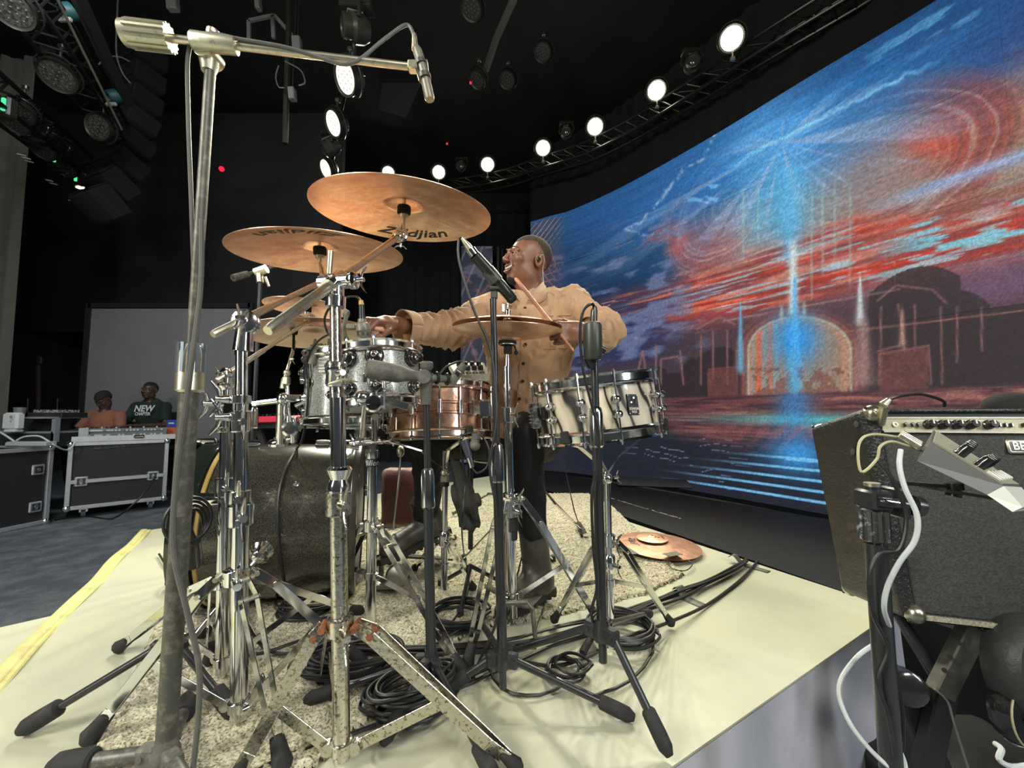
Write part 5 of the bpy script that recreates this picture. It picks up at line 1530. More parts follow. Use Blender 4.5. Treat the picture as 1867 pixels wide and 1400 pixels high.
def onbass(deg, s):
    """deg 0 = towards the camera, 90 = up"""
    fwd = nrm(np.cross(axb, (0, 0, 1))); fwd = fwd if fwd[1] < 0 else -fwd
    up = nrm(np.cross(fwd, axb)); up = up if up[2] > 0 else -up
    d = fwd * cos(R(deg)) + up * sin(R(deg))
    return rear + axb * s + d * br_, d
for dg in (82, 126, 170, 214):
    p1, d = onbass(dg, .13); p2, _ = onbass(dg, .37)
    for (p_, s_) in ((p1, -1), (p2, 1)):
        if dg in (-18,) and s_ > 0: continue
        m = MB(); m.tube([p_ + d * .012 - axb * .022, p_ + d * .012 + axb * .022], .010, 12); m.box(p_ + d * .004, (.02, .05, .012), (np.cross(axb, d), axb, d), .003); m.build('lug', CHROME, bass)
        e_ = (rear - axb * .03 if s_ < 0 else fr + axb * .03)
        q_ = e_ + d * (br_ + .014)
        m = MB(); m.tube([p_ + d * .014, q_ + d * .006], .0032, 8); m.build('tension_rod', CHROME, bass)
        m = MB(); m.box(q_ + d * .006, (.022, .05, .018), (np.cross(axb, d), axb, d), .005); m.tube([q_ + axb * s_ * .01 + d * .008, q_ + axb * s_ * .035 + d * .008], .007, 8); m.build('claw', CHROME, bass)
# spur boss seen as a big chrome dome low on the near side, and its leg
p_, d = onbass(-9, .262)
m = MB(); m.lathe(p_, d, [(.037, 0), (.037, .006), (.030, .014), (.031, .018), (.022, .028), (.018, .040), (.008, .046), (0, .047)], 28); m.build('spur_mount', CHROME, bass)
foot = np.array([p_[0] - .10, p_[1] - .20, .012])
m = MB(); m.tube([p_ + d * .03, foot + (0, 0, .03), foot], [.0075, .0075, .004], 10); m.build('spur', CHROME, bass)
p_, d = onbass(194, .34); foot2 = np.array([p_[0] - .10, p_[1] + .16, .012])
m = MB(); m.tube([p_ , foot2], [.0075, .006], 10); m.build('spur', CHROME, bass)
p_, d = onbass(35, .18)
m = MB(); m.lathe(p_, d, [(.010, 0), (.010, .003), (.005, .004), (.005, .001)], 16); m.build('vent_grommet', CHROME, bass)
m = MB(); m.box((bc[0] + .235, bc[1] - .03, .016), (.06, .16, .026), None, .006); m.build('hoop_rest', NICKEL, bass)
# cable draped over the near side of the shell
pts = [P(553, 795, 1.36)]
for dg in range(72, -60, -8):
    p_, d = onbass(dg, .215 + .012 * sin(dg * .05)); pts.append(p_ + d * .006)
pts.append(G(520, 1120, .02))
tag(MB().tube(spline([P(560, 640, 1.35), P(562, 720, 1.33)] + pts, 4), .0042, 8).build('microphone_cable', CABLE), 'black cable hanging down over the near side of the bass drum', 'cable')

# ---- copper snare in the middle
S1t, S1b = P(800, 717, 1.44), P(800, 795, 1.42)
COPPER = mat('tarnished_copper', (.62, .35, .24), .24, 1.0, noise=(90, .45, (.40, .27, .20), .1), bump=(60, .05))
def beadshell(parent, top, bot, r, matl, beads=True):
    a = nrm(top - bot); L_ = np.linalg.norm(top - bot)
    pr = [(r, .004), (r, L_ * .36), (r + .003, L_ * .38), (r + .003, L_ * .41), (r, L_ * .43), (r, L_ * .57), (r + .003, L_ * .59), (r + .003, L_ * .62), (r, L_ * .64), (r, L_ - .004)] if beads else [(r, .004), (r, L_ - .004)]
    m = MB(); m.lathe(bot, a, pr, 96); return m.build('shell', matl, parent)
sn1 = thing('snare_drum', 'tarnished copper snare drum with tube lugs in the middle between the pedals', 'drum', (S1t + S1b) / 2)
aS = nrm(S1t - S1b); LS = np.linalg.norm(S1t - S1b)
beadshell(sn1, S1t, S1b, .172, COPPER)
COPH = mat('copper_tinted_hoop', (.80, .62, .50), .18, 1.0)
hoop(sn1, S1t - aS * .008, aS, .178, matl=COPH); hoop(sn1, S1b + aS * .008, -aS, .178, matl=COPH)
for (q, s_) in ((S1t, 1), (S1b, -1)):
    m = MB(); m.lathe(q + aS * s_ * .003, aS * s_, [(.174, -.005), (.172, 0), (0, .001)], 48); m.build('drum_head', HEADW, sn1)
for dg in (-72, -44, -16, 11, 32, 58, 86, 120, 180, -110):
    d = around(S1t, S1b, dg); c = (S1t + S1b) / 2 + d * .182
    m = MB(); m.tube([c - aS * .022, c - aS * .020, c + aS * .020, c + aS * .022], [.004, .0078, .0078, .004], 12)
    for sg in (-.016, .016): m.tube([c + aS * sg - d * .012, c + aS * sg], .004, 8)
    m.build('tube_lug', CHROME, sn1)
    tension_rod(sn1, c, aS, LS / 2 + .010); tension_rod(sn1, c, -aS, LS / 2 + .010)
d = around(S1t, S1b, 47); c = (S1t + S1b) / 2 + d * .184
m = MB(); m.box(c, (.034, .02, .05), (np.cross(aS, d), d, aS), .004); m.build('strainer', CHROME, sn1)
m = MB(); m.box((S1t + S1b) / 2 + around(S1t, S1b, 60) * .19, (.04, .03, .06), None, .006); m.build('strainer_lever', CHROME, sn1)

# ---- wooden snare at right
S2t, S2b = P(1082, 702, 1.24), P(1093, 786, 1.24)
ZEB = bpy.data.materials.new('zebra_striped_ash_veneer'); ZEB.use_nodes = True
nt = ZEB.node_tree; b = nt.nodes['Principled BSDF']; b.inputs['Roughness'].default_value = .3; b.inputs['Coat Weight'].default_value = .5
tc = nt.nodes.new('ShaderNodeTexCoord'); wvt = nt.nodes.new('ShaderNodeTexWave'); wvt.wave_type = 'BANDS'; wvt.bands_direction = 'X'
wvt.inputs['Scale'].default_value = 7.5; wvt.inputs['Distortion'].default_value = 9; wvt.inputs['Detail'].default_value = 2; wvt.inputs['Detail Scale'].default_value = .8
mp = nt.nodes.new('ShaderNodeMapping'); mp.inputs['Rotation'].default_value = (0, R(28), 0); mp.inputs['Scale'].default_value = (1, 1, .5)
nt.links.new(tc.outputs['Object'], mp.inputs['Vector']); nt.links.new(mp.outputs['Vector'], wvt.inputs['Vector'])
rp = nt.nodes.new('ShaderNodeValToRGB'); rp.color_ramp.elements[0].position = .02; rp.color_ramp.elements[0].color = (.03, .025, .022, 1)
rp.color_ramp.elements[1].position = .16; rp.color_ramp.elements[1].color = (.52, .46, .35, 1)
e2_ = rp.color_ramp.elements.new(1.0); e2_.color = (.72, .64, .50, 1)
nt.links.new(wvt.outputs['Fac'], rp.inputs['Fac']); nt.links.new(rp.outputs['Color'], b.inputs['Base Color'])
sn2 = thing('snare_drum', 'pale wooden snare drum with black zebra grain and chrome hoops at right', 'drum', (S2t + S2b) / 2)
a2s = nrm(S2t - S2b); L2 = np.linalg.norm(S2t - S2b); c2s = (S2t + S2b) / 2
m = MB(); m.lathe(S2b, a2s, [(.172, .0), (.172, L2)], 96); m.build('shell', ZEB, sn2)
hoop(sn2, S2t - a2s * .010, a2s, .178, .030); hoop(sn2, S2b + a2s * .010, -a2s, .178, .030)
for (q, s_) in ((S2t, 1), (S2b, -1)):
    m = MB(); m.lathe(q + a2s * s_ * .003, a2s * s_, [(.174, -.005), (.172, 0), (0, .001)], 48); m.build('drum_head', HEADW, sn2)
for dg in (-118, -84, -54, -24, 5, 48, 76, 106, 150, 180):
    d = around(S2t, S2b, dg)
    for sg in (-.019, .019):
        c = c2s + d * .173 + a2s * sg
        m = MB(); m.lathe(c, d, [(.012, 0), (.012, .002), (.006, .004), (.006, .012), (.0095, .014), (.0095, .020), (.005, .025), (0, .026)], 18); m.build('lug', CHROME, sn2)
    m = MB(); m.tube([c2s + d * .187 - a2s * .02, c2s + d * .187 + a2s * .02], .0042, 10); m.build('lug_bridge', CHROME, sn2)
    tension_rod(sn2, c2s + d * .187, a2s, L2 / 2 + .014); tension_rod(sn2, c2s + d * .187, -a2s, L2 / 2 + .014)
d = around(S2t, S2b, 21); rt2 = nrm(np.cross((0, 0, 1), d)); rt2 = rt2 if rt2[0] > 0 else -rt2
cb_ = c2s + d * .1735
m = MB(); m.box(cb_, (.034, .004, .054), (rt2, d, a2s), .0012); m.build('badge', BLKL, sn2)
m = MB()
for (u, v, rr) in ((.005, .016, .0042), (-.004, .004, .0042)):
    m.lathe(cb_ + rt2 * u + a2s * v, d, [(rr, .002), (rr, .0032), (0, .0036)], 14)
m.tube([cb_ + rt2 * .005 + a2s * .016 + d * .003, cb_ + rt2 * .005 + a2s * -.002 + d * .003], .0008, 6)
m.tube([cb_ - rt2 * .004 + a2s * .022 + d * .003, cb_ - rt2 * .004 + a2s * .006 + d * .003], .0008, 6)
for (u, v) in ((-.014, .024), (.014, .024), (-.014, -.024), (.014, -.024)): m.ball(cb_ + rt2 * u + a2s * v + d * .002, .0016, 6)
m.build('badge_emblem', CHROME, sn2)
text_obj('SONOR', 'printed_label', NICKEL, sn2, cb_ + d * .0026 - a2s * .011, rt2, a2s, .0085, bold=.02, width=1.0)
text_obj('SQ2', 'printed_label', NICKEL, sn2, cb_ + d * .0026 - a2s * .019, rt2, a2s, .0075, bold=.02, width=1.2)
d = around(S2t, S2b, -64)
m = MB(); m.box(c2s + d * .180 + a2s * .004, (.026, .012, .036), (np.cross(a2s, d), d, a2s), .003); m.build('strainer_plate', LUGBLK, sn2)
d = around(S2t, S2b, -76)
m = MB(); m.box(c2s + d * .192, (.026, .028, .075), (np.cross(a2s, d), d, a2s), .003)
for k in range(5): m.tube([c2s + d * .207 + a2s * (-.02 + .01 * k) - np.cross(a2s, d) * .014, c2s + d * .207 + a2s * (-.02 + .01 * k) + np.cross(a2s, d) * .014], .0022, 6)
m.build('strainer', CHROME, sn2)
# basket of its stand
YQ = 1.24
stQ = chrome_stand('snare_stand', 'chrome snare stand holding the wooden snare drum at right', P(1107, 868, YQ), G(1112, 1082, 0)[:3] * np.array([0, 0, 0]) + np.array([P(1112, 1080, YQ)[0], YQ, .03]), .0095,
                   [G(1224, 1136, .018), G(1062, 975, .02), G(1010, 1130, .02)], P(1110, 985, YQ), P(1111, 1062, YQ), CHROME, w=.014, th=.002, joints=(.48,), rlow=.012, rsize=.016, cat='drum stand', spread=.008)
hb = P(1106, 872, YQ)
m = MB(); m.ball(hb, .018, 12); m.build('swivel', CHROME, stQ); wingnut(stQ, hb + (.02, -.01, .004), (1, -.2, .2), CHROME, .010)
xb, yb, ab = drum_frame(S2t, S2b)
for dg in (-40, 70, 190):
    d = around(S2t, S2b, dg); q = S2b - a2s * .012 + d * .185
    m = MB(); m.bar(hb + (0, 0, .01), S2b - a2s * .075 + d * .05, .016, .005, d); m.bar(S2b - a2s * .075 + d * .05, S2b - a2s * .030 + d * .12, .016, .005, d); m.bar(S2b - a2s * .030 + d * .12, q, .016, .005, a2s); m.bar(q, q + a2s * .03 + d * .006, .018, .006, d); m.build('basket_arm', CHROME, stQ)
    m = MB(); m.box(q + d * .004 + a2s * .015, (.024, .012, .034), (np.cross(a2s, d), d, a2s), .003); m.build('rubber_grip', RUBBER, stQ)

# stand of the copper snare
YR = 1.46
stR = chrome_stand('snare_stand', 'chrome snare stand under the copper snare drum', P(812, 872, YR), np.array([P(810, 1030, YR)[0], YR, .10]), .009,
                   [G(863, 1072, .02), G(756, 1035, .02), G(828, 980, .02)], P(810, 985, YR), P(810, 1032, YR), CHROME, w=.014, th=.002, joints=(.45,), rlow=.0115, rsize=.017, cat='drum stand', spread=.008)
hb = P(811, 862, YR)
m = MB(); m.ball(hb, .016, 12); m.box(hb + (0, 0, -.02), (.03, .03, .03), None, .006); m.build('swivel', NICKEL, stR)
m = MB(); m.tube([hb, hb - (0, 0, .045)], [.014, .016], 12); m.build('rubber_collar', RUBBER, stR)
for dg in (-60, 40, 170):
    d = around(S1t, S1b, dg); q = S1b - aS * .012 + d * .185
    m = MB(); m.bar(hb + (0, 0, .01), S1b - aS * .05 + d * .06, .014, .005, d); m.bar(S1b - aS * .05 + d * .06, q, .014, .005, aS); m.bar(q, q + aS * .028, .016, .006, d); m.build('basket_arm', CHROME, stR)
    m = MB(); m.box(q + d * .003 + aS * .013, (.022, .012, .03), (np.cross(aS, d), d, aS), .003); m.build('rubber_grip', RUBBER, stR)

# ---- hi-hat
YH = 1.33
hcn = P(925, 591, YH); nh = nrm((.02, -.045, 1))
hb1, _ = cymbal('hi_hat_cymbal', 'upper hi-hat cymbal, its edge catching light in front of the tan shirt', hcn + (0, 0, .016), nh, .178, BRONZE, bow=.13, bell=.2)
hb2, _ = cymbal('hi_hat_cymbal', 'lower hi-hat cymbal, bell down, above the black cup of the stand', hcn - (0, 0, .046), -nh, .178, BRONZE, bow=.13, bell=.2)
YH2 = YH
hbot = np.array([P(934, 1105, YH)[0], YH, .07])
stH = chrome_stand('hi_hat_stand', 'chrome hi-hat stand with long folding legs in front of the drummer', P(924, 668, YH), hbot, .0095,
                   [G(852, 1212, .02), G(1090, 1128, .02), G(976, 1010, .02)], P(932, 908, YH), P(934, 1085, YH), CHROME, w=.020, th=.0022, joints=(.42, .80), rlow=.0165, rsize=.020, cat='cymbal stand', spread=.013, braces=True, knee_t=.22)
m = MB(); m.tube([P(925, 668, YH), P(925, 645, YH)], [.010, .006], 14); m.build('tube_tip', CHROME, stH)
m = MB(); m.tube([P(926, 645, YH), P(926, 632, YH)], .0135, 14); m.lathe(P(925, 628, YH), (0, 0, 1), [(.02, -.004), (.030, .002), (.030, .008), (.026, .012)], 20); m.build('cymbal_seat', RUBBER, stH)
m = MB(); m.lathe(P(925, 627, YH), (0, 0, 1), [(.0225, 0), (.029, .002), (.027, -.004)], 20); m.build('seat_ring', CHROME, stH)
m = MB(); m.tube([P(938, 630, YH - .01), P(941, 640, YH - .01)], .003, 8); m.ball(P(941, 643, YH - .01), .0075, 10); m.build('tilt_screw', RUBBER, stH)
m = MB(); m.tube([P(925, 640, YH), P(926, 538, YH)], .0032, 10); m.build('pull_rod', CHROME, stH)
m = MB(); m.lathe(P(926, 575, YH), (0, 0, 1), [(.014, -.02), (.018, -.012), (.018, -.004), (.010, 0), (.010, .016), (.006, .02)], 18); m.tube([P(918, 568, YH), P(918, 555, YH)], .005, 8); m.build('clutch', CHROME, stH)
m = MB(); m.lathe(P(926, 583, YH), (0, 0, 1), [(.014, 0), (.016, .004), (.014, .010)], 18); m.build('clutch_felt', FELT, stH)
collar(stH, P(934, 955, YH), (0, 0, 1), .0185, .045, RUBBER, 'rubber_clamp'); collar(stH, P(934, 975, YH), (0, 0, 1), .016, .03, RUBBER, 'rubber_clamp')
# pedal of the hi-hat
fpl = thing('hi_hat_pedal', 'grey metal hi-hat pedal under the black boot', 'pedal', (P(975, 1090, 1.4)[0], 1.38, .02))
PEDM = mat('brushed_grey_casting', (.32, .31, .27), .4, .8, noise=(40, .4, (.2, .2, .17)))
pa, pb = P(950, 1072, 1.33), G(985, 1078, .045)
b0 = G(985, 1085, .04); b1 = np.array([P(937, 1085, 1.34)[0] + .01, 1.335, .10])
m = MB(); m.bar(b0 + (0.01, .12, -.01), b1, .085, .008, (0, 0, 1), .002); m.build('footboard', PEDM, fpl)
m = MB()
fx = P(967, 1100, 1.30)
m.tube([np.array([b1[0] - .045, 1.30, .125]), np.array([b1[0] + .03, 1.29, .132]), np.array([b1[0] + .045, 1.285, .115]), np.array([b1[0] + .055, 1.275, .012])], .007, 10); m.build('frame', PEDM, fpl)
m = MB(); m.tube([np.array([b1[0] + .05, 1.30, .012]), b0 + (.05, .16, -.03)], .004, 8); m.tube([np.array([b1[0] - .06, 1.27, .010]), np.array([b1[0] + .056, 1.275, .010])], .006, 8); m.build('base_rods', PEDM, fpl)
# bass pedal
bp = thing('bass_drum_pedal', 'bass drum pedal with a round beater behind the bass drum, under the raised boot', 'pedal', P(730, 1020, 1.7))
m = MB(); m.tube([P(731, 828, 1.62), P(729, 850, 1.62), P(716, 965, 1.66)], .0045, 10); m.build('beater_rod', CHROME, bp)
m = MB(); m.ball(P(730, 823, 1.62), .020, 14, (.8, .8, 1.1)); m.build('beater', NICKEL, bp)
f0, f1 = P(712, 1012, 1.66), G(812, 1018, .03)
m = MB(); m.bar(f0, f1, .09, .008, (0, 0, 1), .002); m.build('footboard', mat('dark_footboard', (.05, .05, .045), .4, .6), bp)
m = MB(); m.lathe(P(722, 1048, 1.60), (.5, -.8, .1), [(.036, -.01), (.04, 0), (.04, .02), (.032, .026), (0, .03)], 24); m.build('cam', PEDM, bp)
m = MB(); m.box(P(715, 1052, 1.68) - (0, 0, .02), (.13, .10, .02), None, .004); m.tube([P(695, 1050, 1.66), P(696, 985, 1.68)], .010, 10); m.tube([P(738, 1050, 1.7), P(738, 985, 1.72)], .010, 10); m.tube([P(694, 982, 1.68), P(745, 980, 1.7)], .008, 10); m.build('frame', PEDM, bp)

# drum throne hidden behind the snare
thr = thing('drum_throne', 'black round drum throne under the drummer', 'stool', (P(925, 900, 1.86)[0], 1.86, 0))
tz = P(925, 800, 1.86)
m = MB(); m.lathe((tz[0], 1.86, .50), (0, 0, 1), [(.15, -.01), (.175, 0), (.18, .03), (.175, .06), (.14, .075), (0, .078)], 32); m.build('seat', mat('black_vinyl', (.012, .012, .013), .4), thr)
MB().tube([(tz[0], 1.86, .06), (tz[0], 1.86, .50)], .014, 14).build('post', CHROME, thr)
for k in range(3):
    a_ = k * 2 * pi / 3 + .5; f = np.array([tz[0] + .24 * cos(a_), 1.86 + .24 * sin(a_), .02])
    l_ = MB().bar((tz[0], 1.86, .26), f, .02, .006, (0, 0, 1)).build('leg', CHROME, thr)
    MB().tube([f + (0, 0, .02), f - (0, 0, .012)], [.012, .016], 10).build('rubber_foot', RUBBER, l_)
# practice cymbals lying at right on the rug edge
fc = G(1201, 992, .03)
fl1, _ = cymbal('ride_cymbal', 'large reddish cymbal lying on the rug edge with two grey tape strips', fc + (0, 0, .02), (0.03, -.03, 1), .205, BRONZE2, bow=.11, bell=.01)
fl2, _ = cymbal('splash_cymbal', 'small bronze splash cymbal lying on top of the large reddish one', fc + (-.028, .014, .034), (0.0, -.02, 1), .078, BRONZE3 if False else bronze('warm_bronze', (.62, .36, .24), (.74, .46, .32), .4), bow=.09, bell=.2)
TAPE = mat('grey_gaffer_tape', (.13, .14, .11), .55, bump=(80, .2))
for (x0, y0, x1, y1, wd) in ((1122, 988, 1158, 1010, .035), (1214, 1012, 1238, 1008, .045)):
    a_, b_ = G(x0, y0, .043), G(x1, y1, .040); m = MB(); m.bar(a_, b_, wd, .002, (0, 0, 1))
    o = m.build('tape_strip', TAPE, None, smooth=False); tag(o, ('long grey tape strip on the lying cymbal, left side', 'short grey tape piece on the lying cymbal, right side')[x0 > 1200], 'tape')
ux_ = nrm(G(1240, 1012) - G(1150, 1000))
text_obj('Zildjian', 'printed_logo', INK, fl1, (0, 0, 0), (1, 0, 0), (0, 1, 0), .046, shear=.35, bold=.012, width=1.1,
         bend=lambda u, v: (lambda r_, th: fc + np.array([r_ * cos(th), r_ * sin(th), .0] ) + (0, 0, .0225 - .205 * .11 * min(max((r_ - .003) / .2, 0), 1) ** 1.6 + .003 - .03 * r_ * cos(th) + .03 * r_ * sin(th)))(.135 - v, -1.45 + u / .135))
text_obj('ZYMAG', 'printed_logo', INK, fl2, (0, 0, 0), (1, 0, 0), (0, 1, 0), .017, bold=.02, width=1.2,
         bend=lambda u, v: (lambda r_, th: fc + np.array([-.028 + r_ * cos(th), .014 + r_ * sin(th), .034 - .078 * .09 * (max(r_ - .021, 0) / .057) ** 1.6 + .0035]))(.055 - v, pi / 2 + 0.1 + u / .055))
# lettering printed on the undersides of the crash cymbals (built on the real curved surface)
def under_text(obj, fr_, c, rad, body, deg, rr, h, flipu=1, flipv=1, bell=.16, bow=.10, width=1.3):
    x, y, a = fr_
    br = rad * bell * 1.35
    def bend(u, v):
        r_ = rr + v * flipv; th = R(deg) + u / rr * flipu
        q = min(max((r_ - br) / (rad - br), 0), 1)
        z_ = -rad * bow * q ** 1.6 - .0026
        return np.asarray(c) + x * r_ * cos(th) + y * r_ * sin(th) + a * z_
    o = text_obj(body, 'printed_logo', INK, None, (0, 0, 0), (1, 0, 0), (0, 1, 0), h, shear=.35, bold=.014, width=width, bend=bend)
    # parent under the rotated cymbal keeping world position
    import mathutils
    bpy.context.view_layer.update()
    o.parent = obj; o.matrix_parent_inverse = (mathutils.Matrix.Translation(obj.location) @ obj.rotation_euler.to_matrix().to_4x4()).inverted()
    return o
def dir_deg(fr_, v):
    x, y, a = fr_; return math.degrees(math.atan2(np.dot(v, y), np.dot(v, x)))
under_text(cymA, fA, bc1, .252, 'Zildjian', dir_deg(fA, (-.10, 1, 0)), .200, .068, -1, -1, width=1.12)
under_text(cymB, fB, bc2, .243, 'Zildjian', dir_deg(fB, (.12, -1, 0)), .178, .070, -1, -1, width=1.12)
# ---------------------------------------------------------------- people
HAIR = mat('short_black_hair', (.012, .010, .009), .8, bump=(400, .5))
EYEW = mat('eye_white', (.42, .38, .34), .35)
IRIS = mat('dark_iris', (.02, .012, .008), .1)
TEETH = mat('teeth', (.85, .82, .74), .25)
LIP = mat('lips', (.20, .07, .055), .4)
SKIND = mat('deep_brown_skin', (.062, .032, .022), .45, noise=(16, .45, (.085, .045, .03)), bump=(180, .05))
SHIRT = mat('tan_cotton_shirt', (.43, .26, .145), .85, noise=(9, .45, (.50, .32, .19), .2), bump=(420, .10), sheen=.15)
TROUS = mat('black_trousers', (.010, .010, .012), .75, bump=(300, .08))
BOOT = mat('worn_black_leather', (.055, .052, .042), .42, noise=(14, .42, (.12, .11, .085), .15), bump=(60, .08))
SOLE = mat('black_rubber_sole', (.022, .022, .02), .7)

def head_sdf(F, U, c, s=1.0, jaw=1.0, smile=0.0):
    """head centred on c; F = facing direction, U = up"""
    F = nrm(F); U = nrm(U - F * np.dot(U, F)); S_ = np.cross(F, U)
    A = np.stack([S_, F, U])
    def loc(p): return (p - np.asarray(c)) @ A.T / s
    def f(p):
        q = loc(p)
        d = sd_ell(q, (0, -.018, .036), (.074, .096, .082))
        d = smin(d, sd_ell(q, (0, .030, -.030), (.060 * jaw, .066, .086)), .03)
        d = smin(d, sd_ell(q, (0, .062, -.093), (.026, .022, .020)), .02)
        for sg in (-1, 1):
            d = smin(d, sd_ell(q, (sg * .048 * jaw, .008, -.066), (.018, .036, .030)), .025)
            d = smin(d, sd_ell(q, (sg * .040, .068, -.022 + .010 * smile), (.020, .018, .017)), .018)
            d = smax(d, -sd_ell(q, (sg * .032, .102, .008), (.016, .013, .010)), .010)
            d = smin(d, sd_cap(q, (sg * .010, .094, .024), (sg * .050, .078, .022), .0085, .006), .010)
            d = smin(d, sd_ell(q, (sg * .0315, .080, .006), (.0150, .0140, .0125)), .004)
            # ear
            e_ = sd_ell(q, (sg * .079, -.012, -.006), (.008, .019, .031))
            e_ = smax(e_, -sd_ell(q, (sg * .086, -.008, -.004), (.007, .011, .019)), .005)
            d = smin(d, e_, .008)
            d = smin(d, sd_ell(q, (sg * .012, .106, -.026), (.0085, .010, .0075)), .007)
        d = smin(d, sd_cap(q, (0, .093, .012), (0, .114, -.018), .0065, .0095), .010)
        d = smin(d, sd_ell(q, (0, .112, -.024), (.011, .009, .008)), .006)
        w_ = .024 + .008 * smile; ly = -.058
        for sg in (-1, 1):
            d = smin(d, sd_cap(q, (0, .099, ly + .007 + .003 * smile), (sg * w_, .083, ly + .004 + .012 * smile), .0062, .0035), .006)
            d = smin(d, sd_cap(q, (0, .096, ly - .009 - .005 * smile), (sg * w_, .082, ly + .001 + .011 * smile), .0072, .0035), .006)
        d = smax(d, -sd_ell(q, (0, .098, ly - .001), (w_ * .85, .014, .002 + .0085 * smile)), .004)
        if smile:
            for sg in (-1, 1):
                d = smax(d, -sd_cap(q, (sg * .022, .094, -.030), (sg * .040, .078, -.062), .0022), .008)
        return d * s
    return f, loc, A

def add_face(parent, c, F, U, s=1.0, smile=0.0, hairm=HAIR, hairline=.055, beard=False, gaze=(0, 0)):
    F = nrm(F); U = nrm(U - F * np.dot(U, F)); S_ = np.cross(F, U); c = np.asarray(c, float)
    W_ = lambda a, b, d: c + (S_ * a + F * b + U * d) * s
    m = MB()
    for sg in (-1, 1): m.ball(W_(sg * .0315, .0815, .006), .0126 * s, 14)
    o = m.build('eye', EYEW, parent)
    m = MB()
    for sg in (-1, 1): m.ball(W_(sg * .0315 + gaze[0], .0900, .006 + gaze[1]), .0050 * s, 10)
    m.build('iris', IRIS, o)
    # lids and brows
    m = MB()
    for sg in (-1, 1): m.tube([W_(sg * .018, .090, .008), W_(sg * .031, .0975, .013), W_(sg * .046, .086, .008)], .0028 * s, 8)
    m.build('eyelid', SKIN if hairm is HAIR and parent.get('skin') != 'deep' else SKIND, parent)
    m = MB()
    for sg in (-1, 1): m.tube([W_(sg * .014, .1005, .028), W_(sg * .033, .096, .035), W_(sg * .052, .080, .029)], [.0030 * s, .0034 * s, .0016 * s], 8, squash=.6)
    m.build('eyebrow', HAIR, parent)
    if smile:
        m = MB()
        for k in range(-4, 5):
            x_ = k * .0062; y_ = .0965 - .0003 * abs(k) ** 2.1
            m.box(W_(x_, y_, -.0535 + .00045 * k * k), (.0058 * s, .004 * s, .0100 * s), (S_, F, U), .001)
        for k in range(-3, 4):
            m.box(W_(k * .0058, .0925 - .0004 * abs(k) ** 2.1, -.0640 + .0006 * k * k), (.0054 * s, .004 * s, .0060 * s), (S_, F, U), .001)
        m.build('teeth', TEETH, parent)
        m = MB()
        for sg in (-1, 1):
            m.tube([W_(0, .1035, -.0475), W_(sg * .016, .099, -.0455), W_(sg * .032, .0855, -.0400)], [.0036 * s, .0034 * s, .0015 * s], 8)
            m.tube([W_(0, .1010, -.0725), W_(sg * .016, .0975, -.0690), W_(sg * .032, .0850, -.0440)], [.0046 * s, .0042 * s, .0015 * s], 8)
        m.build('lips', LIP, parent)

def hair_cap(parent, f_head, loc, c, hairm, th=.003, front=.056, s=1.0, back=-.05, h=.004):
    """closely cropped hair: the head surface pushed out, kept above the hairline"""
    def g(p):
        q = loc(p)
        d = f_head(p) - th
        # hairline: rises at forehead, drops behind the ears
        line = np.where(q[:, 1] > .0, front - .0 + .15 * np.abs(q[:, 0]), front + 1.05 * q[:, 1])
        line = np.maximum(line, back)
        keep = line - q[:, 2]
        ear = -(np.hypot(q[:, 1] + .010, q[:, 2] + .004) - .034)
        return np.maximum(np.maximum(d, keep), ear * (np.abs(q[:, 0]) > .05) - 1 * (np.abs(q[:, 0]) <= .05))
    c = np.asarray(c)
    V, F_ = surf(g, c - .14 * s, c + .14 * s, h)
    m = MB(); m.add(V, F_.tolist()); return m.build('hair', hairm, parent, sharp=0)

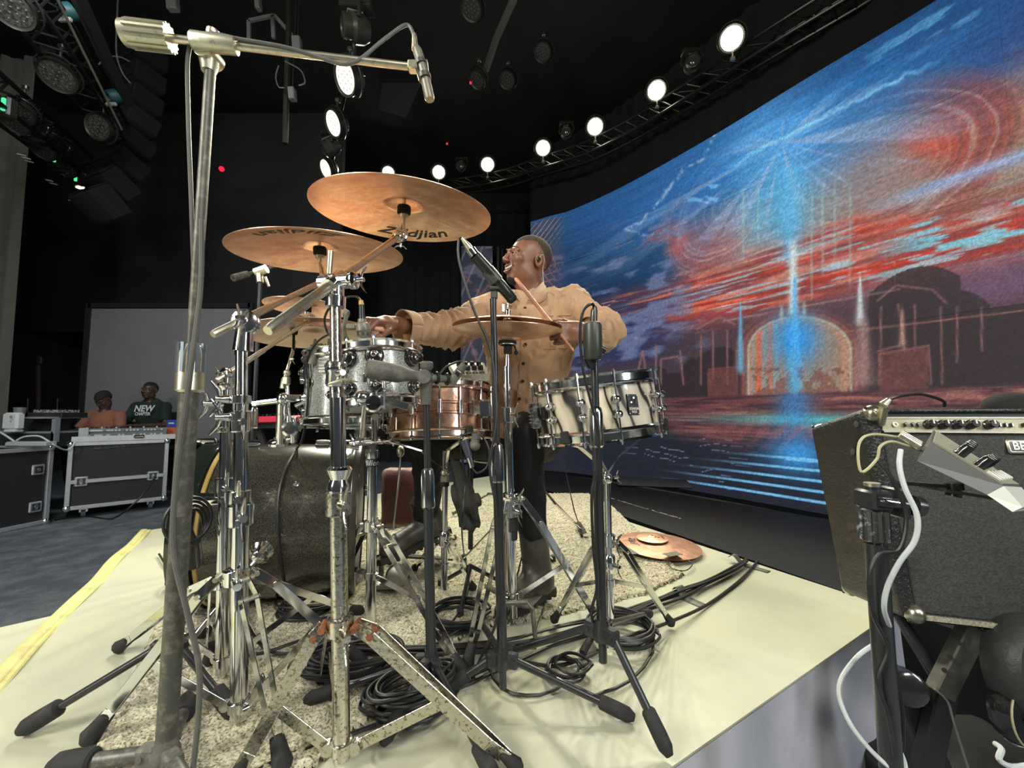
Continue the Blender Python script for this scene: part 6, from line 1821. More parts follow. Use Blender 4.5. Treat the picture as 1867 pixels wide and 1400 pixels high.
def hand_sdf(w, a, n, side, s=1.0, curl=(62, 70, 50), thumb_open=.3):
    """w = wrist, a = towards the knuckles, n = the way the palm faces, side = thumb side; returns sdf and bounds"""
    a = nrm(a); n = nrm(n - a * np.dot(n, a)); sd = nrm(side - a * np.dot(side, a) - n * np.dot(side, n))
    w = np.asarray(w, float)
    caps = []
    pc = w + a * .048 * s
    ax = np.stack([sd, a, n])
    roots = [.030, .010, -.010, -.028]; lens = [(.040, .024, .020), (.044, .027, .021), (.041, .025, .020), (.032, .019, .018)]
    rad = [.0088, .0090, .0086, .0076]
    for k in range(4):
        p0 = w + (a * (.088 - .004 * abs(k - 1)) + sd * roots[k]) * s
        caps.append((w + (a * .03 + sd * roots[k] * .6) * s, p0, .011 * s, .0098 * s))
        ang_ = 0; p = p0
        for j in range(3):
            ang_ += R(curl[j] + (3 * k if j else 0))
            d = a * cos(ang_) + n * sin(ang_) + sd * (-.03 * (k - 1.5))
            q = p + nrm(d) * lens[k][j] * s
            caps.append((p, q, rad[k] * s * (1 - .07 * j), rad[k] * s * (1 - .07 * (j + 1)))); p = q
    t0 = w + (a * .022 + sd * .022 + n * .006) * s
    t1 = t0 + (a * .030 + sd * .020 + n * .016) * s
    t2 = t1 + (a * .026 + sd * (.004) + n * .020) * s
    t3 = t2 + (a * .018 - sd * .014 + n * .014) * s
    th = [(t0, t1, .0125 * s, .0110 * s), (t1, t2, .0108 * s, .0095 * s), (t2, t3, .0095 * s, .0078 * s)]
    def f(p):
        d = sd_box(p, pc, (.036 * s, .044 * s, .0130 * s), .012 * s, ax)
        d = smin(d, sd_cap(p, w - a * .02 * s, w + a * .03 * s, .024 * s, .026 * s), .02 * s)
        for i, (q0, q1, r0, r1) in enumerate(caps):
            d = smin(d, sd_cap(p, q0, q1, r0, r1), (.006 if i % 4 == 0 else .0022) * s)
        for i, (q0, q1, r0, r1) in enumerate(th):
            d = smin(d, sd_cap(p, q0, q1, r0, r1), (.010 if i == 0 else .003) * s)
        return d
    return f, w - .135 * s, w + .135 * s

# ---- the drummer
HC = P(962, 477, 1.74)                       # head centre
Fd = nrm((-.88, -.50, .10)); Ud = nrm((.10, -.10, 1))
SR, SL = P(886, 572, 1.72), P(1040, 560, 1.70)   # shoulders (his right is camera left)
ER, WR = P(826, 602, 1.50), P(744, 597, 1.34)
EL, WL = P(1102, 604, 1.52), P(1066, 604, 1.385)
NB = P(975, 545, 1.76); CH = P(965, 610, 1.73); BE = P(955, 700, 1.74); PE = P(948, 790, 1.78)
HRr, HLl = PE + (-.10, -.02, -.02), PE + (.08, -.02, -.02)
KR = P(782, 800, 1.58); AR = P(777, 950, 1.72)
KL = P(958, 792, 1.50); AL = P(972, 990, 1.53)
drm = thing('person', 'smiling drummer in a tan shirt and black trousers, playing with both arms out', 'person', (PE[0], PE[1], 0))
fh, loch, Ah = head_sdf(Fd, Ud, HC, .96, 1.0, 1.0)
def neckf(p):
    d = fh(p)
    d = smin(d, sd_cap(p, HC - Ud * .055 - Fd * .012, NB + (0, 0, .01), .050, .058), .03)
    d = smin(d, sd_cap(p, HC - Ud * .075 + Fd * .02, NB + Fd * .045 + (0, 0, .0), .026, .03), .03)
    return d
def corebody(p):
    d = sd_cap(p, NB - (0, 0, .01), CH, .058, .11)
    d = smin(d, sd_cap(p, CH, PE, .11, .12), .05)
    for (a, b, c_, r0, r1, r2) in ((SR, ER, WR, .042, .036, .026), (SL, EL, WL, .042, .036, .026)):
        d = smin(d, sd_cap(p, NB - (0, 0, .05), a, .05, .045), .03)
        d = smin(d, sd_cap(p, a, b, r0, r1), .02); d = smin(d, sd_cap(p, b, c_, r1, r2), .015)
    for (h_, k_, a_) in ((HRr, KR, AR), (HLl, KL, AL)):
        d = smin(d, sd_cap(p, h_, k_, .07, .05), .03); d = smin(d, sd_cap(p, k_, a_, .048, .032), .02)
    return d
aR = nrm(P(690, 588, 1.25) - WR); aL = nrm(P(1032, 606, 1.33) - WL)
hR, loR, hiR = hand_sdf(WR + aR * .055, aR, (-.05, .25, -1), (-.2, -.9, -.2), 1.0, curl=(48, 72, 52))
hL, loL, hiL = hand_sdf(WL + aL * .010, nrm((-.80, -.35, -.12)), (-.15, -.2, -1), (.2, -.1, 1), .98, curl=(66, 76, 50))
# left hand: knuckles towards camera left, thumb up, palm facing the camera side away
aL2 = nrm((-.86, -.30, -.10)); nL2 = nrm((-.30, .95, -.05))
hL, loL, hiL = hand_sdf(WL + aL2 * .012, aL2, nL2, (0, 0, 1), .98, curl=(70, 78, 52))
def armR(p): return smin(hR(p), sd_cap(p, ER, WR + aR * .05, .036, .0225), .02)
def armL(p): return smin(hL(p), sd_cap(p, EL, WL + aL2 * .01, .036, .024), .02)
lo = np.minimum.reduce([SR, ER, PE, AR, AL, AR]) - .12; hi = np.maximum.reduce([SR, EL, NB, KR, KL]) + .12
body = sdf_obj('body', [(corebody, lo, hi, .013), (neckf, HC - (.14, .14, .20), HC + (.14, .14, .16), .0034),
                        (armR, np.minimum(loR, WR - .05) - (0, 0, 0), np.maximum(hiR, WR + .14), .0030), (armL, np.minimum(loL, WL - .08), np.maximum(hiL, WL + .10), .0030)], SKIN, drm)
add_face(drm, HC, Fd, Ud, .96, 1.0)
hair_cap(drm, fh, loch, HC, mat('cropped_hair_stubble', (.030, .022, .016), .85, noise=(260, .5, (.09, .06, .04), .05)), th=.0014, front=.066, back=-.06)
gb = MB(); 
q_ = HC + (Fd * .080 - Ud * .110) * .96
V, F_ = surf(lambda p: smax(neckf(p) - .0020, sd_ell(p, q_, (.030, .030, .020)), .003), q_ - .05, q_ + .05, .004)
gb.add(V, F_.tolist()); gb.build('goatee', HAIR, drm, sharp=0)
S_d = np.cross(Fd, nrm(Ud - Fd * np.dot(Ud, Fd)))
vis = 1 if S_d[1] < 0 else -1
ear = HC + (S_d * vis * .083 - Fd * .006 - Ud * .004) * .96
m = MB(); m.ball(ear, .0095, 12); m.box(ear + S_d * vis * .004 + (0, 0, -.002), (.012, .012, .014), None, .004); m.build('in_ear_monitor', mat('black_gloss_plastic', (.012, .012, .012), .15, coat=1), drm)
m = MB(); m.tube(spline([ear, ear - Fd * .012 + Ud * .022 + S_d * vis * .006, ear - Fd * .026 + Ud * .004 + S_d * vis * .003, ear - Fd * .026 - Ud * .04, P(992, 520, 1.66), P(995, 542, 1.665)], 6), .0014, 6); m.build('monitor_wire', mat('pale_wire', (.5, .45, .36), .5), drm)

# shirt: open collar, chest, sleeves rolled below the elbow; folds are pressed into the surface
CUR = WR + (ER - WR) * .05
def shirtf(p):
    d = sd_ell(p, CH + (.0, 0, -.02), (.185, .125, .20))
    d = smin(d, sd_cap(p, CH + (0, 0, -.05), BE, .155, .145), .06)
    d = smin(d, sd_cap(p, BE, PE + (0, 0, .045), .150, .155), .05)
    d = smin(d, sd_cap(p, NB - (0.0, 0, .055), SR + (.01, 0, .0), .068, .070), .05)
    d = smin(d, sd_cap(p, NB - (0.0, 0, .055), SL + (0, 0, .0), .068, .072), .05)
    fold = .0075 * vnoise(p * np.array([1, 1, .45]), 24, 3) + .003 * vnoise(p * np.array([1, 1, .6]), 52, 4) - .008 * ridge(p @ np.array([[.9, 0, .45], [0, 1, 0], [-.45, 0, .5]]), 15, 12) - .006 * ridge(p @ np.array([[.8, 0, -.6], [0, 1, 0], [.5, 0, .5]]), 26, 14)
    tR = (p - ER) @ nrm(WR - ER); wrR = .0060 * np.sin(tR * 150 + 3 * vnoise(p, 16, 9)) * np.clip(1 - abs(tR - .05) / .16, 0, 1)
    armR_ = smin(sd_cap(p, SR, ER, .072, .056), sd_cap(p, ER, CUR, .056, .046), .03)  + wrR * 1.7
    tL = (p - EL) @ nrm(WL - EL); wrL = .0055 * np.sin(tL * 120 + 3 * vnoise(p, 16, 7)) * np.clip(1 - abs(tL - .04) / .2, 0, 1)
    armL_ = smin(sd_cap(p, SL, EL, .074, .060), sd_cap(p, EL, WL - nrm(WL - EL) * .035, .060, .046), .03)  + wrL * 1.8
    d = smin(d, armR_, .045); d = smin(d, armL_, .045)
    d = d + fold
    # cut the neck opening, sleeve ends and hem
    d = smax(d, -sd_ell(p, NB + (0, 0, .035) + Fd * .02, (.064, .064, .075)), .006)
    d = smax(d, (p - CUR) @ nrm(WR - ER) - .0, .004) if False else d
    eR = (p - CUR) @ nrm(WR - ER); near = np.sqrt(((p - CUR) ** 2).sum(1)) < .12
    d = np.where(near, np.maximum(d, eR), d)
    cL = WL - nrm(WL - EL) * .035; eL = (p - cL) @ nrm(WL - EL); nearL = np.sqrt(((p - cL) ** 2).sum(1)) < .085
    d = np.where(nearL, np.maximum(d, eL), d)
    return smax(d, (PE[2] - .015 + .03 * np.sin(p[:, 0] * 9)) - p[:, 2], .005)
lo = np.minimum.reduce([CUR, SR, PE]) - (.08, .17, .06); hi = np.maximum.reduce([EL, SL, NB, SL]) + (.10, .20, .10)
shirt = sdf_obj('shirt', [(shirtf, lo, hi, .0062)], SHIRT, drm)
# turned-up right cuff, the left cuff, collar wings, placket, buttons, pocket
aw = nrm(WR - ER)
def cuff(c, ax, r, L_, name='cuff', flare=1.1, tail=True):
    x, y, a = frame(ax)
    m = MB()
    n = 40
    def f(u, v):
        t = 2 * pi * u; lo_ = .016 * max(0, cos(t - 4.4)) ** 3 if tail else 0
        rr = r * (1 + (flare - 1) * v + .03 * sin(5 * t))
        return np.asarray(c) + a * (L_ * v + 0) + (x * cos(t) + y * sin(t)) * rr - np.array([0, 0, lo_ * v * 1.6])
    m.grid(f, n, 6); o = m.build(name, SHIRT, shirt, sharp=0)
    md = o.modifiers.new('thickness', 'SOLIDIFY'); md.thickness = .0035; md.offset = -1
    return o
cuff(CUR - aw * .012, aw, .053, .046, flare=1.06)
cuff(WL - nrm(WL - EL) * .060, nrm(WL - EL), .050, .035, flare=1.02, tail=False)
def proj_front(px, py, off=.002, lo_=1.3, hi_=2.0):
    """first point of the shirt along the line of sight"""
    ys = np.linspace(lo_, hi_, 700); pts_ = np.array([P(px, py, y) for y in ys]); v = shirtf(pts_)
    i = np.argmax(v < 0)
    return P(px, py, ys[i] - off)
def strip(pts_px, w, name, matl=SHIRT, off=.003, th=.0024):
    ps = [proj_front(x, y, off) for x, y in pts_px]
    m = MB()
    for a_, b_ in zip(ps[:-1], ps[1:]): m.bar(a_, b_ + nrm(b_ - a_) * .001, w, th, (0, -1, 0))
    return m.build(name, matl, shirt)
plk = [(956, 560), (957, 590), (957, 620), (956, 650), (954, 680), (952, 710), (948, 740), (941, 768)]
strip(plk, .030, 'placket')
for (x, y) in ((957, 562), (958, 628), (954, 663), (953, 695), (947, 727)):
    c = proj_front(x, y, .006)
    m = MB(); m.lathe(c, (0, -1, 0), [(.0062, 0), (.0066, .0015), (.0058, .003), (.003, .0024), (0, .0024)], 14); m.build('button', mat('dark_horn_button', (.035, .02, .014), .3), shirt)
for s4 in (((992, 576), (1040, 574)), ((992, 576), (991, 604)), ((1003, 610), (1005, 640)), ((992, 636), (1034, 634)), ((1034, 612), (1036, 634)), ((912, 640), (909, 690))):
    strip([(s4[0][0] + (s4[1][0] - s4[0][0]) * t, s4[0][1] + (s4[1][1] - s4[0][1]) * t) for t in np.linspace(0, 1, 7)], .0035, 'seam', off=.0028, th=.002)
def wing(pts3, name='collar'):
    m = MB(); n = nrm(np.cross(pts3[1] - pts3[0], pts3[2] - pts3[0])); k = len(pts3)
    c_ = sum(pts3) / k
    m.add([*pts3, c_ + n * (.004 if np.dot(n, (0, -1, 0)) > 0 else -.004)], [(i, (i + 1) % k, k) for i in range(k)])
    o = m.build(name, SHIRT, shirt, sharp=0); md = o.modifiers.new('thickness', 'SOLIDIFY'); md.thickness = .005; md.offset = 0
    return o
wing([P(990, 514, 1.695), P(1003, 540, 1.655), P(984, 552, 1.605), P(962, 546, 1.60), P(971, 532, 1.655)])
wing([P(938, 530, 1.675), P(940, 545, 1.63), P(934, 558, 1.60), P(916, 552, 1.62), P(926, 541, 1.65)])
MB().tube(spline([P(994, 522, 1.72), P(985, 534, 1.69), P(968, 545, 1.665), P(954, 552, 1.65), P(942, 540, 1.66), P(938, 530, 1.70)], 5), .006, 8).build('collar_band', SHIRT, shirt)
# trousers
def trouf(p):
    d = sd_ell(p, PE + (-.01, 0, -.03), (.175, .14, .12))
    fold = .0045 * vnoise(p * np.array([1, 1, .45]), 24, 11) - .008 * ridge(p * np.array([1, 1, .5]), 20, 13)
    d = smin(d, smin(sd_cap(p, HRr, KR, .092, .066), sd_cap(p, KR, AR, .062, .045), .03), .03)
    d = smin(d, smin(sd_cap(p, HLl, KL, .095, .070), sd_cap(p, KL, KL + (AL - KL) * .86, .066, .046), .03), .03)
    return d + fold
lo = np.minimum.reduce([PE, AR, AL, KR, KL]) - .12; hi = np.maximum.reduce([PE, HLl, KL, AR]) + .18
sdf_obj('trousers', [(trouf, lo, hi, .0085)], TROUS, drm)
# boots
def boot(ank, heel, toe, name='boot', dz=0):
    # the shaft rises from the heel to the ankle
    ank, heel, toe = map(lambda q: np.asarray(q, float), (ank, heel, toe))
    fwd = nrm(toe - heel); up = nrm(ank - (heel + (toe - heel) * .22)); side = nrm(np.cross(fwd, up)); upp = np.cross(side, fwd)
    L_ = np.linalg.norm(toe - heel)
    ax = np.stack([side, fwd, upp])
    def f(p):
        d = sd_cap(p, ank + up * .05, heel + fwd * .05 + upp * .055, .052, .052)
        d = smin(d, sd_ell(p, heel + fwd * .045 + upp * .035, (.044, .048, .046), ax), .03)
        d = smin(d, sd_cap(p, heel + fwd * .06 + upp * .05, toe - fwd * .055 + upp * .032, .048, .038), .03)
        d = smin(d, sd_ell(p, toe - fwd * .062 + upp * .026, (.052, .064, .038), ax), .02)
        d = smin(d, sd_ell(p, ank + up * .055, (.058, .058, .010)), .006)
        return smax(d, -((p - heel) @ upp - .006), .004)
    b_ = sdf_obj(name, [(f, np.minimum.reduce([ank, heel, toe]) - .11, np.maximum.reduce([ank, heel, toe]) + .13, .006)], BOOT, drm)
    m = MB()
    outl = [(-.036, .0), (-.030, -.028), (0, -.04), (.030, -.028), (.036, 0), (.035, L_ * .3), (.044, L_ * .62), (.040, L_ * .82), (.02, L_ * .97), (0, L_ * 1.0), (-.022, L_ * .97), (-.042, L_ * .82), (-.045, L_ * .62), (-.033, L_ * .3)]
    outl = [(a_ * 1.14, b__ + .022) for a_, b__ in outl]
    m.prism(outl, heel - upp * .010, side, fwd, .022)
    for k in range(9):
        m.box(heel + fwd * (L_ * (.02 + .115 * k)) - upp * .014, (.074, .012, .010), (side, fwd, upp), .002)
    m.build('sole', SOLE, b_)
    return b_
boot(AL + (.004, .012, -.005), P(1000, 1074, 1.575), G(916, 1117, .045))
boot(AR + (.004, 0, .02), P(815, 968, 1.76), P(697, 1022, 1.60))
# drumsticks
WOOD = mat('hickory_stick', (.62, .30, .19), .4, noise=(30, .4, (.55, .26, .16)))
def stick(a, b, label):
    a, b = np.asarray(a, float), np.asarray(b, float); d = b - a
    m = MB(); m.tube([a, a + d * .01, a + d * .72, a + d * .955, a + d * .965, a + d * .985, a + d], [.005, .0072, .0072, .0038, .0052, .0050, .0015], 14)
    return tag(m.build('drumstick', WOOD), label, 'drumstick')
stick(P(940, 508, 1.50), P(1046, 640, 1.31), 'drumstick standing up in the left hand, passing behind the hi-hat')
gR = WR + aR * .15 + np.array([0, 0, -.022])
stick(gR + nrm(gR - P(512, 583, 1.36)) * .06, P(512, 583, 1.36), 'drumstick in the outstretched right hand, reaching left over the ride cymbal')

# ---- two people at the mixing desk
def seated(name, label, hc, F, U, s, shirtm, skinm, hairfront, arms, shoulder_w=.20, chest=(.19, .13, .22), tilt=0, beard=False):
    t = thing(name, label, 'person', (hc[0], hc[1] + .1, FLOOR_Z + .02), 'people at the mixing desk')
    t['skin'] = 'deep'
    f_h, lc, A_ = head_sdf(F, U, hc, s, 1.06, 0)
    nb = np.array([hc[0], hc[1] + .03, hc[2] - .17 * s]); ch = nb - (0, -.02, .18); pe = ch - (0, -.10, .34)
    sl = [nb + (sg * shoulder_w, .01, -.055) for sg in (-1, 1)]
    def hd(p): return smin(f_h(p), sd_cap(p, np.asarray(hc) - nrm(U) * .05, nb, .054, .060), .03)
    def core(p):
        d = sd_cap(p, nb, ch, .07, .12); d = smin(d, sd_cap(p, ch, pe, .12, .13), .05)
        for sh, (e_, w_) in zip(sl, arms):
            d = smin(d, sd_cap(p, sh, e_, .045, .040), .02); d = smin(d, sd_cap(p, e_, w_, .040, .026), .02)
        for sg in (-1, 1):
            kn = pe + (sg * .16, -.42, .02); ft = kn + (0, .05, -.42)
            d = smin(d, sd_cap(p, pe + (sg * .1, 0, 0), kn, .08, .06), .03); d = smin(d, sd_cap(p, kn, ft, .055, .035), .02)
        return d
    parts = [(core, pe - (.36, .60, .50), nb + (.40, .22, .06), .016), (hd, np.asarray(hc) - .15 * s - (0, 0, .05), np.asarray(hc) + .15 * s, .0062)]
    for (e_, w_), sh, sd_ in zip(arms, sl, (1, -1)):
        h_, l_, u_ = hand_sdf(w_, nrm(w_ - e_) * (1, 1, .3), (0, 0, -1), (sd_, 0, 0), 1.0, curl=(22, 30, 20)); parts.append((h_, l_, u_, .006))
    sdf_obj('body', parts, skinm, t)
    def sh_(p):
        d = sd_ell(p, ch + (0, 0, .02), chest); d = smin(d, sd_cap(p, ch, pe + (0, 0, .05), .15, .16), .06)
        for sh, (e_, w_) in zip(sl, arms):
            d = smin(d, sd_cap(p, nb - (0, 0, .05), sh, .06, .068), .04)
            el = sh + (e_ - sh) * .78
            a_ = sd_cap(p, sh, el, .068, .062); a_ = np.maximum(a_, (p - el) @ nrm(e_ - sh)); d = smin(d, a_, .02)
        d = d + .005 * vnoise(p, 18, 5)
        return smax(d, -sd_ell(p, nb + (0, -.02, .045), (.066, .066, .06)), .005)
    so = sdf_obj('t_shirt', [(sh_, pe - (.36, .30, .16), nb + (.36, .25, .10), .012)], shirtm, t)
    hair_cap(t, f_h, lc, hc, HAIR, th=.006 * hairfront[1], front=hairfront[0], s=s, back=-.06, h=.007)
    add_face(t, hc, F, U, s, 0, HAIR)
    sdf_obj('trousers', [(lambda p: np.minimum.reduce([sd_cap(p, pe + (sg * .1, 0, 0), pe + (sg * .16, -.42, .02), .10, .075) for sg in (-1, 1)] + [sd_cap(p, pe + (sg * .16, -.42, .02), pe + (sg * .16, -.37, -.36), .07, .055) for sg in (-1, 1)] + [sd_ell(p, pe, (.2, .17, .13))]), pe - (.32, .55, .46), pe + (.32, .22, .18), .018)], TROUS, t)
    return t, so, ch
YP = 6.02
h1 = P(273, 712, YP); h1[2] -= .0
GREEN = mat('dark_green_t_shirt', (.012, .045, .030), .9, noise=(2.2, .5, (.006, .010, .012), .15))
e1r, w1r = h1 + (-.30, -.06, -.50), h1 + (-.12, -.36, -.52)
e1l, w1l = h1 + (.31, -.06, -.50), h1 + (.14, -.40, -.50)
p1, s1, c1_ = seated('person', 'person in a dark green shirt with white lettering behind the mixing desk', h1, (.10, -1, -.02), (0, 0, 1), 1.05, GREEN, SKIND, (.062, .8), [(e1r, w1r), (e1l, w1l)], .215, (.21, .14, .24))
h2 = P(189, 729, 5.72)
ORANGE = mat('faded_orange_t_shirt', (.27, .115, .07), .9, noise=(4, .4, (.22, .09, .055)))
p2, s2, c2_ = seated('person', 'person in a faded orange shirt looking down at the mixing desk', h2, (.05, -.80, -.60), (-.05, -.45, .9), .98, ORANGE, SKIND, (.040, 1.6), [(h2 + (-.30, -.04, -.44), h2 + (-.14, -.34, -.42)), (h2 + (.30, -.04, -.44), h2 + (.16, -.34, -.42))], .20, (.20, .15, .20))
PRN = mat('white_shirt_print', (.62, .68, .70), .8)
yf = c1_[1] - .165
cp = np.array([P(263, 748, yf)[0], yf, P(263, 748, yf)[2]])
m = MB(); m.prism([(-.115, -.035), (.085, -.045), (.105, -.010), (.125, .070), (-.085, .085), (-.125, .01)], cp + (0, .012, 0), (1, 0, 0), (0, 0, 1), -.004) if False else None
text_obj('NEW', 'printed_lettering', PRN, s1, cp + (0, -.012, .022), (1, 0, 0), (0, 0, 1), .125, shear=.25, bold=.03, width=.95)
text_obj('CHAPTER', 'printed_lettering', PRN, s1, cp + (-.012, -.012, -.052), (1, 0, 0), (0, 0, 1), .062, shear=.1, bold=.03, width=.82)
for (hp, lab) in ((h1, 'black office chair under the person in green'), (h2, 'black office chair under the person in orange')):
    pz = hp[2] - .17 - .18 - .34
    t = thing('desk_chair', lab, 'chair', (hp[0], hp[1] + .15, FLOOR_Z), 'chairs at the mixing desk')
    m = MB(); m.box((hp[0], hp[1] + .10, pz - .15), (.46, .44, .07), None, .02); m.build('seat', TROUS, t)
    m = MB(); m.box((hp[0], hp[1] + .36, pz + .18), (.42, .05, .40), None, .02); m.build('backrest', TROUS, t)
    for sx_ in (-1, 1):
        for sy_ in (-1, 1): MB().tube([(hp[0] + sx_ * .2, hp[1] + .12 + sy_ * .2, FLOOR_Z + .003), (hp[0] + sx_ * .2, hp[1] + .12 + sy_ * .2, pz - .15)], .012, 8).build('leg', BLACKM, t)
    for sx_ in (-1, 1): MB().tube([(hp[0] + sx_ * .18, hp[1] + .32, pz - .13), (hp[0] + sx_ * .18, hp[1] + .37, pz + .1)], .012, 8).build('back_frame', BLACKM, t)
# ---------------------------------------------------------------- microphones
MICG = mat('grey_microphone_body', (.20, .195, .15), .45, .4, noise=(40, .4, (.30, .29, .23)))
MICD = mat('dark_green_grey_microphone', (.030, .034, .028), .35, .5, coat=.2)
GRILLE = mat('microphone_grille', (.10, .10, .08), .4, .8, noise=(350, .5, (.25, .24, .2), .04))
def cable(name, pts, r, label, matl=CABLE, n=6, grp=None):
    return tag(MB().tube(spline(pts, n), r, 8).build(name, matl), label, 'cable', grp)
# overhead pencil microphone and its cable
mo = thing('pencil_microphone', 'slim grey pencil microphone clipped to the tip of the tall boom', 'microphone', P(770, 140, .90))
MB().tube([P(758, 86, .90), P(761, 92, .90), P(772, 128, .90), P(783, 178, .90), P(784, 182, .90)], [.008, .0105, .0105, .0112, .0100], 18).build('body', MICG, mo)
MB().tube([P(755, 62, .90), P(757, 90, .90)], [.0045, .0085], 14).build('plug', NICKEL, mo)
m = MB(); m.tube([P(766, 112, .90), P(768, 119, .90)], .0135, 16); m.tube([P(773, 137, .90), P(775, 145, .90)], .0150, 16); m.bar(P(757, 118, .90), P(766, 144, .90), .006, .012, (0, 1, 0)); m.bar(P(778, 112, .90), P(781, 141, .90), .004, .012, (0, 1, 0)); m.build('clip', mat('dark_clip_plastic', (.06, .06, .05), .4), mo)
m = MB(); m.box(P(753, 122, .90), (.022, .022, .022), None, .003); m.build('thread_adapter', NICKEL, mo)
cable('microphone_cable', [P(345, 740, .86), P(354, 560, .85), P(350, 400, .85), P(343, 200, .84), P(345, 90, .83), P(378, 62, .82), P(440, 72, .83), P(520, 86, .845), P(580, 104, .86), P(640, 116, .87), P(700, 72, .89), P(738, 46, .90), P(752, 58, .90), P(757, 88, .90)], .0042, 'grey cable running up the tall stand and along its boom to the pencil microphone', GREYCABLE)
cable('microphone_cable', [P(368, 400, .83), P(366, 520, .83), P(352, 640, .82), P(340, 730, .82), P(322, 860, .82), P(316, 1000, .815), P(340, 1110, .82), P(362, 1210, .83), P(362, 1300, .83), P(350, 1420, .82)], .0050, 'grey cable hanging beside the lower part of the tall stand', GREYCABLE)
# slanting condenser by the drummer
mn = thing('condenser_microphone', 'dark slanting microphone pointing down at the hi-hat, in front of the drummer', 'microphone', P(899, 500, YN))
m = MB(); m.tube([P(842, 434, 1.02), P(852, 448, 1.025), P(864, 464, 1.03)], [.0045, .009, .0105], 16); m.build('plug', NICKEL, mn)
MB().tube([P(858, 455, 1.028), P(866, 466, 1.03)], .0128, 16).build('collar', CHROME, mn)
MB().tube([P(866, 466, 1.03), P(907, 513, 1.06)], [.0145, .0165], 20).build('body', MICD, mn)
m = MB(); m.tube([P(905, 510, 1.06), P(912, 519, 1.065), P(934, 546, 1.08), P(937, 550, 1.082)], [.0125, .0150, .0150, .010], 20)
for k in range(3):
    q = P(922 + 5 * k, 531 + 6 * k, 1.073 + .003 * k); m.ring(q, P(934, 546, 1.08) - P(912, 519, 1.065), .0148, .0012, 20, 6)
m.build('head', MICD, mn)
m = MB(); a_, b_ = P(888, 492, 1.05), P(905, 512, 1.06); m.tube([a_, b_], .0185, 18); m.box(P(901, 530, YN), (.018, .016, .045), None, .003); m.tube([P(893, 525, YN - .01), P(911, 524, YN - .01)], .006, 10); m.build('clip', mat('grey_clip_plastic', (.07, .07, .06), .4), mn)
cable('microphone_cable', [P(842, 434, 1.02), P(836, 440, 1.02), P(838, 480, 1.02), P(862, 560, 1.03), P(892, 630, 1.05), P(903, 700, 1.055), P(905, 770, 1.05), P(893, 850, 1.05), P(905, 930, 1.05), P(912, 1040, 1.05), P(905, 1130, 1.05), P(885, 1180, 1.06), G(860, 1235, .01)], .0034, 'black cable curving down the stand of the slanting microphone', CABLE)
# thick cylinder microphone at right
mr = thing('side_address_microphone', 'thick dark cylindrical microphone upright on the right hand black stand', 'microphone', P(1080, 620, YO))
MB().tube([P(1081, 656, YO - .04), P(1081, 650, YO - .04), P(1080, 594, YO - .04), P(1080, 590, YO - .04)], [.019, .0225, .0225, .0205], 24).build('body', mat('dark_satin_cylinder', (.045, .048, .04), .4, .3), mr)
MB().tube([P(1080, 591, YO - .04), P(1080, 588, YO - .04)], [.021, .017], 24).build('cap', MICG, mr)
m = MB(); m.tube([P(1082, 592, YO - .04), P(1083, 566, YO - .04), P(1084, 558, YO - .04)], [.009, .0085, .005], 14); m.build('plug', BLACKM, mr)
m = MB(); m.box(P(1084, 640, YO - .01), (.020, .03, .055), None, .004); m.tube([P(1071, 650, YO - .03), P(1079, 668, YO - .02)], .012, 12); m.tube([P(1096, 636, YO), P(1104, 640, YO)], .010, 12); m.build('clip', BLACKM, mr)
cable('microphone_cable', [P(1084, 560, YO - .04), P(1078, 554, YO - .05), P(1064, 566, YO - .05), P(1058, 600, YO - .05), P(1061, 660, YO - .04), P(1074, 720, YO - .03), P(1091, 790, YO - .02), P(1090, 850, YO - .02), P(1079, 900, YO - .02), P(1082, 1000, YO - .02), P(1088, 1070, YO - .02), P(1080, 1130, YO), G(1120, 1180, .01)], .0036, 'black cable looping from the thick microphone down its stand', CABLE)
# clip-on tom microphones
mt1 = thing('tom_microphone', 'grey barrel shaped microphone with a yellow ring clipped over the right rack tom', 'microphone', P(661, 600, 1.14))
m = MB(); m.tube([P(663, 607, 1.14), P(663, 604, 1.14), P(661, 592, 1.14), P(660, 588, 1.14), P(660, 582, 1.14)], [.016, .0195, .0185, .012, .011], 20); m.build('body', MICG, mt1)
m = MB(); m.tube([P(663, 613, 1.14), P(663, 607, 1.14)], [.0165, .018], 20); m.build('head', GRILLE, mt1)
MB().tube([P(660, 583, 1.14), P(659, 556, 1.14)], [.0085, .0075], 14).build('plug', BLACKM, mt1)
MB().tube([P(659, 557, 1.14), P(658, 548, 1.14)], [.0075, .006], 14).build('yellow_ring', mat('yellow_plastic', (.75, .45, .10), .4), mt1)
m = MB(); m.tube(spline([P(632, 572, 1.16), P(628, 600, 1.16), P(635, 622, 1.17), P(660, 632, 1.17)], 5), .010, 10, squash=.5); m.box(P(641, 596, 1.15), (.03, .016, .018), None, .004); m.tube([P(628, 571, 1.16), P(635, 573, 1.16)], .011, 12); m.bar(P(625, 618, 1.165), P(668, 640, 1.165), .004, .006, (0, 1, 0)); m.build('claw', mat('grey_claw_plastic', (.17, .165, .13), .5), mt1)
cable('microphone_cable', [P(658, 549, 1.14), P(650, 541, 1.14), P(632, 542, 1.15), P(605, 556, 1.16), P(592, 580, 1.18), P(596, 604, 1.2), P(606, 614, 1.2)], .0034, 'thin cable arching from the yellow ringed tom microphone', CABLE)
mt2 = thing('tom_microphone', 'grey clip-on microphone and claw on the rim of the left rack tom', 'microphone', P(590, 640, 1.34))
m = MB(); m.tube([P(568, 634, 1.33), P(588, 632, 1.33)], .011, 14); m.tube([P(588, 632, 1.33), P(598, 640, 1.34)], .014, 14); m.build('body', MICG, mt2)
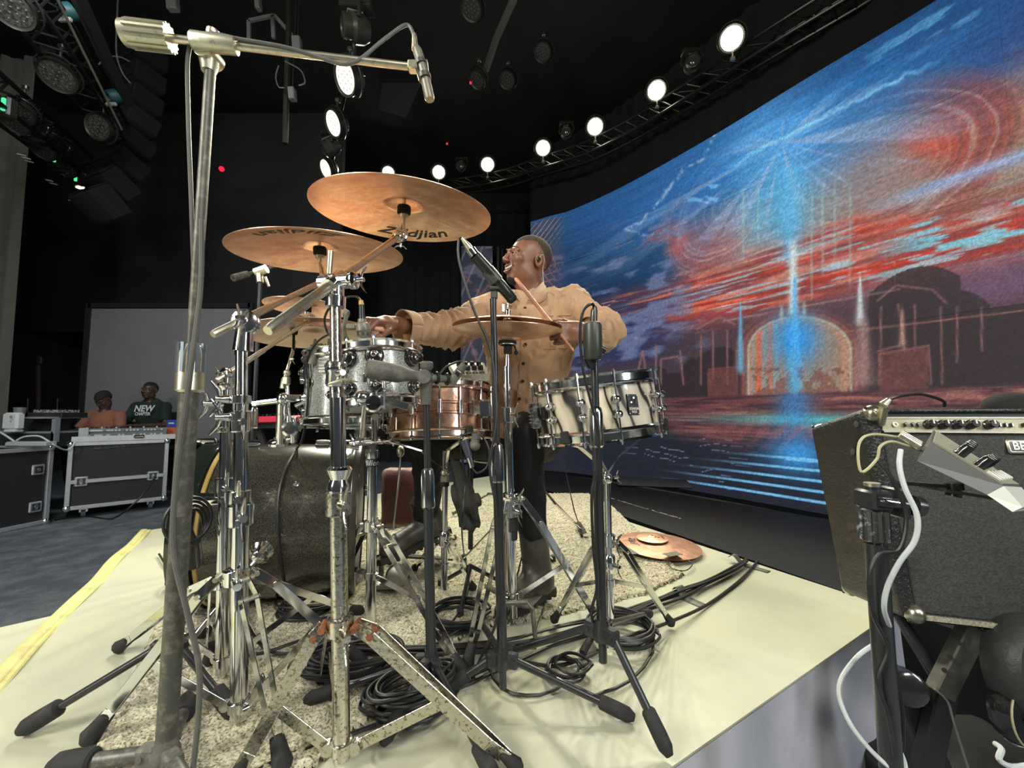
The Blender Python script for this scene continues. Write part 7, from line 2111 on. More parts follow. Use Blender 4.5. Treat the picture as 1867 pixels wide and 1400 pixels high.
m = MB(); m.tube([P(575, 618, 1.33), P(574, 640, 1.33), P(568, 664, 1.33)], [.004, .009, .012], 10); m.tube([P(601, 618, 1.34), P(600, 650, 1.34)], .006, 10); m.build('claw', MATS['grey_claw_plastic'], mt2)
cable('microphone_cable', [P(605, 607, 1.3), P(580, 622, 1.31), P(560, 655, 1.32), P(560, 690, 1.33)], .0032, 'thin cable looping around the left rack tom', CABLE)
# little microphone on the black boom above the snare
ms = thing('snare_microphone', 'small grey microphone clipped to the end of the black boom above the copper snare', 'microphone', P(838, 682, 1.12))
m = MB(); m.tube([P(822, 702, 1.12), P(831, 686, 1.12)], [.011, .013], 16); m.build('head', MICG, ms)
m = MB(); m.tube([P(831, 686, 1.12), P(847, 664, 1.12)], [.0125, .0105], 16); m.build('body', DUSTY, ms)
m = MB(); m.tube([P(833, 678, 1.12), P(840, 683, 1.12)], .0145, 14); m.build('clip', BLACKM, ms)
cable('microphone_cable', [P(847, 663, 1.12), P(838, 659, 1.12), P(815, 668, 1.12), P(802, 682, 1.11), P(805, 690, 1.1)], .003, 'thin cable looping from the small snare microphone to the boom', CABLE)
mu_ = thing('under_snare_microphone', 'dusty microphone in a clip below the copper snare', 'microphone', P(856, 815, 1.25))
m = MB(); m.tube([P(868, 790, 1.25), P(868, 800, 1.25)], .013, 14); m.tube([P(864, 812, 1.25), P(868, 800, 1.25)], [.014, .012], 14); m.ball(P(866, 812, 1.25), .016, 12); m.build('clip', DUSTY, mu_)
m = MB(); m.tube([P(846, 802, 1.25), P(856, 834, 1.25)], [.013, .010], 14); m.build('body', mat('dark_blue_grey_body', (.05, .06, .075), .4), mu_)
m = MB(); m.tube([P(856, 834, 1.25), P(861, 852, 1.25)], [.009, .008], 14); m.build('plug', CHROME, mu_)
cable('microphone_cable', [P(861, 852, 1.25), P(870, 862, 1.25), P(888, 850, 1.25), P(892, 820, 1.25), P(878, 795, 1.26), P(855, 790, 1.26), P(840, 808, 1.28), P(848, 880, 1.3), P(842, 960, 1.32), G(846, 1010, .02)], .0032, 'black cable circling under the copper snare and dropping to the rug', CABLE)
# drum module on its stand
dmod = thing('drum_module', 'cream percussion module with black knobs behind the copper snare', 'electronic device', P(862, 680, 1.62))
Q = [P(822, 688, 1.58), P(890, 688, 1.55), P(890, 690, 1.50), P(822, 690, 1.52)]
ma = P(855, 682, 1.58)
top4 = [P(818, 662, 1.60), P(882, 661, 1.60), P(892, 683, 1.46), P(832, 684, 1.46)]
bot4 = [q - np.array([0, 0, .022]) for q in top4]
MODM = mat('cream_device_casing', (.62, .62, .50), .45)
m = MB(); m.hexa([bot4[3], bot4[2], bot4[1], bot4[0], top4[3], top4[2], top4[1], top4[0]]); m.build('case', MODM, dmod, smooth=False)
bil = lambda u, v: (top4[3] * (1 - u) + top4[2] * u) * (1 - v) + (top4[0] * (1 - u) + top4[1] * u) * v
nmod = nrm(np.cross(top4[2] - top4[3], top4[0] - top4[3]))
for r_ in range(2):
    for c_ in range(4):
        q = bil(.25 + .19 * c_, .42 + .34 * r_); m = MB(); m.lathe(q, nmod, [(.0095, 0), (.009, .012), (.007, .016), (0, .016)], 14); m.build('knob', LUGBLK, dmod)
for c_ in range(8):
    q = bil(.15 + .10 * c_, .14); m = MB(); m.box(q + nmod * .002, (.009, .010, .004), (nrm(top4[2] - top4[3]), nrm(top4[0] - top4[3]), nmod), .001); m.build('button', GREYP, dmod)
m = MB(); m.tube([P(857, 690, 1.55), P(858, 720, 1.56), P(858, 1000, 1.62)], .010, 12); m.build('post', BLACKM, dmod)
for k in range(3):
    a_ = 2.1 * k + .4; c_ = P(858, 1000, 1.62)
    f = np.array([c_[0] + .16 * cos(a_), c_[1] + .16 * sin(a_), .02]); lg = MB().tube([(c_[0], c_[1], .12), f], .008, 10).build('leg', BLACKM, dmod)
    MB().tube([f + (0, 0, .012), f - (0, 0, .01)], .012, 10).build('rubber_foot', RUBBER, lg)
lap = thing('tablet_tray', 'thin dark tray tilted between the drum module and the copper snare', 'tray', P(830, 702, 1.5))
m = MB(); m.hexa([P(800, 706, 1.40), P(850, 709, 1.38), P(836, 702, 1.52), P(798, 698, 1.54)] + [q + (0, 0, .008) for q in (P(800, 706, 1.40), P(850, 709, 1.38), P(836, 702, 1.52), P(798, 698, 1.54))]); m.build('tray', BLACKM, lap, smooth=False)
m = MB(); m.tube([P(820, 706, 1.47), P(822, 740, 1.62), P(840, 960, 1.70)], .007, 8); m.build('support', BLACKM, lap)
# towel / stick bag hanging on the snare stand
def bagf(p):
    a_, b_, c_ = P(826, 845, 1.36), P(846, 900, 1.36), P(858, 952, 1.37)
    d = smin(sd_cap(p, a_, b_, .012, .034), sd_cap(p, b_, c_, .034, .030), .02)
    d2 = smin(sd_cap(p, P(830, 842, 1.33), P(858, 915, 1.33), .010, .026), sd_cap(p, P(858, 915, 1.33), P(866, 938, 1.34), .026, .016), .02)
    return smin(d, d2, .01) + .005 * np.sin(p[:, 0] * 210 + p[:, 2] * 60)
ca_ = P(845, 895, 1.35)
o = sdf_obj('hanging_pouch', [(bagf, ca_ - (.12, .09, .17), ca_ + (.12, .09, .17), .005)], mat('dark_grey_green_cloth', (.045, .048, .038), .85, bump=(200, .2)))
tag(o, 'dark grey green cloth pouch hanging in folds beside the copper snare stand', 'bag')
o = sdf_obj('stick_bag', [(lambda p: sd_box(p, P(731, 905, 2.05), (.085, .05, .135), .025) + .004 * vnoise(p, 20, 2), P(731, 905, 2.05) - (.12, .09, .17), P(731, 905, 2.05) + (.12, .09, .17), .008)], mat('dusty_rose_leather', (.24, .11, .10), .6, noise=(12, .4, (.32, .17, .15)), bump=(60, .2)))
tag(o, 'dusty rose coloured bag standing behind the bass drum pedal', 'bag')
# ---------------------------------------------------------------- amp at right
def lerp4(c, u, v, w):
    """c: 8 corners order (left/right, bottom/top, front/back) -> trilinear"""
    f = lambda a, b, t: a * (1 - t) + b * t
    x0 = f(f(c['lbf'], c['rbf'], u), f(c['ltf'], c['rtf'], u), v)
    x1 = f(f(c['lbb'], c['rbb'], u), f(c['ltb'], c['rtb'], u), v)
    return f(x0, x1, w)
AC = dict(lbf=P(1650, 1130, .98), ltf=P(1568, 744, 1.00), rbf=P(2050, 1178, .93), rtf=P(2050, 742, .95),
          lbb=P(1532, 1078, 1.25), ltb=P(1474, 778, 1.22), rbb=None, rtb=None)
AC['rbb'] = AC['lbb'] + (AC['rbf'] - AC['lbf']); AC['rtb'] = AC['ltb'] + (AC['rtf'] - AC['ltf'])
A_ = lambda u, v, w: lerp4(AC, u, v, w)
amp = thing('guitar_amplifier', 'big black guitar combo amplifier at right with a cream control panel', 'amplifier', A_(.5, 0, .5))
TOLEX = mat('black_tolex', (.012, .013, .013), .36, noise=(60, .3, (.026, .027, .025), .1), bump=(170, .45), coat=.1)
def hexu(u0, u1, v0, v1, w0, w1, name, matl, bev=0):
    m = MB(); m.hexa([A_(u0, v0, w0), A_(u1, v0, w0), A_(u1, v0, w1), A_(u0, v0, w1), A_(u0, v1, w0), A_(u1, v1, w0), A_(u1, v1, w1), A_(u0, v1, w1)])
    o = m.build(name, matl, amp, smooth=False)
    if bev:
        md = o.modifiers.new('bevel', 'BEVEL'); md.width = bev; md.segments = 4
    return o
hexu(0, .085, 0, 1, 0, 1, 'side_panel', TOLEX, .018); hexu(.945, 1, 0, 1, 0, 1, 'side_panel', TOLEX, .012)
hexu(.08, .95, .978, 1, 0.02, 1, 'top_panel', TOLEX, .006); hexu(.05, .95, 0, .04, 0, 1, 'bottom_panel', TOLEX, .006); hexu(.05, .95, .03, .97, .93, .98, 'back_panel', TOLEX)
CLOTH = bpy.data.materials.new('black_woven_grille_cloth'); CLOTH.use_nodes = True
nt = CLOTH.node_tree; b = nt.nodes['Principled BSDF']; b.inputs['Roughness'].default_value = .7
tc = nt.nodes.new('ShaderNodeTexCoord'); ck = nt.nodes.new('ShaderNodeTexBrick'); ck.inputs['Scale'].default_value = 210; ck.inputs['Mortar Size'].default_value = .03; ck.inputs['Brick Width'].default_value = .9; ck.inputs['Row Height'].default_value = .5
mp = nt.nodes.new('ShaderNodeMapping'); mp.inputs['Rotation'].default_value = (R(90), 0, 0)
nt.links.new(tc.outputs['Object'], mp.inputs['Vector']); nt.links.new(mp.outputs['Vector'], ck.inputs['Vector'])
ck.inputs['Color1'].default_value = (.022, .023, .020, 1); ck.inputs['Color2'].default_value = (.060, .060, .050, 1); ck.inputs['Mortar'].default_value = (.006, .006, .006, 1)
nt.links.new(ck.outputs['Color'], b.inputs['Base Color'])
hexu(.08, .945, .04, .885, .045, .09, 'grille_cloth', CLOTH)
hexu(.08, .945, .012, .034, -.025, .03, 'piping', mat('gold_grey_piping', (.42, .40, .28), .5, noise=(200, .5, (.2, .19, .13))))
hexu(.08, .945, .882, .892, .01, .05, 'panel_frame', NICKEL); hexu(.08, .945, .950, .957, .01, .05, 'panel_frame', NICKEL)
hexu(.08, .945, .892, .950, .02, .05, 'control_panel', mat('cream_panel_paint', (.52, .50, .33), .35, .3, noise=(20, .4, (.62, .6, .42))))
hexu(.08, .945, .957, .978, .06, .3, 'recess', BLACKM)
fn = nrm(A_(.5, .5, 0) - A_(.5, .5, .3)); ur = nrm(A_(1, .87, 0) - A_(0, .87, 0)); uv_ = nrm(np.cross(ur, fn)); uv_ = uv_ if uv_[2] > 0 else -uv_
def panel_u(px):
    us = np.linspace(0, 1, 2000); xs = PXA(np.array([A_(u, .92, .03) for u in us]))[0]
    return float(np.interp(px, xs, us))
for px in (1690, 1716, 1741, 1766, 1799):
    q = A_(panel_u(px), .921, .02)
    m = MB(); m.lathe(q, fn, [(.0115, 0), (.0112, .004), (.0092, .006), (.0088, .018), (.0075, .020), (0, .020)], 18); k = m.build('knob', LUGBLK, amp)
    m = MB(); m.box(q + fn * .020 + uv_ * .004, (.003, .010, .002), (ur, uv_, fn)); m.build('pointer', MODM, k)
for px in (1648, 1661, 1671, 1818, 1829, 1840, 1862):
    q = A_(panel_u(px), .919, .02); m = MB(); m.box(q + fn * .003, (.005, .010, .008), (ur, uv_, fn), .001); m.build('toggle', LUGBLK, amp)
q = A_(panel_u(1630), .921, .02); m = MB(); m.lathe(q, fn, [(.006, 0), (.006, .003), (.003, .003), (.003, .001), (0, .001)], 14); m.build('input_jack', NICKEL, amp)
def lu(px, py):
    """(u, v) on the grille plane for a pixel"""
    best = min(((u, v) for u in np.linspace(0, 1, 120) for v in np.linspace(0, 1, 80)), key=lambda t_: (lambda a: (a[0] - px) ** 2 + (a[1] - py) ** 2)(PXA(A_(t_[0], t_[1], .04))))
    return best
u_, v_ = lu(1858, 814)
q = A_(u_, v_, .035)
m = MB(); m.box(q + ur * .03, (.118, .032, .006), (ur, uv_, fn), .003); m.build('badge', NICKEL, amp)
m = MB(); m.box(q + ur * .03 + fn * .001, (.112, .026, .006), (ur, uv_, fn), .002); m.build('badge_field', mat('badge_grey', (.16, .16, .15), .4), amp)
text_obj('BEHRINGER', 'printed_label', mat('silver_ink', (.75, .75, .68), .35), amp, q + fn * .0048 - ur * .021, ur, uv_, .026, bold=.02, align='LEFT')
for (u, v, w) in ((0.03, 1, .0), (.03, 0, .0), (.03, 1, 1), (.03, 0, 1)):
    c = A_(u, v, w); inn = nrm(A_(.5, .5, .5) - c)
    m = MB(); m.ball(c + inn * .020, .0215, 14, (1, 1, 1)); o = m.build('corner_guard', mat('tarnished_steel_corner', (.50, .48, .36), .28, .95, noise=(40, .45, (.25, .22, .15))) if w == 0 else NICKEL, amp)
    m = MB(); m.ball(c + inn * .000 + ur * -.004 + (0, 0, 0), .004, 8); m.build('corner_screw', LUGBLK, o)
for (v, w) in ((.80, .25), (.93, .1)):
    m = MB(); m.lathe(A_(0, v, w), -ur, [(.008, -.002), (.008, .002), (.004, .003), (0, .003)], 14); m.build('side_screw', MATS['dark_clip_plastic'], amp)
q0 = A_(panel_u(1604), .925, .02)
m = MB(); m.tube([q0, P(1612, 738, .955)], .0095, 14); m.tube([P(1612, 738, .955), P(1622, 728, .95)], [.0105, .006], 14)
tag(m.build('cable_plug', NICKEL), 'silver jack plug in the left input of the amplifier', 'plug')
cable('amplifier_cable', [P(1620, 729, .95), P(1640, 722, .95), P(1680, 719, .98), P(1718, 730, 1.02), P(1722, 740, 1.04)], .0036, 'short black cable arching over the amplifier top from its jack plug')
# black dome shape behind the amp top (case corner)
m = MB(); m.ball(P(1845, 745, 1.3), .07, 18, (1.2, .8, .75)); tag(m.build('black_bag', FELT), 'black rounded bag top showing behind the amplifier at the right edge', 'bag')
# ---- small mixer on its clamp arm
YX = .74
mxr = thing('small_mixer', 'small grey mixer with black knobs tilted on a stand before the amplifier', 'electronic device', P(1760, 860, YX))
T0, T1_, T2_, T3_ = P(1692, 783, .78), P(1702, 786, .66), P(1862, 905, .62), P(1838, 903, .74)
a_tl, a_br = P(1694, 786, .80), P(1852, 905, .74)
zf = lambda px, py, y: P(px, py, y)
near = [zf(1672, 840, .70), zf(1696, 806, .70), zf(1830, 886, .66), zf(1800, 902, .66)]
far = [zf(1682, 818, .82), zf(1702, 784, .82), zf(1862, 888, .78), zf(1845, 902, .78)]
GREYD = mat('charcoal_device_side', (.085, .088, .085), .45)
m = MB(); m.hexa([near[0], near[3], far[3], far[0], near[1], near[2], far[2], far[1]]); m.build('case', GREYD, mxr, smooth=False)
dirx = nrm(near[2] - near[1]); diry = nrm(far[1] - near[1]); dn = nrm(np.cross(dirx, diry)); dn = dn if dn[2] > 0 else -dn
tip = [near[3], near[2], far[2], far[3]]
ext = dirx * .035
m = MB(); m.hexa([tip[0], tip[0] + ext - dn * .002, tip[3] + ext - dn * .002, tip[3], tip[1], tip[1] + ext - dn * .012, tip[2] + ext - dn * .012, tip[2]]); m.build('front_lip', mat('pale_device_front', (.62, .64, .56), .4), mxr, smooth=False)
tb = lambda u, v: (near[1] * (1 - u) + near[2] * u) * (1 - v) + (far[1] * (1 - u) + far[2] * u) * v
m = MB(); m.hexa([tb(.03, .04), tb(.97, .04), tb(.97, .96), tb(.03, .96)] + [tb(a, b) + dn * .003 for a, b in ((.03, .04), (.97, .04), (.97, .96), (.03, .96))]); m.build('face_plate', mat('pale_olive_face', (.30, .30, .22), .4), mxr, smooth=False)
for i in range(4):
    q = tb(.36, .18 + .21 * i) + dn * .003; m = MB(); m.lathe(q, dn, [(.0085, 0), (.0078, .018), (.006, .021), (0, .021)], 14); m.build('knob', LUGBLK, mxr)
    q = tb(.62, .18 + .21 * i) + dn * .003; m = MB(); m.lathe(q, dn, [(.0085, 0), (.0078, .018), (.006, .021), (0, .021)], 14); m.build('knob', LUGBLK, mxr)
for i in range(5):
    q = tb(.82, .1 + .2 * i) + dn * .004; m = MB(); m.box(q, (.02, .012, .006), (dirx, diry, dn), .001); m.build('pad_key', MATS['pale_device_front'], mxr)
for i in range(3):
    q = tb(0, .12 + .1 * i) - dn * .018; m = MB(); m.tube([q - dirx * .004, q - dirx * .035], [.006, .005], 12); m.build('jack_plug', NICKEL, mxr)
# its stand
sm = thing('clamp_stand', 'worn black pole with a clamp arm holding the small mixer', 'stand', (P(1620, 1400, YX)[0], YX, FLOOR_Z))
top_, bo_ = P(1590, 892, YX), P(1630, 1480, YX)
bo_ = top_ + (bo_ - top_) * ((top_[2] - FLOOR_Z) / (top_[2] - bo_[2]))
MB().tube([bo_, P(1597, 990, YX)], .0165, 18).build('lower_pole', BLACKM, sm)
MB().tube([P(1597, 990, YX), P(1590, 885, YX)], .0115, 16).build('upper_pole', BLACKM, sm)
MB().tube([P(1590, 886, YX), P(1589.5, 880, YX)], .012, 16).build('pole_cap', NICKEL, sm)
SCUF = mat('scuffed_black_plastic', (.05, .055, .055), .45, .1, noise=(60, .40, (.38, .42, .42), .04))
m = MB(); m.tube([P(1594, 985, YX), P(1593, 980, YX), P(1592, 930, YX), P(1592, 926, YX)], [.016, .0195, .0185, .015], 14)
for k in range(10):
    a_ = k * 2 * pi / 10; m.box(P(1592.5, 956, YX) + np.array([cos(a_), sin(a_), 0]) * .0195, (.005, .007, .05), (np.array([-sin(a_), cos(a_), 0]), np.array([cos(a_), sin(a_), 0]), np.array([0, 0, 1.])))
m.build('clutch', SCUF, sm)
m = MB(); m.box(P(1592, 910, YX), (.036, .045, .034), None, .004); m.tube([P(1598, 914, YX - .02), P(1668, 922, YX - .02)], .0085, 12); m.tube([P(1662, 921, YX - .02), P(1676, 923, YX - .02)], .017, 14); m.box(P(1632, 915, YX), (.012, .05, .05), None, .003); m.build('clamp', BLACKM, sm)
m = MB(); m.tube([P(1606, 913, YX - .022), P(1640, 918, YX - .022)], .0065, 10); m.build('clamp_screw', CHROME, sm)
m = MB(); m.bar(P(1640, 880, YX), P(1722, 886, YX), .012, .006, (0, 0, 1)); m.bar(P(1640, 880, YX), P(1640, 905, YX), .012, .006, (1, 0, 0)); m.bar(P(1700, 890, YX), P(1810, 908, YX), .05, .005, (0, 0, 1)); m.tube([P(1740, 892, YX), P(1738, 880, YX)], .013, 12); m.tube([P(1738, 905, YX), P(1740, 893, YX)], .011, 12); m.build('arm_plate', BLACKM, sm)
for k in range(3):
    a_ = 2.1 * k + 1.2; f = bo_ + np.array([.3 * cos(a_), .3 * sin(a_), .02])
    lg = MB().tube([bo_ + (0, 0, .22), f], .010, 10).build('leg', BLACKM, sm); MB().tube([f + (0, 0, .015), f - (0, 0, .012)], .014, 10).build('rubber_foot', RUBBER, lg)
# cables of the mixer
cable('white_cable', [P(1642, 820, .70), P(1640, 850, .69), P(1650, 890, .68), P(1672, 940, .67), P(1668, 985, .67), P(1640, 1025, .68), P(1618, 1070, .69), P(1612, 1110, .70), P(1622, 1150, .74), P(1600, 1170, .80), P(1560, 1200, .80), P(1530, 1250, .78), P(1545, 1310, .76), P(1590, 1370, .74), P(1640, 1410, .73), P(1650, 1395, .74), P(1636, 1360, .76), P(1622, 1345, .78)], .0038, 'thick white cable looping from the small mixer down left of the pole', WHITECABLE)
cable('thin_cable', [P(1680, 822, .74), P(1652, 812, .73), P(1625, 805, .72), P(1605, 814, .71), P(1598, 838, .71), P(1570, 860, .71), P(1566, 810, .72), P(1590, 792, .73), P(1650, 800, .75), P(1678, 812, .77)], .0022, 'thin pale cable looping left from the mixer sockets', mat('pale_olive_cable', (.40, .38, .22), .5))
cable('thin_cable', [P(1600, 840, .71), P(1630, 880, .70), P(1652, 940, .70), P(1640, 1000, .70), P(1604, 1010, .71), P(1585, 1050, .71), P(1592, 1120, .72), P(1618, 1180, .72), P(1600, 1240, .72), P(1618, 1300, .72), P(1632, 1380, .72)], .0034, 'thin black cable twisting around the clamp stand pole', CABLE)
cable('thin_cable', [P(1622, 1140, .76), P(1632, 1220, .76), P(1644, 1290, .76), P(1646, 1350, .76), P(1640, 1420, .76)], .0036, 'black cable hanging straight just right of the pole', CABLE)
# keyboard stand legs and dark clutter below the amp
ks = thing('x_stand', 'heavy black and grey folding stand carrying the amplifier', 'stand', (P(1740, 1300, 1.05)[0], 1.0, FLOOR_Z))
KGR = mat('worn_grey_steel_channel', (.10, .10, .085), .45, .6, noise=(30, .4, (.17, .165, .13)))
m = MB(); m.bar(P(1775, 1140, 1.02), P(1712, 1265, 1.02), .05, .03, (0, -1, 0), .003); m.build('bracket', KGR, ks)
for (x, y) in ((1748, 1172), (1732, 1198), (1722, 1222)):
    m = MB(); m.tube([P(x, y, 1.0), P(x, y, .985)], .005, 10); m.build('bolt_hole', LUGBLK, ks)
gz = lambda x, y, Y: np.array([P(x, y, Y)[0], Y, FLOOR_Z + .03])
for (a_, b_) in ((P(1720, 1255, 1.05), gz(1620, 1500, 1.05)), (P(1640, 1240, 1.08), gz(1800, 1500, 1.08)), (P(1990, 1180, 1.1), gz(1880, 1500, 1.12)), (P(1920, 1180, 1.12), gz(2060, 1500, 1.12))):
    MB().bar(a_, b_, .055, .03, (0, -1, 0), .004).build('leg', mat('black_steel_channel', (.016, .018, .018), .4, .3), ks)
m = MB(); m.tube([P(1640, 1268, 1.0), P(1650, 1246, 1.0)], .022, 18); m.lathe(P(1650, 1250, 1.0), (-.3, -.9, .2), [(.036, -.02), (.036, .02), (.028, .026), (0, .026)], 20); m.build('locking_knob', LUGBLK, ks)
m = MB(); m.tube([A_(.05, 0, .5) - (0, 0, .012), A_(.95, 0, .5) - (0, 0, .012)], .012, 12); m.tube([P(1720, 1255, 1.05), A_(.15, 0, .5) - (0, 0, .012)], .014, 12); m.tube([P(1990, 1180, 1.1), A_(.8, 0, .5) - (0, 0, .012)], .014, 12); m.build('crossbar', BLACKM, ks)
hp = thing('headphones', 'black headphones with a pale piped ear pad hanging at the lower right edge', 'headphones', P(1850, 1270, .95))
m = MB(); m.ring(P(1882, 1215, .95), nrm((.25, -1, .1)), .095, .016, 36, 10, a0=R(20), a1=R(250), sq=2.2); m.build('headband', mat('black_padded_vinyl', (.035, .036, .034), .45, bump=(90, .2)), hp)
cu_ = P(1866, 1302, .93)
m = MB(); m.lathe(cu_, nrm((.3, -1, .1)), [(.058, -.03), (.066, -.01), (.060, .012), (.036, .014), (.032, .006), (0, .006)], 28); m.build('ear_pad', LUGBLK, hp)
m = MB(); m.ring(cu_ + nrm((.3, -1, .1)) * .010, nrm((.3, -1, .1)), .060, .0022, 36, 6); m.build('pad_piping', MATS['pale_olive_cable'], hp)
m = MB(); m.bar(P(1822, 1212, .93), P(1852, 1240, .93), .010, .006, (0, -1, 0)); m.bar(P(1820, 1228, .93), P(1845, 1262, .93), .010, .006, (0, -1, 0)); m.build('slider', CHROME, hp)
m = MB(); m.box((P(1800, 1400, 1.2)[0], 1.28, FLOOR_Z + .11), (.5, .35, .2), None, .02); tag(m.build('floor_case', mat('very_dark_case', (.010, .011, .012), .5)), 'dark equipment case on the floor under the amplifier', 'case')
cable('white_cable', [P(1905, 1390, 1.0), P(1850, 1398, 1.0), P(1822, 1385, 1.0), P(1826, 1366, 1.02), P(1815, 1356, 1.04)], .006, 'short white cable curving at the bottom right under the amplifier', WHITECABLE)
cable('thin_cable', [P(1704, 1256, .98), P(1728, 1280, .98), P(1740, 1320, .97), P(1768, 1410, .96)], .0022, 'thin pale wire running down under the amplifier', GREYCABLE)
# ---------------------------------------------------------------- far left: projection screen, flight cases, desk, electronics
GREYSC = mat('grey_projection_surface', (.20, .20, .205), .9, noise=(1.5, .4, (.17, .17, .175)))
YS = 6.6
sc = thing('projection_screen', 'plain grey projection screen standing behind the mixing desk', 'screen', (P(305, 800, YS)[0], YS, FLOOR_Z))
x0, x1 = P(166, 600, YS)[0], P(452, 600, YS)[0]; z1 = P(166, 563, YS)[2]; z0 = P(300, 802, YS)[2]
m = MB(); m.box(((x0 + x1) / 2, YS, (z0 + z1) / 2), (x1 - x0, .02, z1 - z0)); m.build('surface', GREYSC, sc, smooth=False)
for (a_, b_) in (((x0 - .04, z1 + .05), (x1 + .04, z1 + .05)), ((x0 - .04, z0 - .04), (x1 + .04, z0 - .04)), ((x0 - .04, z0 - .08), (x0 - .04, z1 + .09)), ((x1 + .04, z0 - .08), (x1 + .04, z1 + .09))):
    m = MB(); m.bar((a_[0], YS - .01, a_[1]), (b_[0], YS - .01, b_[1]), .08, .05, (0, 1, 0)); m.build('frame', BLACKM, sc, smooth=False)
for x in (x0, x1): MB().box((x, YS + .05, (FLOOR_Z + z0) / 2), (.06, .06, z0 - FLOOR_Z)).build('leg', BLACKM, sc, smooth=False)
ALU = mat('aluminium_edge', (.62, .66, .70), .38, .7, noise=(30, .35, (.45, .48, .5)))
PLY = mat('black_case_laminate', (.018, .019, .021), .6, noise=(18, .35, (.028, .029, .031)), bump=(80, .1))
def flight_case(label, fl, fr_, zt, zb, depth, bands, latches, handle=None, wheels=True):
    fl = np.asarray(fl, float); fr_ = np.asarray(fr_, float)
    ux = nrm((fr_ - fl) * (1, 1, 0)); uy = np.cross((0, 0, 1), ux); L_ = np.linalg.norm((fr_ - fl)[:2])
    c = (fl + fr_) / 2 * (1, 1, 0) + uy * depth / 2; uz = np.array([0, 0, 1.0])
    t = thing('flight_case', label, 'flight case', (c[0], c[1], FLOOR_Z), 'flight cases at the side of the stage')
    m = MB(); m.box(c + uz * (zt + zb) / 2, (L_, depth, zt - zb), (ux, uy, uz)); m.build('body', PLY, t, smooth=False)
    e_ = .042
    def edge(a, b, nm='edge_strip'):
        MB().bar(a, b, e_, e_, uy, .004).build(nm, ALU, t)
    F = lambda s, z, d=0: fl * (1, 1, 0) + ux * s * L_ + uz * z - uy * .004 + uy * d
    for d in (0, depth + .008):
        edge(F(0, zt, d), F(1, zt, d)); edge(F(0, zb, d), F(1, zb, d)); edge(F(0, zb, d), F(0, zt, d)); edge(F(1, zb, d), F(1, zt, d))
    for s in (0, 1): edge(F(s, zt, 0), F(s, zt, depth)); edge(F(s, zb, 0), F(s, zb, depth))
    for z in bands: edge(F(0, z), F(1, z), 'lid_band')
    for (s, z) in latches:
        q = F(s, z) - uy * .008
        m = MB(); m.box(q, (.11, .02, .11), (ux, uy, uz), .018); k = m.build('latch_dish', ALU, t)
        m = MB(); m.box(q - uy * .008, (.078, .012, .078), (ux, uy, uz), .012); k2 = m.build('latch_recess', mat('dark_steel_recess', (.10, .11, .12), .4, .8), t)
        m = MB(); m.bar(q - uy * .016 + uz * .03, q - uy * .016 - uz * .03, .02, .006, uy); m.lathe(q - uy * .014, -uy, [(.018, 0), (.016, .008), (0, .010)], 14); m.build('latch', CHROME, t)
    for s in (0, 1):
        for z in (zt, zb):
            m = MB(); m.ball(F(s, z), .04, 12); m.build('corner_ball', CHROME, t)
    if wheels:
        for s in (.16, .86):
            for d in (.12, depth - .12):
                q = F(s, FLOOR_Z + .05, d)
                m = MB(); m.tube([q - ux * .02, q + ux * .02], .05, 16); w_ = m.build('caster', mat('blue_grey_caster', (.12, .16, .20), .5), t)
                m = MB(); m.box(q + uz * .045, (.07, .07, zb - FLOOR_Z - .06 if zb - FLOOR_Z > .1 else .05), (ux, uy, uz)); m.build('caster_fork', CHROME, t)
    return t, F, (ux, uy, uz), L_
YC1 = 4.45
zt1, zb1 = P(98, 817, 4.6)[2], P(50, 957, YC1)[2]
fcA, FA, axA, LA = flight_case('black flight case at the very left edge, two latches stacked near its right corner', (-5.30, 3.20, 0), (-5.085, 4.60, 0), zt1, max(zb1, FLOOR_Z + .02), .75, [], [(.93, zt1 - .22), (.93, FLOOR_Z + .20)], wheels=False)
YC2 = 4.75
zt2 = P(123, 810, 4.72)[2]; zb2 = P(122, 934, YC2)[2]
fcB, FB, axB, LB_ = flight_case('wheeled flight case in the middle left, scuffed front, carrying the mixing desk', (P(123, 900, 4.72)[0], 4.72, 0), (P(299, 900, 5.32)[0], 5.32, 0), zt2, FLOOR_Z + .13, .56, [FLOOR_Z + .42], [(.12, FLOOR_Z + .42), (.86, FLOOR_Z + .42)])
m = MB(); m.bar(FB(.22, FLOOR_Z + .80) - axB[1] * .003, FB(.80, FLOOR_Z + .83) - axB[1] * .003, .05, .002, axB[1]); m.build('scuff_mark', mat('grey_scuff', (.07, .07, .07), .8, noise=(40, .5, (.02, .02, .02))), fcB, smooth=False)
# open lid tray under the desk and the mixing desk
dk = thing('desk_tray', 'open aluminium-edged case tray under the mixing desk', 'tray', (0, 0, 0)); dk.location = tuple(FB(.5, zt2 + .03, .35))
ux, uy, uz = axB
def bxB(s0, s1, d0, d1, z0, z1, name, matl, par, bev=0):
    m = MB(); c = (FB(s0, 0, d0) + FB(s1, 0, d1)) / 2 * (1, 1, 0) + uz * (z0 + z1) / 2
    m.box(c, ((s1 - s0) * LB_, d1 - d0, z1 - z0), axB, bev); return m.build(name, matl, par, smooth=bool(bev))
bxB(.0, 1.32, 0.0, .56, zt2 + .022, zt2 + .05, 'base', PLY, dk)
bxB(.0, 1.32, -.02, .02, zt2 + .024, zt2 + .085, 'edge_strip', ALU, dk); bxB(1.30, 1.33, 0.02, .56, zt2 + .024, zt2 + .085, 'edge_strip', ALU, dk)
bxB(.62, .74, -.045, -.02, zt2 + .045, zt2 + .085, 'latch_dish', CHROME, dk, .01)
md_ = thing('mixing_desk', 'long grey mixing desk with rows of small white sockets', 'mixing desk', tuple(FB(.5, zt2 + .06, .35)))
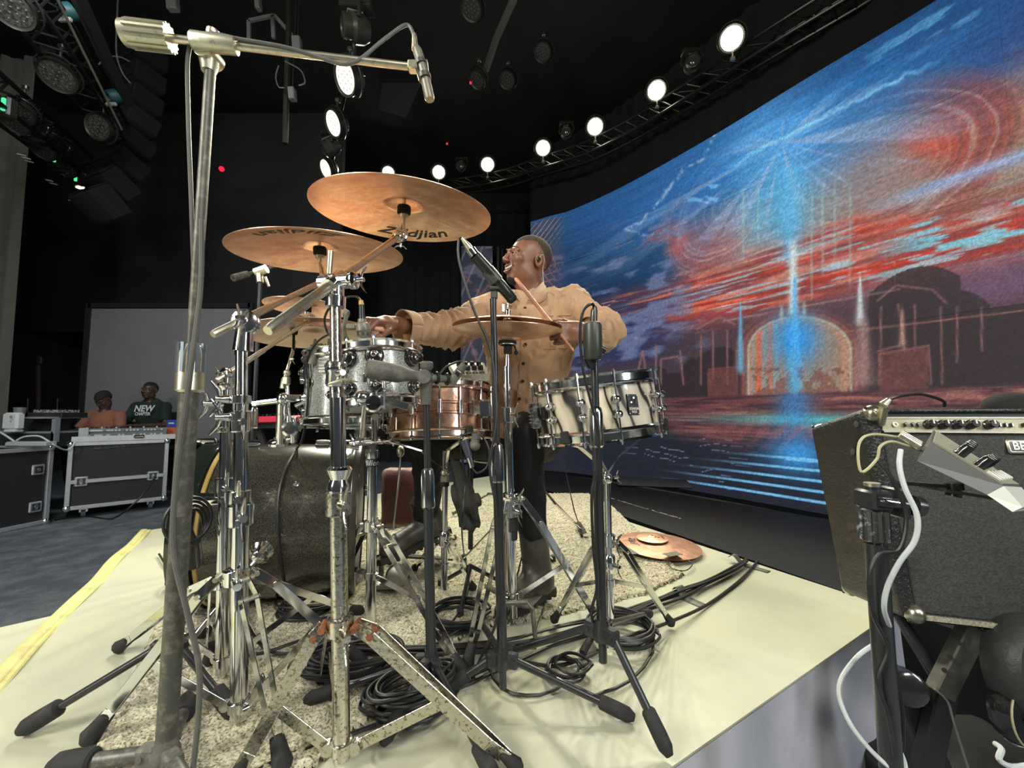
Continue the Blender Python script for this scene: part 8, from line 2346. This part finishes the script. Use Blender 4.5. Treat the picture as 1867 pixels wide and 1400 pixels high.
GDK = mat('grey_desk_casing', (.16, .18, .19), .45)
m = MB()
w0 = [FB(.08, zt2 + .055, .10), FB(1.0, zt2 + .055, .10), FB(1.0, zt2 + .055, .52), FB(.08, zt2 + .055, .52)]
w1 = [FB(.08, zt2 + .17, .10), FB(1.0, zt2 + .17, .10), FB(1.0, zt2 + .14, .52), FB(.08, zt2 + .14, .52)]
m.hexa(w0 + w1); m.build('case', GDK, md_, smooth=False)
for r_ in range(2):
    for i in range(22):
        if r_ == 1 and i % 3 == 2: continue
        q = FB(.12 + .039 * i, zt2 + .145 - .055 * r_, .09)
        m = MB(); m.box(q, (.020 if i > 6 else .034, .02, .018), axB); m.build('socket', mat('pale_socket', (.55, .58, .60), .4) if (i * 7 + r_) % 5 else mat('teal_socket', (.05, .28, .30), .4), md_, smooth=False)
for i in range(16):
    q = FB(.14 + .05 * i, zt2 + .165, .16); m = MB(); m.lathe(q, (0, 0, 1), [(.010, 0), (.009, .02), (0, .02)], 8); m.build('knob', LUGBLK if i % 3 else MATS['pale_socket'], md_)
bxB(.06, .16, .06, .12, zt2 + .056, zt2 + .18, 'side_unit', mat('pale_grey_unit', (.40, .43, .45), .45), md_, .006)
# blue and red carton at the end of the desk
cx_ = P(318, 773, 4.9)
t = thing('small_carton', 'small carton, blue above and orange red below, at the right end of the desk', 'box', cx_)
m = MB(); m.box(P(317, 772, 5.55), (.13, .08, .10), None, .003); m.build('upper_half', mat('blue_card', (.03, .07, .35), .5), t)
m = MB(); m.box(P(317, 772, 5.55) - (0, 0, .095), (.12, .08, .09), None, .003); m.build('lower_half', mat('orange_red_card', (.55, .12, .05), .5), t)
m = MB(); m.box(P(317, 772, 5.55) - (0, .042, -.005), (.07, .004, .016)); m.build('white_stripe', PRN, t)
# low table top and rack at the far left
rk = thing('equipment_rack', 'open aluminium-edged rack on the left flight case', 'rack', FA(.5, zt1, .3))
def bxA(px0, px1, py0, py1, Y, dep, name, matl, par, bev=0):
    a_, b_ = P(px0, py0, Y), P(px1, py1, Y); m = MB()
    m.box(((a_[0] + b_[0]) / 2, Y + dep / 2, (a_[2] + b_[2]) / 2), (abs(b_[0] - a_[0]), dep, abs(a_[2] - b_[2])), None, bev); return m.build(name, matl, par, smooth=bool(bev))
YRk = 4.75
bxA(-60, 96, 787, 790, YRk, .5, 'shelf', ALU, rk); bxA(29, 99, 760, 763, YRk, .4, 'top_rail', ALU, rk); bxA(95, 99, 762, 806, YRk, .05, 'side_rail', ALU, rk)
bxA(-60, 96, 790, 815, YRk, .5, 'lower_body', PLY, rk); bxA(-60, -56, 750, 790, YRk, .05, 'side_rail', ALU, rk)
bxA(30, 95, 764, 787, YRk + .2, .2, 'rack_unit', BLACKM, rk)
rt = thing('router', 'white upright router box with a small dark mark, at the left edge', 'electronic device', P(16, 787, 4.65))
bxA(3, 29, 752, 784, 4.62, .09, 'case', mat('white_device_plastic', (.62, .66, .68), .4), rt, .02); bxA(6, 26, 783, 788, 4.62, .09, 'foot', MATS['white_device_plastic'], rt, .006)
m = MB(); m.ring(P(20, 760, 4.60), (0, 1, 0), .010, .003, 14, 6); m.box(P(19, 768, 4.612), (.012, .004, .005)); m.build('mark', mat('dark_rose_ink', (.16, .05, .05), .5), rt)
cu2 = P(36, 750, 4.9)
m = MB(); m.lathe((cu2[0], 4.9, P(36, 755, 4.9)[2]), (0, 0, 1), [(.045, 0), (.055, .08), (.050, .08), (.042, .006), (0, .006)], 20); tag(m.build('metal_pot', mat('pale_enamel', (.35, .37, .38), .3, .5)), 'pale metal pot behind the white router', 'pot')
wl = thing('wireless_receiver', 'black receiver with a pale row of displays on the rack top', 'electronic device', P(80, 758, 4.8))
bxA(50, 112, 752, 761, 4.8, .3, 'case', BLACKM, wl, .004); bxA(61, 104, 747, 753, 4.82, .25, 'display_bar', mat('pale_display_bar', (.45, .46, .42), .4, noise=(60, .5, (.05, .05, .05), .03)), wl)
for x in (50, 104): MB().tube([P(x, 752, 5.0), P(x + 1, 726, 5.0)], .006, 8).build('antenna', BLACKM, wl)
m = MB(); a_, b_ = P(20, 812, 4.42), P(94, 806, 4.42); m.box((a_ + b_) / 2, (b_[0] - a_[0], .12, .05), None, .01)
tag(m.build('power_strip', MATS['pale_grey_unit']), 'pale power strip lying on the left flight case', 'power strip')
cable('white_cable', [P(0, 788, 4.5), P(15, 797, 4.45), P(30, 808, 4.42)], .010, 'pale cable dropping past the white router at the left edge', WHITECABLE)
cable('white_cable', [P(30, 803, 4.42), P(45, 796, 4.42), P(70, 795, 4.42), P(85, 802, 4.42), P(100, 812, 4.45), P(118, 820, 4.6), P(130, 816, 4.65), P(137, 806, 4.68)], .009, 'pale cable arching over the power strip to the middle flight case', WHITECABLE)
cable('thin_cable', [P(284, 868, 4.9), P(262, 900, 4.85), P(230, 930, 4.75), G(200, 946, FLOOR_Z + .01), G(150, 940, FLOOR_Z + .01), G(100, 948, FLOOR_Z + .01)], .010, 'black cable falling from the desk case latch onto the grey floor', CABLE)
# dark doorway detail left of the screen and microphone stand in the shadows
m = MB(); m.tube([P(70, 650, 6.9), P(70, 735, 6.9), (P(70, 735, 6.9)[0], 6.9, FLOOR_Z + .02)], .03, 8); m.box(P(72, 657, 6.85), (.09, .04, .12), None, .01)
tag(m.build('dim_post', mat('dim_brown_post', (.05, .03, .022), .6)), 'dim brownish post with a small box in the dark doorway left of the screen', 'post')
# ---- red keyboard behind the kit
YKb = 3.1
kb = thing('keyboard', 'red stage keyboard seen edge-on behind the drum hardware', 'keyboard', P(515, 765, YKb))
ka, kc = P(464, 765, YKb), P(568, 762, YKb + .1)
ax_ = nrm(kc - ka); 
RED = mat('red_keyboard_body', (.62, .02, .06), .35, coat=.4)
m = MB(); m.box((ka + kc) / 2, (np.linalg.norm(kc - ka), .30, .045), (ax_, np.cross((0, 0, 1), ax_), np.array([0, 0, 1.])), .006); m.build('case', RED, kb)
for i in range(14):
    q = ka + (kc - ka) * (.05 + .067 * i) + np.array([0, -.08, .026]); m = MB(); m.lathe(q, (0, 0, 1), [(.009, 0), (.008, .012), (0, .012)], 8); m.build('knob', LUGBLK if i % 4 else CHROME, kb)
m = MB(); m.box((ka + kc) / 2 + (0, .02, -.045), (.42, .22, .05), None, .004); m.build('lower_case', BLACKM, kb)
for (a_, b_) in (((470, 775), (540, 1005)), ((545, 775), (480, 1000))):
    p1_ = P(*a_, YKb + .05); p2_ = P(*b_, YKb + .05); p2_ = p1_ + (p2_ - p1_) * ((p1_[2] - FLOOR_Z - .02) / (p1_[2] - p2_[2]))
    MB().bar(p1_, p2_, .04, .03, (0, 1, 0)).build('stand_leg', BLACKM, kb)

# ---------------------------------------------------------------- cables and coils on the riser
def coil(name, cx, cy, rx, label, turns=7, r=.0042, seed=0, lead=None, jit=.012, z0=.018, sq=1.0, rot=0, rings=None):
    """loose coil centred on the ground point below pixel (cx, cy), radius rx metres"""
    c = G(cx, cy, 0); rr = np.random.RandomState(seed); pts = []
    n = 26
    R_ = rx
    for k in range(turns):
        ra = R_ * (1 + rr.uniform(-.10, .10)); rb = R_ * sq * (1 + rr.uniform(-.10, .10)); ox, oy = rr.uniform(-jit, jit, 2); zz = z0 + r * 1.3 * (k * .75)
        for i in range(n):
            a = 2 * pi * i / n
            x_, y_ = ra * cos(a), rb * sin(a)
            pts.append(c + np.array([ox + x_ * cos(rot) - y_ * sin(rot), oy + x_ * sin(rot) + y_ * cos(rot), zz + .002 * sin(3 * a + k)]))
    if lead: pts += [G(x, y, .012) for x, y in lead]
    return tag(MB().tube(spline(pts, 2), r, 7).build(name, CABLE), label, 'cable', None)
coil('cable_coil', 838, 1138, .088, 'coil of black cable on the rug behind the middle black stand', 9, seed=1, lead=[(800, 1170), (760, 1195)])
coil('cable_coil', 1135, 1168, .092, 'coil of black cable at right of the right microphone stand hub', 10, seed=2, lead=[(1190, 1190), (1150, 1240), (1100, 1262), (1080, 1270)])
coil('cable_coil', 1040, 1232, .046, 'small loose coil of black cable between the two right microphone stands', 4, seed=3, jit=.02, lead=[(1010, 1258), (960, 1268), (915, 1255), (890, 1215), (892, 1180)])
coil('cable_coil', 745, 1290, .088, 'large loose heap of black cable right of the nearest chrome stand', 15, seed=4, jit=.03, sq=.62, rot=.6)
coil('cable_coil', 640, 1235, .110, 'heap of black cable behind the foot of the nearest chrome stand', 13, seed=5, jit=.03, sq=.60, rot=.1, z0=.022)
coil('cable_coil', 560, 1120, .095, 'coil of black cable on the rug under the bass drum edge', 8, seed=6, jit=.02, sq=.8, z0=.022)
coil('cable_coil', 712, 962, .085, 'coil of thin cable on the rug beside the bass drum pedal', 5, seed=7, jit=.02, z0=.022)
coil('cable_coil', 372, 1062, .10, 'coil of black cable on the riser in front of the bass drum', 6, seed=8, jit=.03, z0=.012)
EDG = [(1362, 1020), (1345, 1032), (1290, 1060), (1240, 1078), (1180, 1100), (1110, 1128), (1020, 1150), (930, 1172), (800, 1180), (660, 1180), (560, 1175)]
rr = np.random.RandomState(4)
for k in range(8):
    off = rr.uniform(-9, 9); ph = rr.uniform(0, 6)
    pts = []
    for j, (x, y) in enumerate(EDG):
        s_ = .35 if j < 3 else 1.0
        pts.append(G(x + 3 * s_ * sin(ph + j), y + off * s_ + 4 * s_ * sin(ph + j * 1.3), .012 + .005 * (k % 3) + (.010 if j > 5 else 0)))
    cable('microphone_cable', pts, .0042, 'black cable in the taped bundle crossing the white vinyl to the right edge', grp='cables of the taped bundle')
cable('long_cable', [G(1382, 1022, .008), G(1352, 1055, .008), G(1290, 1102, .008), G(1210, 1138, .03), G(1130, 1165, .03), G(1075, 1195, .012), G(1010, 1214, .01), G(930, 1205, .012), G(860, 1230, .012), G(800, 1245, .012)], .0052, 'thick single black cable curving from the right edge across the white vinyl')
cable('long_cable', [G(1088, 1152, .012), G(1010, 1176, .01), G(945, 1205, .01), G(880, 1235, .01), G(820, 1262, .01), G(740, 1300, .012), G(620, 1345, .01), G(520, 1380, .01), G(440, 1420, .01)], .0046, 'black cable running diagonally under the stands towards the lower left')
cable('long_cable', [G(290, 1010, .012), G(315, 1040, .012), G(380, 1050, .02), G(430, 1100, .03), G(480, 1180, .03), G(560, 1190, .03), G(660, 1185, .03)], .0046, 'black cable running over the rug between the chrome stand legs')
cable('long_cable', [G(405, 1200, .03), G(480, 1190, .03), G(560, 1165, .03), G(640, 1160, .03)], .0046, 'black cable on the rug left of the nearest chrome stand')
cable('long_cable', [G(845, 1010, .02), G(856, 1060, .02), G(840, 1110, .03), G(806, 1160, .03), G(800, 1200, .02)], .0036, 'thin black cable coming down between the two snare drums onto the rug')
cable('thin_cable', [G(1215, 1020, .02), G(1225, 1036, .02), G(1250, 1040, .015), G(1262, 1028, .015), G(1248, 1018, .02)], .0022, 'thin wire curl sticking out from under the lying cymbal')
cable('thin_cable', [P(1030, 850, 2.05), P(1038, 890, 2.05), P(1050, 940, 2.0), G(1062, 962, .02), G(1085, 970, .02)], .0028, 'thin black cable falling onto the rug behind the right boot')
for i, (x0, y0, x1, y1, w_) in enumerate(((1232, 1082, 1282, 1104, .042), (1330, 1022, 1402, 1042, .035))):
    a_, b_ = G(x0, y0, .003), G(x1, y1, .003); pts = [a_ + (b_ - a_) * t_ for t_ in np.linspace(0, 1, 12)]
    m = MB(); d_ = nrm(b_ - a_); s_ = np.cross((0, 0, 1), d_)
    def f(u, v):
        q = a_ + (b_ - a_) * u + s_ * (v - .5) * w_ * 1.0; q = q.copy(); q[2] = .003 + .034 * math.exp(-((u - .12) / .16) ** 2); return q
    m.grid(f, 24, 2); o = m.build('tape_strip', TAPE if i == 0 else mat('dark_grey_tape', (.09, .09, .07), .6), sharp=0)
    md3 = o.modifiers.new('thickness', 'SOLIDIFY'); md3.thickness = .0015
    tag(o, ('grey tape strip over the cable bundle, nearer one', 'dark tape strip over the cable bundle at the riser edge')[i], 'tape')
def plugbox(pa_, pb_, r, label, name='cable_plug'):
    m = MB(); m.tube([pa_, pa_ + (pb_ - pa_) * .1, pb_], [r * .8, r, r * .9], 10, squash=.8); return tag(m.build(name, RUBBER), label, 'plug')
plugbox(G(1148, 1120, .02), G(1176, 1108, .02), .012, 'black plug end lying behind the right microphone stand hub')
plugbox(G(1062, 1190, .02), G(1078, 1162, .03), .012, 'ribbed black strain relief standing below the right stand hub')
# loose stand wing at rear left and a second black stand lying
m = MB(); m.tube([G(826, 936, .03), G(890, 900, .10), P(930, 902, 2.6)], [.012, .010, .010], 10)
tag(m.build('lying_tube', OLD), 'grey metal tube leg lying on the riser behind the hi-hat stand', 'stand part')
m = MB(); m.tube([P(985, 885, 2.2), P(1012, 918, 2.15), G(1062, 968, .03)], [.006, .008, .006], 8)
lt = thing('folded_stand_leg', 'chrome stand leg with a black foot on the rug behind the right boot', 'stand part', G(1060, 966))
m.build('tube', CHROME, lt); m = MB(); m.tube([G(1055, 955, .04), G(1066, 978, .02)], [.016, .022], 10); m.build('rubber_foot', RUBBER, lt)
